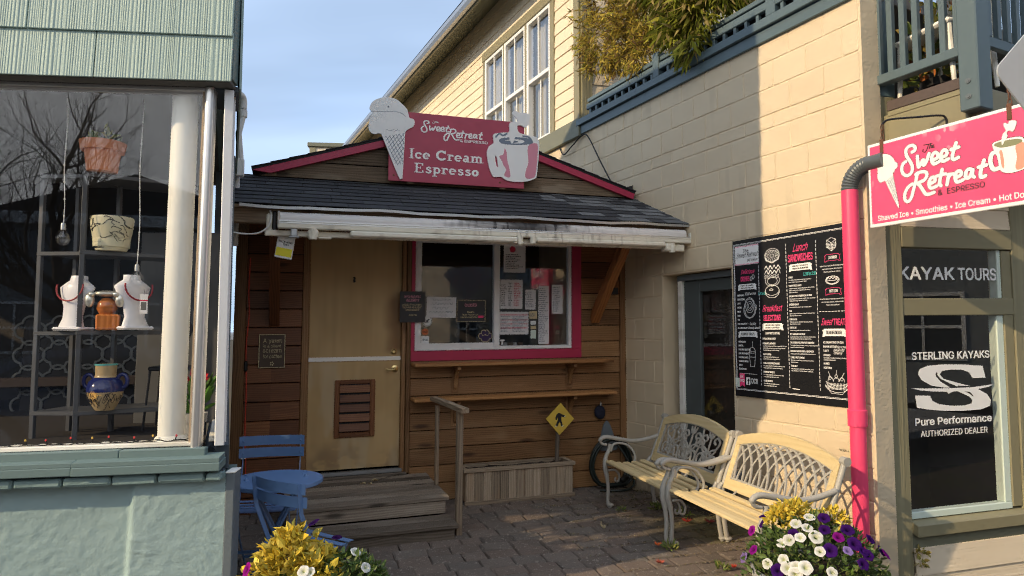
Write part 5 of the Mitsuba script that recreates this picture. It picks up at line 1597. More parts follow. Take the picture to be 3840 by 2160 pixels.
def bust(px, label, deg, zz, o, mirror=1):
    k = thing('necklace_bust', label, 'jewellery stand')
    f = Frame(K_(px, zz, o), deg)
    m = MB()
    prof = [(0, .02, .075, .03), (0, .07, .055, .03), (.0, .13, .06, .035), (.0, .19, .085, .045), (.0, .235, .10, .05), (.0, .255, .075, .045), (.0, .275, .045, .038), (.0, .30, .042, .036)]
    n = 24
    ang = np.arange(n) / n * 2 * np.pi
    v = np.vstack([np.stack([rx * np.cos(ang) * (1.0), ry * np.sin(ang) + .05 * (z / .3) * mirror - .03, np.full(n, z)], 1) for _, z, rx, ry in prof])
    fc = [[i * n + j, i * n + (j + 1) % n, (i + 1) * n + (j + 1) % n, (i + 1) * n + j] for i in range(len(prof) - 1) for j in range(n)]
    m.add(v, fc)
    m.add(np.vstack([v[-n:], v[-n:].mean(0)]), [[j, (j + 1) % n, n] for j in range(n)])
    put('bust', m, 'bust_white', k, f, smooth=60)
    put('foot', B(-.085, .085, -.07, .05, 0, .02, .009), 'bust_white', k, f, smooth=30)
    a = np.linspace(-.2, math.pi + .2, 22)
    put('necklace', MB().tube(np.stack([.078 * np.cos(a), -.048 - .012 * np.sin(a), .235 - .075 * np.sin(a)], 1), .0045, 6), 'bead_red', k, f, smooth=True)
    return k


bust(-.885, 'left white necklace bust with a red bead necklace on the middle shelf', 7.54 - 15, 1.622, -.36)
bust(-.58, 'right white necklace bust leaning sideways on the middle shelf', 7.54 + 55, 1.622, -.33)
f = Frame(K_(-.69, 1.622, -.30), 25)
solo('wood_block', B(-.055, .055, -.05, .05, 0, .085, .008, 2), 'polished_wood', 'glossy orange wooden block on the middle shelf between the white busts', 'wood block', f)
k = thing('crab_sculpture', 'small silvery crab sculpture perched on a wooden knob above the block', 'sculpture')
f = Frame(K_(-.70, 1.708, -.30), 10)
put('knob', MB().lathe([(0, 0), (.035, .0), (.05, .03), (.045, .06), (.025, .085), (0, .09)], (0, 0, 0), 20), 'polished_wood', k, f, smooth=50)
put('body', MB().ball((0, -.01, .11), .05, 2, (1.3, .9, .35)), 'silver', k, f, smooth=True)
for s in (-1, 1):
    put('claw', MB().ball((s * .075, -.03, .075), .03, 2, (.8, .7, 1.3)).ball((s * .06, -.045, .105), .016, 1), 'silver', k, f, smooth=True)
    for i in range(3):
        put('leg', MB().tube(spline([(s * .04, .0 + i * .012, .105), (s * .085, .01 + i * .015, .115), (s * .115, .02 + i * .02, .07)], 4), .006, 6), 'silver', k, f, smooth=True)
P2 = K_(-.70, 1.192, -.33)
k = thing('sun_vase', 'two-handled vase with a yellow sun design on the lowest shelf', 'vase')
put('body', MB().lathe([(0, 0), (.045, 0), (.055, .015), (.082, .07), (.088, .115), (.078, .155), (.054, .175), (.05, .19), (.052, .245), (.048, .247), (.046, .19), (0, .18)], P2, 36), 'vase_body', k, None, smooth=50)
put('rim', MB().lathe([(.049, .240), (.054, .240), (.055, .248), (.048, .249)], P2, 36), 'glaze_teal', k, None, smooth=40)
for s in (-1, 1):
    a = np.linspace(0, 2 * math.pi, 17)[:-1]
    ux = np.array([math.cos(math.radians(7.5)), math.sin(math.radians(7.5)), 0])
    put('handle', MB().tube([P2 + ux * s * (.085 + .026 * math.cos(t)) + [0, 0, .155 + .036 * math.sin(t)] for t in a], .010, 10, True), 'glaze_blue', k, None, smooth=True)


def on_vase(a, z, add=.0012):
    r = np.interp(z, [0, .015, .07, .115, .155, .175, .19, .245], [.045, .055, .082, .088, .078, .054, .05, .052]) + add
    return P2 + [r * math.cos(a), r * math.sin(a), z]


m = MB()
ca, cz = -1.75, .085
for i in range(14):
    t = i / 14 * 2 * math.pi
    pt = lambda rad, tt: on_vase(ca + rad * math.cos(tt) / .085, cz + rad * math.sin(tt))
    m.add([pt(.02, t - .2), pt(.02, t + .2), pt(.05 + .012 * (i % 2), t)], [[0, 1, 2], [0, 2, 1]])
m.add([on_vase(ca, cz, .002)] + [on_vase(ca + .022 * math.cos(t) / .085, cz + .022 * math.sin(t), .002) for t in np.linspace(0, 6.28, 17)], [[0, j + 1, j + 2] for j in range(16)])
put('sun', m, 'vase_sun', k)
put('dark_band', MB().lathe([(.0885, .10), (.0895, .118), (.0795, .154), (.055, .1755)], P2, 36), 'glaze_blue', k, None, smooth=50)
m = MB()
for i in range(40):
    a0, z0 = rr_.uniform(-3.1, 0), rr_.uniform(.02, .09)
    m.tube([on_vase(a0 + t * .3, z0 + .02 * math.sin(t * 3 + i), .002) for t in np.linspace(0, 1, 5)], .0013, 4)
put('carved_lines', m, 'ink_black', k)

# hanging bulbs on light strings
for i, (x, z1, lab) in enumerate(((-.905, 2.105, 'left clear light bulb hanging on a white beaded string in the display window'), (-.527, 1.885, 'right clear light bulb hanging lower on a white beaded string in the display window'))):
    k = thing('hanging_bulb', lab, 'light bulb')
    o = -.20
    zt = 2.86
    q = [K_(x + .012 * t + .004 * math.sin(t * 9 + i), zt + (z1 + .075 - zt) * t, o) for t in np.linspace(0, 1, 16)]
    put('string', MB().tube(q, .0022, 6), 'cord_white', k, None, smooth=True)
    m = MB()
    for j in range(7):
        m.ball(q[2 + 2 * j] if 2 + 2 * j < 16 else q[-1], .005, 1)
    put('beads', m, 'cord_white', k, kind='stuff')
    c = q[-1]
    put('socket', MB().lathe([(0, .01), (.009, .008), (.012, 0), (.013, -.028), (0, -.03)], c, 18), 'galvanised', k, None, smooth=40)
    put('glass', MB().lathe([(.012, -.03), (.02, -.042), (.031, -.062), (.033, -.078), (.027, -.098), (.013, -.109), (0, -.111)], c, 24), 'bulb_glass', k, None, smooth=True)
    put('filament', MB().tube([c + [0, 0, -.03], c + [.006, 0, -.06], c + [-.006, 0, -.065], c + [0, 0, -.03]], .0012, 4), 'galvanised', k)

k = thing('fairy_lights', 'dark cable of small red and amber fairy lights along the window sill', 'string lights')
X = np.linspace(-1.9, -.15, 120)
zc = lambda x: 1.064 + .004 * np.sin(x * 31) + .003 * np.sin(x * 77)
oc = lambda x: -.028 + .006 * np.sin(x * 23 + 1)
put('cable', MB().tube([LF.P(x, zc(x), oc(x)) for x in X], .0028, 6).tube([LF.P(x, zc(x + .3) - .003, oc(x + .2) - .008) for x in X], .0026, 6), 'cord_black', k, None, smooth=True)
for i in range(17):
    x = -1.85 + i * .102 + rng.uniform(-.02, .02)
    d_ = np.array([rng.uniform(-.3, .3), -.1, 1.0])
    p = LF.P(x, zc(x), oc(x))
    put('lamp_holder', MB().cyl(p, p + d_ * .018, .0032, 7), 'cord_black', k)
    put('lamp', MB().ball(p + d_ * .022, .0048, 1, (1, 1, 1.4)), 'lamp_red' if i % 3 else 'lamp_amber', k, smooth=True)
k = thing('price_tag', 'white paper price tag hanging beside the right necklace bust', 'tag')
f = Frame(K_(-.475, 1.705, -.20), 15)
put('card', B(-.019, .019, 0, .0012, 0, .105, .0005), 'paper', k, f)
put('red_stripe', B(-.019, .019, -.001, .0, .068, .074, .0003), 'ink_red', k, f)
put('picture', B(-.013, .013, -.001, .0, .02, .062, .0003), 'interior_grey', k, f)
put('string', MB().tube([(0, 0, .10), (.002, 0, .13)], .001, 4), 'cord_black', k, f)
# potted orchid behind the column
k = thing('red_orchid', 'red flowering orchid pot just behind the white column in the display window', 'plant')
P3 = K_(-.262, 1.035, -.40)
put('pot', pot(MB(), P3, .12, .05, .065, .006), 'pot_grey', k, None, smooth=35)
m, c = leafblob(24, .06, .14, P3 + [0, 0, .10], .14, [(.06, .16, .02), (.10, .22, .03)], 9, up=.9, aspect=4)
put('leaves', m, 'leaf', k, color=c)
m, c = leafblob(22, .05, .08, P3 + [.02, -.03, .30], .05, [(.55, .02, .04), (.4, .01, .03)], 10, aspect=1.4)
put('flowers', m, 'leaf', k, color=c)
# dark bar stool deep in the room
k = thing('bar_stool', 'black bar stool with two slim back plates behind the shelf', 'stool')
f = Frame(K_(-.47, 1.03, -.72), 10)
put('seat', B(-.13, .13, -.10, .10, .35, .375, .006), 'dark_metal', k, f)
for x in (-.12, .12):
    for y in (-.09, .09):
        put('leg', MB().tube([(x, y, .35), (x * 1.2, y * 1.2, 0)], .007, 6), 'dark_metal', k, f)
for s in (-1, 1):
    put('back_plate', MB().prism(Polygon([(-.05, .38), (.0, .38), (.08, .60), (.06, .64), (.03, .62)]), -.004 + s * .03, .004 + s * .03), 'dark_metal', k, f)

# white vent pipe on the shop's side wall
k = thing('vent_pipe', 'white plastic vent pipe with elbows behind the fascia of the left shop', 'pipe')
def wp(px, z, out=.06):
    return GF.P(px, z, out)
q = [GF.P(1.98, 3.50, -.02), GF.P(2.0, 3.515, .01), GF.P(2.02, 3.515, .045), GF.P(2.05, 3.485, .065), GF.P(2.05, 3.41, .065)]
put('upper_elbow', MB().tube(spline(q, 5), .027, 14), 'pvc', k, None, smooth=True)
put('collar', MB().cyl(GF.P(2.05, 3.40, .065), GF.P(2.05, 3.345, .065), .032, 18), 'pvc', k, None, smooth=40)
put('slanted_pipe', MB().tube([GF.P(2.05, 3.36, .065), GF.P(2.04, 3.20, .035), GF.P(2.05, 3.0, .055)], .024, 14), 'pvc', k, None, smooth=True)
put('box', MB().box(2.02, 2.08, -.085, .0, 2.85, 3.0, .01), 'pvc', k, GF)
put('lower_pipe', MB().cyl(GF.P(2.12, 2.9, .03), GF.P(2.12, 2.3, .03), .026, 16), 'pvc', k, None, smooth=40)

# ================================================================ benches


def bench(x, y, label, lattice):
    k = thing('garden_bench', label, 'bench', 'two garden benches along the block wall')
    f = Frame((x, y, 0), 284.4)
    L = 1.135
    rec = lambda z: .42 + .16 * (z - .38) / .42          # y of the reclined back at height z
    for e, x0 in enumerate((.0, L)):
        E_ = put('end_frame', MB().tube(spline([(x0, .02, .0), (x0, -.005, .05), (x0, .0, .17), (x0, -.012, .28), (x0, -.03, .36), (x0, -.022, .45), (x0, .012, .52), (x0, .02, .57)], 5), [.022] * 5 + [.017] * 10 + [.021] * 10 + [.018] * 11, 10)
                 .tube(spline([(x0, .47, 0), (x0, .455, .06), (x0, .44, .16), (x0, .43, .27), (x0, .43, .38), (x0, rec(.48), .48), (x0, rec(.62), .62), (x0, rec(.80), .80)], 5), .018, 10)
                 .tube(spline([(x0, -.02, .39), (x0, .10, .375), (x0, .28, .37), (x0, .38, .385), (x0, .43, .44)], 5), .016, 10), 'iron', k, f, smooth=50)
        put('foot', MB().ball((x0, .02, .018), .03, 2, (.9, 1.1, .6)).ball((x0, .472, .018), .03, 2, (.9, 1.1, .6)), 'iron', E_, f, smooth=True, kind='stuff')
        put('armrest', MB().tube(spline([(x0, -.01, .565), (x0, -.055, .575), (x0, -.075, .605), (x0, -.05, .63), (x0, .0, .635), (x0, .10, .615), (x0, .25, .59), (x0, .38, .60), (x0, rec(.64), .635)], 5), [.012] * 10 + [.019] * 31, 10), 'iron', E_, f, smooth=True)
        put('arm_scroll', MB().tube(spline([(x0, .03, .50), (x0, .05, .56), (x0, .11, .575), (x0, .20, .55), (x0, .26, .48), (x0, .27, .42), (x0, .25, .385)], 5), .011, 8), 'iron', E_, f, smooth=True)
        put('leg_scroll', MB().tube(spline([(x0, .0, .33), (x0, .07, .33), (x0, .11, .28), (x0, .10, .23), (x0, .07, .235), (x0, .075, .265)], 5), .010, 8), 'iron', E_, f, smooth=True)
        put('finial', MB().cyl((x0 - .022, rec(.81), .805), (x0 + .022, rec(.81), .805), .028, 18), 'iron', E_, f, smooth=40)
    for i in range(5):
        y0 = -.028 + i * .083
        z0 = .405 - .012 * math.sin(i / 4 * math.pi) + (.012 if i == 0 else 0)
        put('seat_slat', MB().box(.012, L - .012, y0, y0 + .060, z0 - .012, z0 + .012, .007).map(lambda v, i=i: v - np.stack([0 * v[:, 0], 0 * v[:, 0], .25 * np.clip(.0 - v[:, 1], 0, 1)], 1)), 'bench_slat', k, f)
    zt = lambda u: .795 + .085 * math.sin(math.pi * u) ** .8       # arched top rail, upper edge

    def back(pts2, y_add):
        """(x, z) points of the back laid on its reclined plane."""
        return [(a, rec(z) + y_add, z) for a, z in pts2]
    U = np.linspace(0, 1, 25)
    top = [(.02 + (L - .04) * u, zt(u)) for u in U]
    bot = [(.02 + (L - .04) * u, zt(u) - .072) for u in U]
    onplane = lambda mb: mb.map(lambda v: np.stack([v[:, 0], rec(v[:, 2]) + v[:, 1], v[:, 2]], 1))
    put('top_rail', onplane(MB().prism(Polygon(top + bot[::-1]), -.014, .014)), 'bench_slat', k, f)
    put('lower_rail', onplane(MB().prism(Polygon([(.02, .415), (L - .02, .415), (L - .02, .485), (L * .75, .490), (L * .5, .492), (L * .25, .490), (.02, .485)]), -.013, .013)), 'bench_slat', k, f)
    for x0, x1 in ((.02, .075), (L - .075, L - .02)):
        put('stile', onplane(MB().prism(sbox(x0, .486, x1, .735), -.012, .012)), 'bench_slat', k, f)
    X0, X1, Z0 = .075, L - .075, .488
    inner = Polygon([(X0, Z0), (X1, Z0)] + [(X0 + (X1 - X0) * (1 - u), zt((.055 + .89 * (1 - u))) - .07) for u in U])
    put('panel_rim', onplane(MB().prism(inner.difference(inner.buffer(-.011)), -.008, .008)), 'iron', k, f)
    cuts = []
    if lattice:
        for s in (-1, 1):
            for i in range(15):
                xb = X0 - .42 + i * .098
                arc = [(xb + .42 * (1 - math.cos(t * 1.5)), Z0 - .01 + .36 * math.sin(t * 1.5)) for t in np.linspace(0, 1, 18)]
                if s < 0:
                    arc = [(L - a_, z_) for a_, z_ in arc]
                cuts.append(LineString(arc).buffer(.0075, cap_style=2))
        nm = 'lattice_bar'
    else:
        def spiral(cx, cz, r, a0, turns, sgn=1):
            n = 26
            return [(cx + r * (1 - .72 * t) * math.cos(a0 + sgn * t * turns * 2 * math.pi), cz + r * (1 - .72 * t) * math.sin(a0 + sgn * t * turns * 2 * math.pi)) for t in np.linspace(0, 1, n)]
        for c in (.27, .57, .87):
            for s in (-1, 1):
                cuts.append(LineString(spline([(c, .50), (c + s * .03, .56), (c + s * .085, .60), (c + s * .13, .575), (c + s * .125, .525), (c + s * .085, .515), (c + s * .075, .55)], 5)).buffer(.0075))
                cuts.append(LineString(spline([(c, .60), (c + s * .05, .64), (c + s * .11, .66), (c + s * .135, .715), (c + s * .09, .745), (c + s * .055, .715), (c + s * .08, .695)], 5)).buffer(.0075))
                cuts.append(LineString(spiral(c + s * .038, .565, .055, math.pi / 2, 1.2, s)).buffer(.0065))
            cuts.append(LineString([(c, .49), (c, .80)]).buffer(.0075))
            cuts.append(LineString(spline([(c - .10, .64), (c - .05, .60), (c, .625), (c + .05, .60), (c + .10, .64)], 5)).buffer(.007))
            cuts.append(LineString(spline([(c - .045, .78), (c - .02, .735), (c, .76), (c + .02, .735), (c + .045, .78)], 5)).buffer(.007))
        for c in (.42, .72):
            cuts.append(LineString(spline([(c, .49), (c - .02, .56), (c, .63), (c + .02, .70), (c, .80)], 5)).buffer(.007))
            for s in (-1, 1):
                cuts.append(LineString(spiral(c + s * .03, .68, .04, -math.pi / 2, 1.1, s)).buffer(.006))
        nm = 'scroll_bar'
    for i, g in enumerate(cuts):
        g = g.intersection(inner)
        if g.area > 2e-4:
            d_ = .004 if i % 2 else 0
            put(nm, onplane(MB().prism(g, -.006 + d_, .004 + d_)), 'iron', k, f)
    for i in range(4):
        xx = .2 + i * (L - .4) / 3
        put('support_rod', MB().cyl((xx, .385, .39), (xx, rec(.43), .43), .008, 8), 'iron', k, f)


bench(.885, 6.24, 'far cast iron and pale wood bench with scrolled back beside the side door', False)
bench(1.205, 5.125, 'near cast iron and pale wood bench with lattice back under the menu board', True)

# ================================================================ bistro table and chairs
k = thing('bistro_table', 'round blue metal bistro table at the corner of the left shop', 'table')
f = Frame((-1.435, 4.13, 0), 20)
put('top', MB().lathe([(0, .712), (.262, .712), (.272, .708), (.275, .700), (.275, .688), (.270, .684), (.266, .69), (.262, .700), (0, .702)], (0, 0, 0), 56), 'bistro_blue', k, f, smooth=35)
for s in (-1, 1):
    put('leg_pair', MB().tube(spline([(s * .17, -.02, .70), (s * .14, 0, .66), (-s * .16, 0, .05), (-s * .20, 0, .0)], 6), .011, 8).tube(spline([(s * .17, .30 * 0 + .14, .70), (s * .14, .14, .66), (-s * .16, .14, .05), (-s * .20, .14, 0)], 6), .011, 8).tube([(-s * .19, 0, .02), (-s * .19, .14, .02)], .009, 8), 'bistro_blue', k, f, smooth=40)


def bistro_chair(x, y, deg, label, hs=1.0):
    """Folding chair; local -y is the way it faces, the back stands at y = 0."""
    k = thing('bistro_chair', label, 'chair', 'blue folding bistro chairs')
    f = Frame((x, y, 0), deg)
    f.A = f.A * np.array([1, 1, hs])
    w = .19
    for i, z in enumerate((.765, .845)):
        n = 14
        X = np.linspace(-w - .025, w + .025, n)
        dep = lambda X: .028 * (X / w) ** 2
        h = .032
        pts = np.stack([X, .02 - dep(X) - .0 + (.012 if i else 0), np.full(n, z)], 1)
        put('back_slat', MB().bar(pts, h * 2, .004), 'bistro_blue', k, f)
        put('rivet', MB().ball((-w, -.012 + (.012 if i else 0), z), .006, 1).ball((w, -.012 + (.012 if i else 0), z), .006, 1), 'bistro_blue', k, f, kind='stuff')
    for s in (-1, 1):
        put('back_leg', MB().bar([(s * w, .005 + .012, .88), (s * w, .0, .70), (s * w, -.10, .44), (s * w, -.33, .0)], .005, .026, (1, 0, 0)), 'bistro_blue', k, f)
        put('front_leg', MB().bar([(s * (w - .03), -.36, .44), (s * (w - .03), -.20, .22), (s * (w - .03), .02, .0)], .005, .026, (1, 0, 0)), 'bistro_blue', k, f)
    for i in range(6):
        y0 = -.07 - i * .056
        z0 = .445 + (.012 * (i - 2.5) ** 2 / 6 - .006)
        put('seat_slat', MB().bar([(-w - .01, y0, z0), (0, y0, z0 - .004), (w + .01, y0, z0)], .004, .042), 'bistro_blue', k, f)
    put('stretcher', MB().bar([(-w, -.25, .17), (w, -.25, .17)], .02, .004).bar([(-w + .03, -.05, .08), (w - .03, -.05, .08)], .02, .004), 'bistro_blue', k, f, kind='stuff')


bistro_chair(-1.675, 4.72, 12, 'blue folding bistro chair behind the round table by the kiosk wall')
bistro_chair(-1.28, 3.72, 180 + 327, 'blue folding bistro chair in front of the round table, turned away', .905)

# ================================================================ planter box, crossing sign, hose
k = thing('planter_box', 'long weathered wooden planter box under the kiosk serving shelf', 'planter')
for i in range(13):
    x0 = -1.255 + i * .0827
    put('slat', B(x0, x0 + .0795, -.335, -.318, .035, .305, .003, 2), 'weathered_light', k, SF)
for i in range(3):
    y0 = -.315 + i * .085
    put('end_slat', B(-1.262, -1.246, y0, y0 + .082, .035, .305, .003, 2), 'weathered_light', k, SF)
    put('end_slat', B(-.185, -.170, y0, y0 + .082, .035, .305, .003, 2), 'weathered_light', k, SF)
put('top_trim', MB().box(-1.285, -.158, -.355, -.31, .305, .340, .004), 'weathered_light', k, SF)
put('top_trim', MB().box(-1.285, -1.240, -.309, -.07, .305, .338, .004, 1), 'weathered_light', k, SF)
put('top_trim', MB().box(-.20, -.158, -.309, -.07, .305, .338, .004, 1), 'weathered_light', k, SF)
put('base_trim', MB().box(-1.272, -.160, -.350, -.317, .0, .040, .004), 'weathered_light', k, SF)
put('back_board', B(-1.26, -.17, -.075, -.055, .02, .335, .003), 'weathered_light', k, SF)
put('soil', MB().add([(x, y, .295 + .018 * rng.random()) for y in np.linspace(-.32, -.08, 6) for x in np.linspace(-1.25, -.18, 24)], [[j * 24 + i, j * 24 + i + 1, (j + 1) * 24 + i + 1, (j + 1) * 24 + i] for j in range(5) for i in range(23)]), 'pot_soil', k, SF)
k = thing('crossing_sign', 'small yellow diamond pedestrian sign on a stick in the planter box', 'sign')
cs = Frame(SF.P(-.30, .30, .22), 18.45 + 6)
put('stick', MB().bar([(.0, .012, -.05), (.018, .012, .36)], .036, .018, (1, 0, 0)), 'weathered', k, cs)
put('panel', MB().prism(affinity.translate(affinity.rotate(sbox(-.112, -.112, .112, .112), 42), .035, .44), -.006, .002), 'sign_yellow', k, cs)
fig = [(.002, .485), (.018, .497), (.040, .490), (.055, .480), (.085, .470), (.083, .460), (.052, .464), (.040, .468), (.043, .430), (.055, .395), (.060, .372), (.047, .372), (.040, .400), (.030, .420), (.012, .395), (.002, .375), (-.014, .377), (.0, .402), (.012, .432), (.012, .465), (.0, .455), (-.006, .436), (-.016, .440), (-.010, .470)]
put('walking_figure', flat(MB(), Polygon(fig).buffer(.004), .0062), 'ink_black', k, cs)
put('white_shoes', flat(flat(flat(MB(), sbox(.050, .366, .072, .372), .0078), sbox(-.024, .370, -.004, .376), .0078), sbox(.078, .459, .092, .468), .0078), 'sticker_white', k, cs)
k = thing('garden_hose', 'coiled dark green garden hose hanging from a grey board beside the kiosk post', 'hose')
put('hanger_board', MB().prism(rnd([(.33, .665), (.30, .62), (.265, .50), (.245, .40), (.26, .37), (.36, .355), (.45, .37), (.455, .40), (.42, .50), (.375, .62), (.35, .66)]), -.05, -.03), 'trim_grey', k, SF)
put('hook', MB().tube(spline([(.28, -.05, .44), (.29, -.10, .455), (.35, -.12, .46), (.41, -.10, .455), (.42, -.05, .44)], 4), .014, 8), 'trim_grey', k, SF, smooth=True)
for i in range(6):
    r = random.Random(40 + i)
    rx, rz, cx, cz = .20 + .018 * i * r.random() + .01, .235 + .012 * r.random(), .35 + r.uniform(-.025, .03), .235 + r.uniform(-.01, .01)
    yo = -.085 - .024 * i * .6 - r.random() * .012
    a = np.linspace(0, 2 * math.pi, 41)[:-1]
    pts = np.stack([cx + rx * np.cos(a) * (1 + .06 * np.sin(a)), yo - .05 * np.clip(-np.sin(a), 0, 1) * (i / 5), np.maximum(cz + rz * np.sin(a) - .02 * np.cos(2 * a), .014 + .012 * (i % 3))], 1)
    put('hose_loop', MB().tube(pts, .0115, 9, True), 'rubber', k, SF, smooth=True)
put('hose_tail', MB().tube(spline([(.42, -.1, .44), (.50, -.16, .30), (.545, -.2, .18), (.56, -.22, .06), (.48, -.3, .02), (.35, -.34, .014), (.15, -.26, .014)], 7), .0115, 9), 'rubber', k, SF, smooth=True)
put('nozzle', MB().tube([(.50, -.20, .10), (.44, -.24, .125), (.40, -.26, .10)], [.014, .018, .022], 10).cyl((.40, -.26, .10), (.385, -.265, .09), .028, 14), 'cord_black', k, SF, smooth=40)
put('brass_fitting', MB().cyl((.545, -.21, .10), (.575, -.22, .085), .014, 12), 'brass', k, SF, smooth=40)

# ================================================================ small things on the kiosk
k = thing('wasp_trap', 'yellow and grey wasp trap bag hanging under the left end of the awning', 'insect trap')
wf = Frame(SF.P(-2.918, 2.205, .95), 18.45 - 8)
tilt = lambda v: np.stack([v[:, 0] * .9 + v[:, 2] * .12, v[:, 1], v[:, 2] * .80 - v[:, 0] * .16], 1)
put('bag', MB().box(-.072, .072, -.012, .012, .0, .225, .006).map(tilt), 'sticker_white', k, wf)
put('yellow_label', MB().box(-.066, .066, -.0145, -.0125, .02, .10, .0005).map(tilt), 'ink_yellow', k, wf)
put('lettering', fit(fit(MB(), 'YELLOW JACKET', -.058, .058, .152, .018, .013), 'TRAP', -.02, .03, .125, .018, .013).map(tilt), 'ink_black', k, wf)
put('hanger', MB().prism(Polygon([(-.02, .225), (.05, .225), (.03, .262), (.0, .262)]), -.002, .002).map(tilt), 'sticker_white', k, wf)
k = thing('yawn_plaque', 'brown wooden plaque with carved cream words about a yawn left of the kiosk door', 'sign')
put('board', B(-3.112, -2.885, -.044, -.026, 1.307, 1.612, .004), 'placard', k, SF)
put('rim', MB().prism(sbox(-3.110, 1.309, -2.887, 1.610).difference(sbox(-3.104, 1.315, -2.893, 1.604)), -.046, -.0442), 'ink_cream', k, SF)
m = MB()
fit(m, 'A yawn', -3.075, -2.915, 1.533, .040, .0445, False)
fit(m, 'is a silent', -3.075, -2.922, 1.492, .028, .0445, False)
fit(m, 'scream', -3.075, -2.918, 1.446, .040, .0445, False)
fit(m, 'for coffee', -3.075, -2.916, 1.396, .034, .0445, False)
flat(m, unary_union([Point(-2.995 + .014 * math.cos(a), 1.347 + .014 * math.sin(a)).buffer(.006) for a in (0, 1.3, 2.5, 3.8, 5.1)]), .0445)
put('lettering', m, 'ink_cream', k, SF)
solo('work_light', MB().box(.36, .455, -.10, -.05, 1.995, 2.07, .01).box(.385, .43, -.05, -.02, 2.02, 2.05, .005), 'dark_metal', 'small black work light on the kiosk wall beside the right roof brace', 'lamp', SF)
k = thing('navy_bag', 'small navy cloth bag hanging from a nail under the lower serving shelf', 'bag')
put('bag', MB().ball((.245, -.065, .765), .062, 3, (1.0, .5, 1.15)).map(lambda v: v + np.stack([.25 * (.76 - v[:, 2]) * -1 * (v[:, 2] > .76) * (v[:, 0] - .28), 0 * v[:, 0], .18 * (v[:, 0] - .245) * (v[:, 2] < .76) * -1], 1)), 'navy_cloth', k, SF, smooth=True)
put('loop', MB().tube(spline([(.255, -.06, .82), (.262, -.055, .86), (.27, -.045, .872), (.268, -.05, .85), (.262, -.06, .825)], 4), .003, 5), 'cord_white', k, SF)
k = thing('extension_cord', 'red extension cord running down the left corner post of the kiosk', 'cord')
put('cord', MB().tube(spline([(-3.205, -.03, 2.30), (-3.21, -.032, 2.0), (-3.20, -.03, 1.8), (-3.215, -.035, 1.55), (-3.215, -.035, 1.38)], 8), .005, 6).tube(spline([(-3.21, -.035, 1.28), (-3.205, -.03, 1.1), (-3.205, -.032, .8), (-3.20, -.03, .6), (-3.19, -.04, .50), (-3.19, -.05, .3)], 8), .005, 6), 'cord_red', k, SF, smooth=True)
put('plug', B(-3.228, -3.198, -.06, -.028, 1.285, 1.375, .008), 'cord_black', k, SF)
put('tag', B(-3.23, -3.19, -.05, -.046, .515, .565, .001), 'paper', k, SF)


def sheet(name, label, x0, x1, z0, z1, out, mt, cat, frame=SF, rot=0.0):
    k = thing(name, label, cat)
    c = ((x0 + x1) / 2, (z0 + z1) / 2)
    put('sheet', MB().prism(affinity.rotate(sbox(x0, z0, x1, z1), rot, origin=c), -out - .0012, -out), mt, k, frame)
    return k, out + .0013


def rows_(mb, x0, x1, z1, z0, n, out, ragged=.5):
    """Lines of tiny print, each a row of short dashes."""
    h = (z1 - z0) / n
    for i in range(n):
        z, x = z1 - i * h, x0
        e = x1 - rng.random() * ragged * (x1 - x0)
        while x < e:
            w = rng.uniform(.006, .022)
            flat(mb, sbox(x, z - h * .55, min(x + w, e), z - h * .1), out, .0006)
            x += w + .005
    return mb


k, o = sheet('allergy_notice', 'black laminated nut allergy notice pinned between the door and window', -1.856, -1.608, 1.712, 2.010, .047, 'slate', 'notice')
put('lettering', fit(fit(MB(), 'DO YOU HAVE A NUT', -1.815, -1.655, 1.948, .024, o), 'ALLERGY?', -1.795, -1.67, 1.912, .026, o), 'ink_rose', k, SF)
put('footer', fit(fit(fit(fit(MB(), 'PLEASE LET US KNOW IF', -1.83, -1.64, 1.873, .016, o), 'YOU HAVE AN ALLERGY', -1.83, -1.64, 1.848, .016, o), 'UPON ORDERING', -1.80, -1.665, 1.823, .015, o), 'THANK YOU', -1.77, -1.69, 1.775, .014, o), 'ink_cream', k, SF)
k, o = sheet('handwritten_note', 'white handwritten note taped inside the left window pane', -1.583, -1.287, 1.757, 1.962, -.019, 'paper', 'note', rot=-1)
put('handwriting', flat(flat(MB(), pen([[(-1.54 + i * .017, 1.935 - .0005 * i + (.011 if i % 2 else -.009) * (1 if i % 5 else 0)) for i in range(13)], [(-1.54 + i * .017, 1.893 + (.012 if i % 2 else -.009)) for i in range(14)], [(-1.53 + i * .016, 1.850 + (.011 if i % 3 else -.010)) for i in range(12)]], .0042), o), pen([[(-1.56 + i * .016, 1.812 + (.009 if i % 2 else -.009)) for i in range(16)], [(-1.46 + i * .014, 1.778 + (.008 if i % 2 else -.007)) for i in range(7)]], .0042), o), 'ink_slate', k, SF)
k, o = sheet('closed_sign', 'dark CLOSED sign with opening hours in the left window pane', -1.283, -.980, 1.712, 1.938, -.019, 'slate', 'sign')
put('border', flat(MB(), sbox(-1.279, 1.716, -.984, 1.934).difference(sbox(-1.275, 1.720, -.988, 1.930)), o), 'ink_cream', k, SF)
put('word', fit(MB(), 'CLOSED', -1.198, -1.074, 1.868, .028, o), 'ink_rose', k, SF)
put('hours', fit(fit(fit(MB(), 'Hours:', -1.172, -1.10, 1.804, .018, o), 'Monday - Friday 8am - 4pm', -1.22, -1.06, 1.780, .014, o), 'Saturday & Sunday 9:00am', -1.24, -1.065, 1.755, .014, o), 'ink_cream', k, SF)
put('pink_patch', flat(MB(), sbox(-1.058, 1.753, -1.003, 1.777), o), 'ink_pink', k, SF)
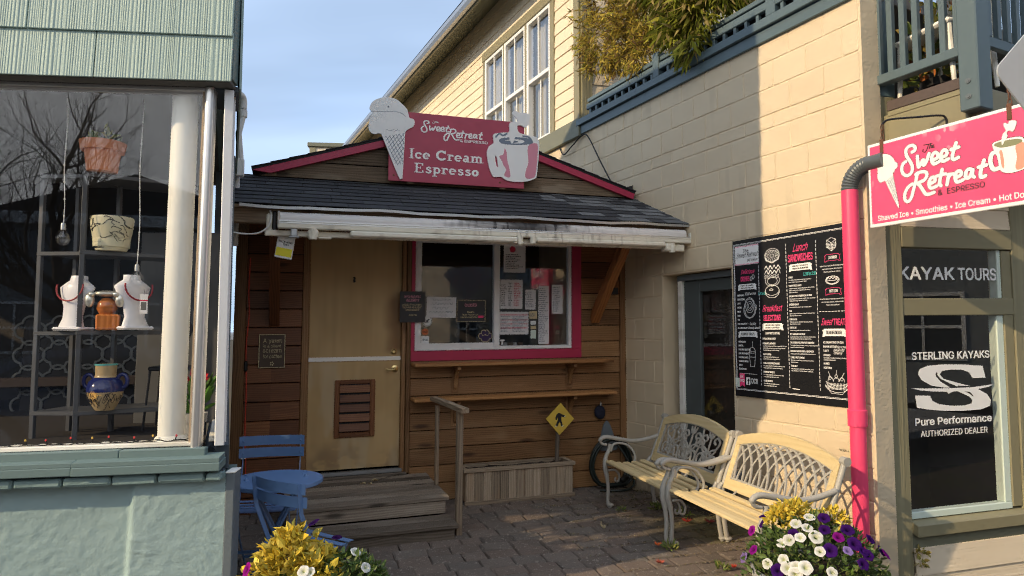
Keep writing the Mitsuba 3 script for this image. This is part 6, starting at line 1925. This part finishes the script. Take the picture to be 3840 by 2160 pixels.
for lab, x, z, r, mt, w, mt2 in (('round white sticker with a bird in the lower left of the window', -1.577, 1.725, .052, 'sticker_white', None, 'ink_black'), ('round orange sticker with dark letters at the left edge of the window', -1.595, 1.619, .033, 'ink_orange', 'DCR', 'ink_black'), ('square pale sticker with a blue N emblem in the lower left of the window', -1.593, 1.542, .036, 'sticker_white', 'N', 'ink_slate')):
    k = thing('window_sticker', lab, 'sticker')
    put('disc', flat(MB(), Point(x, z).buffer(r) if w != 'N' else sbox(x - r, z - .033, x + r, z + .033).buffer(.003), .0 - .0215), mt, k, SF)
    if w:
        put('lettering', fit(MB(), w, x - r * .68, x + r * .68, z - .011, .021, -.0200), mt2, k, SF)
    else:
        put('drawing', flat(MB(), unary_union([Point(x, z).buffer(r - .004).difference(Point(x, z).buffer(r - .009)), Polygon([(x - .026, z - .02), (x - .004, z - .004), (x - .012, z + .008), (x + .004, z + .008), (x + .016, z + .026), (x + .026, z + .014), (x + .010, z), (x + .012, z - .02), (x - .002, z - .012)])]), -.0200), mt2, k, SF)
k = thing('paw_decal', 'purple paw print decal with gold outline at the right of the left pane', 'decal')
px, pz = -.981, 1.560
pads = [affinity.scale(Point(px, pz - .012).buffer(.038), 1.1, .85)] + [affinity.scale(Point(px + a, pz + b_).buffer(.0185), 1, 1.35) for a, b_ in ((-.048, .012), (-.018, .045), (.018, .045), (.048, .012))]
put('outline', flat(MB(), unary_union([p.buffer(.006) for p in pads]), -.0215), 'ink_cream', k, SF)
put('pads', flat(MB(), unary_union(pads), -.0200), 'ink_purple', k, SF)
IN = -.031
for lab, x0, x1, z0, z1, mt, kind in (
        ('tall white poster with a red picture at the top of the right pane', -.787, -.552, 2.22, 2.50, 'paper', 'poster'),
        ('white price list with pink columns at the left of the right pane', -.822, -.582, 1.846, 2.146, 'paper', 'list'),
        ('white sheet ruled with pink rows low in the right pane', -.831, -.516, 1.585, 1.816, 'paper', 'rows'),
        ('small buff card beside the pink-ruled sheet', -.506, -.422, 1.744, 1.824, 'paper_cream', 'print'),
        ('white list taped to the right of the price list', -.552, -.436, 1.84, 2.044, 'paper', 'print'),
        ('long grey paper strip hanging in the right pane', -.406, -.288, 1.482, 2.086, 'paper', 'print'),
        ('narrow white leaflet at the right edge of the right pane', -.257, -.135, 1.795, 2.10, 'paper', 'print'),
        ('small white card in the lower middle of the right pane', -.493, -.433, 1.683, 1.722, 'sticker_white', 'blank'),
        ('small orange card in the lower middle of the right pane', -.492, -.432, 1.637, 1.670, 'paper_cream', 'blank'),
        ('small blue and white card low in the right pane', -.492, -.432, 1.541, 1.628, 'mint_frame', 'blank')):
    k, o = sheet('paper_notice', lab, x0, x1, z0, z1, IN - .0015 * rng.random(), mt, 'notice', rot=rng.uniform(-.8, .8))
    if kind == 'poster':
        put('picture', flat(MB(), Point(x0 + .095, z1 - .04).buffer(.032), o), 'ink_red', k, SF)
        put('print', rows_(MB(), x0 + .02, x1 - .02, z1 - .09, z0 + .03, 9, o), 'ink_black', k, SF, kind='stuff')
    elif kind == 'list':
        put('print', rows_(rows_(MB(), x0 + .01, x0 + .07, z1 - .05, z0 + .02, 12, o), x0 + .085, x0 + .13, z1 - .03, z0 + .02, 14, o), 'ink_black', k, SF, kind='stuff')
        put('pink_print', rows_(MB(), x0 + .145, x1 - .01, z1 - .03, z0 + .02, 14, o), 'ink_red', k, SF, kind='stuff')
    elif kind == 'rows':
        m = MB()
        for t in (.88, .66, .48, .30):
            flat(m, sbox(x0 + .012, z0 + (z1 - z0) * t - .008, x1 - .012, z0 + (z1 - z0) * t), o)
        put('pink_rules', m, 'ink_red', k, SF, kind='stuff')
        put('print', rows_(rows_(MB(), x0 + .015, x0 + .12, z1 - .045, z0 + .02, 11, o + .001), x0 + .14, x1 - .015, z1 - .045, z0 + .02, 11, o + .001), 'ink_slate', k, SF, kind='stuff')
    elif kind == 'print':
        put('print', rows_(MB(), x0 + .01, x1 - .01, z1 - .02, z0 + .015, max(4, int((z1 - z0) / .022)), o), 'ink_slate', k, SF, kind='stuff')
k = thing('paper_cups', 'stack of cups and boxes on the counter behind the right pane', 'cups')
for i in range(5):
    x = -.75 + i * .055
    put('cup', MB().lathe([(0, 0), (.024, 0), (.033, .10), (.031, .10), (.022, .004)], SF.P(x, 1.40, -.25 - .03 * (i % 2)), 14), 'paper' if i % 2 else 'interior_brown', k, smooth=40)
k = thing('window_latch', 'white plastic T shaped latch at the bottom of the right pane', 'latch')
put('bar', B(-.826, -.776, .018, .028, 1.517, 1.534, .004), 'vinyl', k, SF)
put('stem', B(-.811, -.792, .018, .028, 1.477, 1.517, .004), 'vinyl', k, SF)
k = thing('wall_outlet', 'grey outdoor power outlet low on the block wall between the benches', 'outlet')
put('box', B(1.62, 1.70, -.05, .0, .30, .42, .008), 'trim_grey', k, RF)
put('cover', B(1.615, 1.685, -.075, -.05, .30, .40, .008), 'sticker_white', k, RF)
m = MB()
text(m, '91200-6', 2.62, .745, .016, .0035, False, .8)
solo('pen_mark', m, 'ink_black', 'small black pen scribble on the tan wall left of the pink pipe', 'writing', RF)

# ================================================================ plants


def lance(n, place, size, cols, seed, hang=.6, aspect=5.0, spread=.6):
    """Narrow bamboo leaves; place(r) gives a root and an outward direction."""
    r = np.random.RandomState(seed)
    V, F, C = [], [], []
    for i in range(n):
        p, d = place(r)
        ax = np.array(d) + r.randn(3) * spread + [0, 0, -hang]
        ax /= np.linalg.norm(ax)
        sd_ = np.cross(ax, r.randn(3)); sd_ /= np.linalg.norm(sd_)
        nn = np.cross(ax, sd_)
        s = size * (.55 + .8 * r.rand()); w = s / aspect * .5
        V.append([p, p + .35 * s * ax - w * sd_ + .02 * s * nn, p + .35 * s * ax + w * sd_ + .02 * s * nn, p + s * ax - .10 * s * nn])
        b0 = 4 * i
        F += [[b0, b0 + 1, b0 + 2], [b0 + 1, b0 + 3, b0 + 2]]
        base = np.array(cols[r.randint(len(cols))]) * (.6 + .7 * r.rand())
        C.append(np.tile(base, (4, 1)))
    return MB().add(np.vstack(V), F), np.clip(np.vstack(C), 0, 1)


def bamboo(label, roots, centers, n, size, cols, seed, hang, fine):
    k = thing('bamboo', label, 'plant', None)
    r = np.random.RandomState(seed)
    for (x, y) in roots:
        h = 1.2 + .9 * r.rand()
        lx, ly = r.randn() * .25, -.2 - .35 * r.rand()
        q = spline([(x, y, 4.15), (x + lx * .3, y + ly * .25, 4.15 + h * .45), (x + lx, y + ly, 4.15 + h)], 5)
        put('cane', MB().tube(q, np.linspace(.008, .003, len(q)), 6), 'bamboo_cane', k, RF, smooth=True)
    tw = []
    for c in centers:
        for _ in range(int(18 * c[6])):
            d = r.randn(3); d /= np.linalg.norm(d)
            tw.append((np.array(c[:3]) + d * np.array(c[3:6]) * r.rand() ** .5, d))

    def place(r):
        b0, d = tw[r.randint(len(tw))]
        return b0 + r.randn(3) * fine, d
    m, c = lance(n, place, size, cols, seed + 1, hang)
    put('foliage', m, 'thin_leaf', k, RF, color=c, kind='stuff')
    m = MB()
    for b0, d in tw[::2]:
        m.tube(spline([b0 - d * .16 + [0, 0, .05], b0, b0 + d * .10 + [0, 0, -.05]], 3), .0022, 3, caps=False)
    put('twigs', m, 'bamboo_cane', k, RF, kind='stuff')


# centre x, y(into wall), z, radii, weight, in the frame of the block wall
bamboo('yellow brown fine-leaved bamboo clump at the left end of the terrace railing', [(.05 + .07 * i, .18 + .05 * (i % 3)) for i in range(9)],
       [(-.15, .0, 5.25, .62, .30, .50, 1.9), (.25, .05, 4.95, .50, .25, .40, 1.5), (-.22, .05, 4.78, .42, .22, .26, 1.2), (.32, .02, 4.62, .36, .18, .28, 1.1), (.35, .0, 5.35, .5, .3, .45, 1.3), (-.62, .0, 5.05, .26, .15, .28, .5), (-.2, 0, 5.7, .7, .3, .3, 1.2)],
       11000, .085, [(.56, .43, .085), (.44, .34, .07), (.60, .48, .11), (.26, .20, .07), (.22, .14, .07), (.34, .33, .06)], 21, .25, .05)
bamboo('green long-leaved bamboo clump hanging over the middle of the terrace railing', [(.95 + .09 * i, .2 + .05 * (i % 3)) for i in range(9)],
       [(1.02, .0, 4.92, .42, .22, .40, 1.5), (1.25, -.02, 4.62, .30, .16, .30, 1.0), (1.0, -.06, 4.50, .30, .12, .22, .8), (1.45, .0, 4.85, .32, .2, .34, 1.0), (1.72, .0, 4.80, .28, .2, .3, .7), (.80, 0, 5.25, .5, .25, .3, 1.0), (1.30, 0, 5.25, .6, .25, .3, 1.0), (1.28, -.09, 4.30, .10, .05, .18, .25)],
       5600, .150, [(.22, .25, .035), (.30, .32, .05), (.16, .18, .03), (.42, .40, .07), (.34, .27, .11), (.12, .13, .025)], 31, 1.1, .045)


def petunia(mb, C, p, d, r, col, eye, tilt=0):
    """Five-lobed trumpet flower facing d."""
    d = np.array(d, float); d /= np.linalg.norm(d)
    a = np.cross(d, [.3, .2, 1]); a /= np.linalg.norm(a)
    b_ = np.cross(d, a)
    n = 25
    th = np.linspace(0, 2 * np.pi, n, endpoint=False)
    rings = [(.16, -.35), (.45, -.05), (.80, .03), (1.0, -.06)]
    V, cl = [np.array(p) - d * r * .75], [eye]
    for q, (rad, up) in enumerate(rings):
        lob = 1 + (.10 * np.abs(np.cos(2.5 * th + tilt)) - .05) * (q >= 2) * (1.2 if q == 3 else .6)
        wav = .05 * np.sin(5 * th * 2 + tilt) * (q == 3)
        V += list(np.array(p) + r * (rad * lob)[:, None] * (np.cos(th)[:, None] * a + np.sin(th)[:, None] * b_) + (r * (up + wav))[:, None] * d)
        cc = np.array(eye) * (1 - min(1, rad * 1.6)) + np.array(col) * min(1, rad * 1.6)
        vein = (.86 + .14 * np.abs(np.cos(2.5 * th + tilt)))[:, None]
        cl += list(np.tile(cc, (n, 1)) * (vein if q < 3 else 1.0))
    F = [[0, 1 + j, 1 + (j + 1) % n] for j in range(n)]
    for q in range(3):
        for j in range(n):
            a0, a1 = 1 + q * n + j, 1 + q * n + (j + 1) % n
            F += [[a0, a0 + n, a1 + n], [a0, a1 + n, a1]]
    C.append(np.array(cl))
    return mb.add(np.array(V), F)


def flowers(k, pts, c, r, col, eye, seed):
    rr = random.Random(seed)
    for p in pts:
        C = []
        d = np.array(p) - np.array(c)
        d = d / np.linalg.norm(d) + np.array([rr.uniform(-.4, .4) - .15, rr.uniform(-.35, .1) - .35, rr.uniform(-.1, .4)])
        m = petunia(MB(), C, np.array(p) + .012 * d, d, r * rr.uniform(.85, 1.15), np.array(col) * rr.uniform(.85, 1.1), eye, rr.uniform(0, 3))
        put('petunia', m, 'thin_leaf', k, smooth=True, color=np.clip(np.vstack(C), 0, .9))



WHT = [(1.6,3.659,0.596),(1.516,3.632,0.573),(1.546,3.574,0.566),(1.563,3.512,0.541),(1.495,3.535,0.53),(1.447,3.558,0.514),(1.412,3.569,0.493),(1.556,3.447,0.489),(1.396,3.505,0.433),(1.434,3.45,0.413),(1.468,3.428,0.418),(1.401,3.471,0.401),(1.424,3.44,0.387),(1.336,3.56,0.394),(1.577,3.381,0.411)]
PUR = [(1.885,3.611,0.496),(1.745,3.487,0.516),(1.756,3.571,0.558),(1.676,3.658,0.596),(1.807,3.716,0.574),(1.626,3.544,0.566),(1.477,3.573,0.539),(1.771,3.462,0.484),(1.795,3.459,0.468),(1.937,3.61,0.445),(1.743,3.411,0.441),(1.603,3.444,0.498),(1.362,3.503,0.379),(1.435,3.865,0.551),(1.431,3.859,0.513)]
MAG = [(1.671,3.499,0.541),(1.371,3.867,0.472),(1.318,3.696,0.417),(1.954,3.593,0.426)]
VIO = [(1.303,3.811,0.343),(1.686,3.44,0.493)]
YC = [(.62, .46, .045), (.55, .38, .04), (.50, .42, .06), (.66, .52, .09), (.42, .33, .04)]
GC = [(.060, .105, .022), (.085, .14, .03), (.045, .08, .018), (.11, .16, .045), (.13, .15, .05)]


def tuft(k, name, n, c, rx, rz, size, cols, seed, **kw):
    m, col = leafblob(n, rx, rz, c, size, cols, seed, **kw)
    put(name, m, 'leaf', k, color=col, kind='stuff')


k = thing('flower_planter', 'planter of white and purple petunias with yellow coleus in front of the near bench', 'flower planter')
put('pot', pot(MB(), (1.64, 3.70, -.02), .34, .24, .32, .012, 40), 'pot_grey', k, smooth=35)
put('soil', MB().lathe([(.30, .29), (.15, .31), (0, .315)], (1.64, 3.70, 0), 24), 'pot_soil', k)
tuft(k, 'petunia_foliage', 2100, (1.64, 3.70, .26), .36, .34, .038, GC, 51, up=.3, aspect=2.0, shell=.45)
tuft(k, 'trailing_foliage', 420, (1.64, 3.68, .20), .40, .16, .034, GC, 52, up=-.2, aspect=2.2, shell=.8)
for c in ((1.545, 3.80, .575), (1.62, 3.83, .56), (1.75, 3.72, .555), (1.49, 3.76, .54)):
    tuft(k, 'coleus_leaves', 110, c, .075, .085, .036, YC, int(c[0] * 1000), up=.4, aspect=1.9, shell=.5)
flowers(k, WHT, (1.64, 3.70, .2), .031, (.86, .86, .84), (.50, .55, .22), 61)
flowers(k, PUR, (1.64, 3.70, .2), .031, (.055, .012, .15), (.012, .004, .03), 62)
flowers(k, MAG, (1.64, 3.70, .2), .029, (.30, .015, .28), (.06, .005, .06), 63)
flowers(k, VIO, (1.64, 3.70, .2), .028, (.32, .22, .55), (.10, .08, .20), 64)
k = thing('flower_planter', 'planter of golden yellow coleus with green petunias in front of the blue chair', 'flower planter')
put('pot', pot(MB(), (-.84, 2.93, -.02), .50, .17, .23, .012, 36), 'pot_grey', k, smooth=35)
put('soil', MB().lathe([(.215, .45), (.1, .47), (0, .475)], (-.84, 2.93, 0), 24), 'pot_soil', k)
for c, n, rx, rz in (((-.94, 2.93, .60), 75, .13, .155), ((-.93, 2.91, .55), 80, .16, .14), ((-1.02, 2.88, .54), 55, .10, .11), ((-.83, 2.89, .55), 65, .10, .13), ((-.95, 2.93, .66), 34, .055, .10)):
    tuft(k, 'coleus_leaves', int(n * 2.6), c, rx, rz, .046, YC, int(abs(c[0]) * 1000 + rz * 100), up=.25, aspect=1.75, shell=.55, droop=.1)
tuft(k, 'petunia_foliage', 900, (-.72, 2.95, .46), .19, .19, .034, GC, 71, up=.3, aspect=2.0, shell=.4)
tuft(k, 'petunia_foliage', 420, (-1.0, 2.86, .44), .18, .15, .034, GC, 72, up=.3, aspect=2.0, shell=.4)
flowers(k, [(-.835, 2.76, .63), (-.81, 2.765, .624), (-.625, 2.90, .60), (-.68, 2.95, .645)], (-.8, 2.95, .4), .025, (.86, .86, .84), (.50, .55, .22), 65)
flowers(k, [(-1.07, 2.80, .625)], (-.8, 2.95, .4), .032, (.34, .015, .30), (.06, .005, .06), 66)
flowers(k, [(-.86, 2.98, .755), (-.77, 3.0, .69), (-.74, 2.98, .60)], (-.8, 2.95, .4), .026, (.03, .010, .08), (.01, .004, .02), 67)

# fallen leaves, weeds and litter on the paving


def maple(x, y, s, col, label, seed):
    r = random.Random(seed)
    n = 11
    pts = []
    for i in range(n * 2):
        a = i / (n * 2) * 2 * math.pi
        rad = s * (1 if i % 2 == 0 else .55) * r.uniform(.8, 1.1)
        pts.append([x + rad * math.cos(a), y + rad * math.sin(a), .012 + .014 * r.random() + (.016 if i % 2 == 0 else 0)])
    v = np.array([[x, y, .012]] + pts)
    m = MB().add(v, [[0, 1 + i, 1 + (i + 1) % (n * 2)] for i in range(n * 2)])
    solo('fallen_leaf', m, 'leaf', label, 'leaf', color=np.clip(np.tile(np.array(col), (len(v), 1)) * (1 + .5 * (nrng.rand(len(v), 1) - .5)), 0, 1))


maple(1.09, 5.10, .033, (.62, .13, .03), 'bright orange leaf on the paving beside the near bench leg', 1)
maple(1.47, 5.72, .05, (.33, .035, .02), 'curled red leaf on the paving under the gap between the benches', 2)
maple(1.02, 4.71, .038, (.30, .06, .035), 'dull red leaf on the paving in front of the near bench', 3)
maple(1.66, 5.70, .055, (.20, .03, .025), 'dark red crumpled leaf at the foot of the block wall', 4)
maple(1.36, 5.85, .026, (.40, .07, .03), 'small red leaf on the paving nearest the far bench', 5)
maple(1.50, 4.62, .022, (.55, .06, .03), 'small bright red leaf near the flower planter', 6)
solo('white_feather', MB().bar(spline([(.755, 5.52, .03), (.75, 5.57, .012), (.735, 5.63, .008), (.745, 5.68, .02)], 4), .022, .003, (0, 0, 1)), 'paper_cream', 'pale curled scrap lying in the middle of the paving', 'scrap')


def litter(n, fn, cols, seed, s0, s1):
    r = np.random.RandomState(seed)
    V, F, C = [], [], []
    for i in range(n):
        p = fn(r)
        a, s = r.rand() * 6.3, s0 + (s1 - s0) * r.rand()
        ax = np.array([math.cos(a), math.sin(a), r.randn() * .25]); sd_ = np.array([-math.sin(a), math.cos(a), r.randn() * .25])
        b0 = len(V) * 4
        V.append([p - s * ax, p - .4 * s * sd_ + [0, 0, .003], p + s * ax, p + .4 * s * sd_ + [0, 0, .004]])
        F += [[b0, b0 + 1, b0 + 2], [b0, b0 + 2, b0 + 3]]
        C.append(np.tile(np.array(cols[r.randint(len(cols))]) * (.6 + .8 * r.rand()), (4, 1)))
    return MB().add(np.vstack(V), F), np.clip(np.vstack(C), 0, 1)


def along_wall(r):
    x = .2 + 2.6 * r.rand()
    p = RF.P(x, 0, .05 + .5 * r.rand() ** 2.2)
    return np.array([p[0], p[1], .004 + .006 * r.rand()])


def in_joints(r):
    j = r.randint(0, 14)
    p = PAV.P(.8 + 1.5 * r.rand() ** .7, 0, 0)
    q = PAV.P(0.75 + 1.3 * r.rand() ** .8, 0, -(j * RP_ + .012 * r.randn()))
    return np.array([q[0], q[1], .003 + .004 * r.rand()])


LC = [(.12, .085, .045), (.20, .15, .08), (.07, .05, .03), (.26, .20, .10), (.10, .10, .03)]
m, c = litter(1500, along_wall, LC, 81, .004, .016)
m2, c2 = litter(1400, in_joints, LC, 82, .004, .013)
m.join(m2)
k = thing('leaf_litter', 'dry brown leaf litter along the foot of the block wall and in the paving joints', 'leaf litter')
del labels[k]
solo('leaf_litter', m, 'leaf', 'dry brown leaf litter along the foot of the block wall and in the paving joints', 'leaf litter', color=np.vstack([c, c2]), kind='stuff')


def weed(x, y, s, n, label, seed):
    m, c = leafblob(n, s, s * .6, (x, y, .0), s * .75, [(.10, .16, .03), (.16, .20, .05), (.20, .20, .06)], seed, up=.6, aspect=3.2, shell=.2)
    solo('weed', m, 'leaf', label, 'weed', color=c)


weed(1.42, 4.63, .045, 40, 'small grassy weed between the pavers left of the flower planter', 91)
weed(1.17, 5.05, .06, 46, 'low green weed around the foot of the near bench', 92)
weed(1.33, 6.15, .07, 50, 'low green weed between pavers under the far bench', 93)
weed(1.50, 5.95, .06, 44, 'green weed at the foot of the wall between the benches', 94)
weed(.98, 6.12, .04, 26, 'tiny weed beside the far bench front leg', 95)
k = thing('dry_twig', 'dry twig with a curled brown leaf lying at the kiosk door sill', 'twig')
tp = lambda x, o, z: SF.P(x, z, o)
put('stem', MB().tube([tp(-2.08, .22, .278), tp(-1.98, .17, .285), tp(-1.84, .09, .30)], .004, 5), 'weathered', k)
put('leaf', MB().add([tp(-2.12, .22, .28), tp(-2.08, .25, .30), tp(-2.04, .22, .275), tp(-2.08, .19, .295)], [[0, 1, 2], [0, 2, 3]]), 'paper_cream', k)
k = thing('leaf_scrap', 'pale crumpled leaf scrap on the wooden landing', 'scrap')
for i in range(5):
    a, b_ = -2.20 + rng.uniform(-.05, .05), .30 + rng.uniform(-.02, .02)
    put('piece', MB().add([tp(a, b_, .275), tp(a + .03, b_ + .008, .288), tp(a + .035, b_ + .03, .276), tp(a + .005, b_ + .025, .290)], [[0, 1, 2], [0, 2, 3]]), 'paper_cream', k)
# plants on the balcony and by the shop sill
k = thing('balcony_plant', 'leafy green and orange plant behind the balcony balusters', 'plant')
c0 = BF.P(.22, 3.25, -.40)
put('pot', pot(MB(), c0 - [0, 0, .08], .22, .11, .14), 'dark_metal', k, smooth=35)
tuft(k, 'foliage', 420, c0 + [0, 0, .12], .26, .75, .075, [(.10, .14, .03), (.07, .10, .02), (.18, .18, .05), (.36, .12, .03), (.30, .22, .05)], 97, up=.4, aspect=1.9, shell=.15)
k = thing('wall_weed', 'small dry yellow weed growing beside the rough post below the kayak window', 'weed')
for i, z in enumerate((-.02, -.14, .06)):
    p = KF.P(.385, z, .03)
    tuft(k, 'leaves', 30, p, .035, .05, .03, [(.42, .30, .06), (.30, .24, .07), (.22, .20, .05)], 98 + i, up=.2, aspect=1.6, shell=.1)
for i, (x, lab) in enumerate(((2.20, 'clear party light bulb hanging left of the far railing post'), (2.33, 'clear party light bulb hanging right of the far railing post'))):
    k = thing('party_bulb', lab, 'light bulb')
    c = RF.P(x - .05, 4.42, .08)
    put('socket', MB().lathe([(0, .03), (.012, .03), (.014, 0), (0, 0)], c, 14), 'sticker_white', k, smooth=40)
    put('glass', MB().lathe([(.012, 0), (.022, -.025), (.024, -.045), (.014, -.065), (0, -.07)], c, 16), 'bulb_glass', k, smooth=True)
    put('wire', MB().tube(spline([RF.P(x - .35, 4.50, .07), RF.P(x - .15, 4.44, .08), c + [0, 0, .03]], 5), .004, 5), 'cord_black', k)

# ================================================================ beyond the kiosk and across the street
k = thing('distant_building', 'distant flat-roofed tan building showing just left of the long eave', 'building')
df = Frame((-7.35, 24.0, 0), 6)
put('wall', B(0, 6, .0, 5, 0, 8.35, .01), 'tan_siding', k, df)
for i in range(9):
    lap(0, 6, 6.9 + i * .16, 6.9 + (i + 1) * .16, k, df, out=.02)
put('parapet_cap', B(-.12, 6, -.10, 5, 8.36, 8.52, .02), 'olive_grey', k, df)
put('cap_board', B(-.05, .18, -.05, 0, 7.6, 8.355, .01), 'olive', k, df)


def far_house(x, y, deg, w, d, h, mt, label, storeys, nwin, roof=True):
    k = thing('street_building', label, 'building', 'buildings across the street')
    f = Frame((x, y, 0), deg)
    put('wall', B(0, w, 0, d, -.2, h, .02), mt, k, f)
    put('cornice', B(-.15, w + .15, -.18, .1, h - .25, h + .15, .03), 'far_white', k, f)
    if roof:
        put('roof', MB().prism(Polygon([(-.2, h + .1), (w + .2, h + .1), (w / 2, h + 1.6)]), 0, d), 'far_roof', k, f)
    for s in range(storeys):
        z0 = .9 + s * 3.1
        for i in range(nwin):
            xc = w * (i + .5) / nwin
            ww = w / nwin * .3
            W = put('window', MB().prism(sbox(xc - ww, z0, xc + ww, z0 + 1.7).difference(unary_union([sbox(xc - ww + .09, z0 + .09, xc - .03, z0 + .8), sbox(xc + .03, z0 + .09, xc + ww - .09, z0 + .8), sbox(xc - ww + .09, z0 + .88, xc - .03, z0 + 1.61), sbox(xc + .03, z0 + .88, xc + ww - .09, z0 + 1.61)])), -.06, .0), 'far_white', k, f)
            put('glass', B(xc - ww + .02, xc + ww - .02, -.015, -.005, z0 + .02, z0 + 1.68, .001), 'far_glass', W, f)


# frames turned round so that their fronts face the camera's street
far_house(9, -17, 180, 11, 8, 6.2, 'far_brown', 'brown shop block across the street', 2, 5, False)
far_house(-3, -18, 180, 9, 8, 5.4, 'far_grey', 'grey shop across the street with gable roof', 1, 4)
far_house(-13, -19, 184, 12, 8, 5.0, 'far_brown', 'low brown hall across the street on the far left', 1, 4, False)
far_house(19.1, 5.2, 243, 15, 8, 9.5, 'far_grey', 'tall grey-green house along the street on the right', 3, 5)
far_house(20, -16, 150, 12, 8, 7.5, 'tan_siding', 'tan corner house across the street on the right', 2, 4)

k = thing('bare_tree', 'large leafless street tree across the road, mirrored in the display window', 'tree')
tr = random.Random(17)
TT, TB = MB(), MB()


def grow(p, d, L, r, lev):
    n = 4 if lev < 3 else 3
    pts = [np.array(p)]
    d = np.array(d, float)
    for i in range(n):
        d = d + np.array([tr.gauss(0, .16), tr.gauss(0, .16), tr.gauss(0, .10) + (.07 if lev > 1 else 0)])
        d /= np.linalg.norm(d)
        pts.append(pts[-1] + d * L / n)
    rad = np.linspace(r, r * .62, n + 1)
    (TT if lev == 0 else TB).tube(pts, rad, 8 if lev == 0 else (5 if lev < 3 else 3), caps=False)
    if lev >= 6:
        return
    kids = {0: 5, 1: 4, 2: 4, 3: 3, 4: 3, 5: 2}[lev]
    for c in range(kids):
        t = 1.0 if c == 0 else tr.uniform(.35, 1.0)
        b = pts[min(n, max(1, int(round(t * n))))]
        a = tr.uniform(0, 2 * math.pi)
        side = np.cross(d, [math.cos(a), math.sin(a), .3]); side /= np.linalg.norm(side)
        ang_ = tr.uniform(.35, .85) if c else tr.uniform(.1, .35)
        nd = d * math.cos(ang_) + side * math.sin(ang_)
        grow(b, nd, L * tr.uniform(.62, .82), r * (.60 if c == 0 else tr.uniform(.38, .52)), lev + 1)


grow((-7.3, -13.6, -.1), (.03, .02, 1), 3.0, .24, 0)
put('trunk', TT, 'bark', k, smooth=True)
put('crown', TB, 'bark', k, smooth=True, kind='stuff')

k = thing('parked_car', 'dark blue car parked at the kerb behind the viewer', 'car')
cf = Frame((-1.6, -3.0, -.15), 180)
side = rnd([(.0, .35), (.02, .72), (.35, .86), (1.15, .96), (1.75, 1.40), (2.1, 1.50), (3.1, 1.48), (3.9, 1.12), (4.3, 1.02), (4.42, .70), (4.40, .35), (4.0, .24), (.3, .24)])
arch = Point(.85, .33).buffer(.37).union(Point(3.5, .33).buffer(.37))
put('body', MB().prism(side.difference(arch), .0, 1.75).map(lambda v: np.stack([v[:, 0], .875 + (v[:, 1] - .875) * (1 - .22 * np.clip((v[:, 2] - .9) / .6, 0, 1)), v[:, 2]], 1)), 'car_paint', k, cf, smooth=30)
put('side_window', MB().prism(rnd([(1.35, 1.0), (1.8, 1.36), (2.3, 1.42), (3.05, 1.40), (3.6, 1.08), (2.5, 1.02)]), .02, .06).map(lambda v: v + np.stack([0 * v[:, 0], .12 * (v[:, 2] - .9), 0 * v[:, 0]], 1)), 'far_glass', k, cf)
for x in (.85, 3.5):
    for y in (.0, 1.55):
        W = put('wheel', MB().lathe([(.0, -.02), (.20, -.02), (.22, .02), (.22, .18), (0, .18)], (0, 0, 0), 24).map(lambda v, x=x, y=y: np.stack([v[:, 0] + x, v[:, 2] + y, v[:, 1] + .32], 1)), 'galvanised', k, cf, smooth=40)
        put('tyre', MB().lathe([(.22, 0), (.30, -.01), (.32, .03), (.32, .17), (.30, .2), (.22, .19)], (0, 0, 0), 28).map(lambda v, x=x, y=y: np.stack([v[:, 0] + x, v[:, 2] + y, v[:, 1] + .32], 1)), 'tyre', W, cf, smooth=40)
put('windscreen', MB().add([(1.12, .25, .98), (1.12, 1.5, .98), (1.72, 1.38, 1.41), (1.72, .37, 1.41)], [[0, 1, 2, 3]]).map(lambda v: v + [-.012, 0, .01]), 'far_glass', k, cf)
put('headlight', B(.02, .10, .12, .45, .62, .74, .03), 'far_white', k, cf)
put('headlight', B(.02, .10, 1.30, 1.63, .62, .74, .03), 'far_white', k, cf)
scene = {k: v for k, v in scene.items() if v is not None}
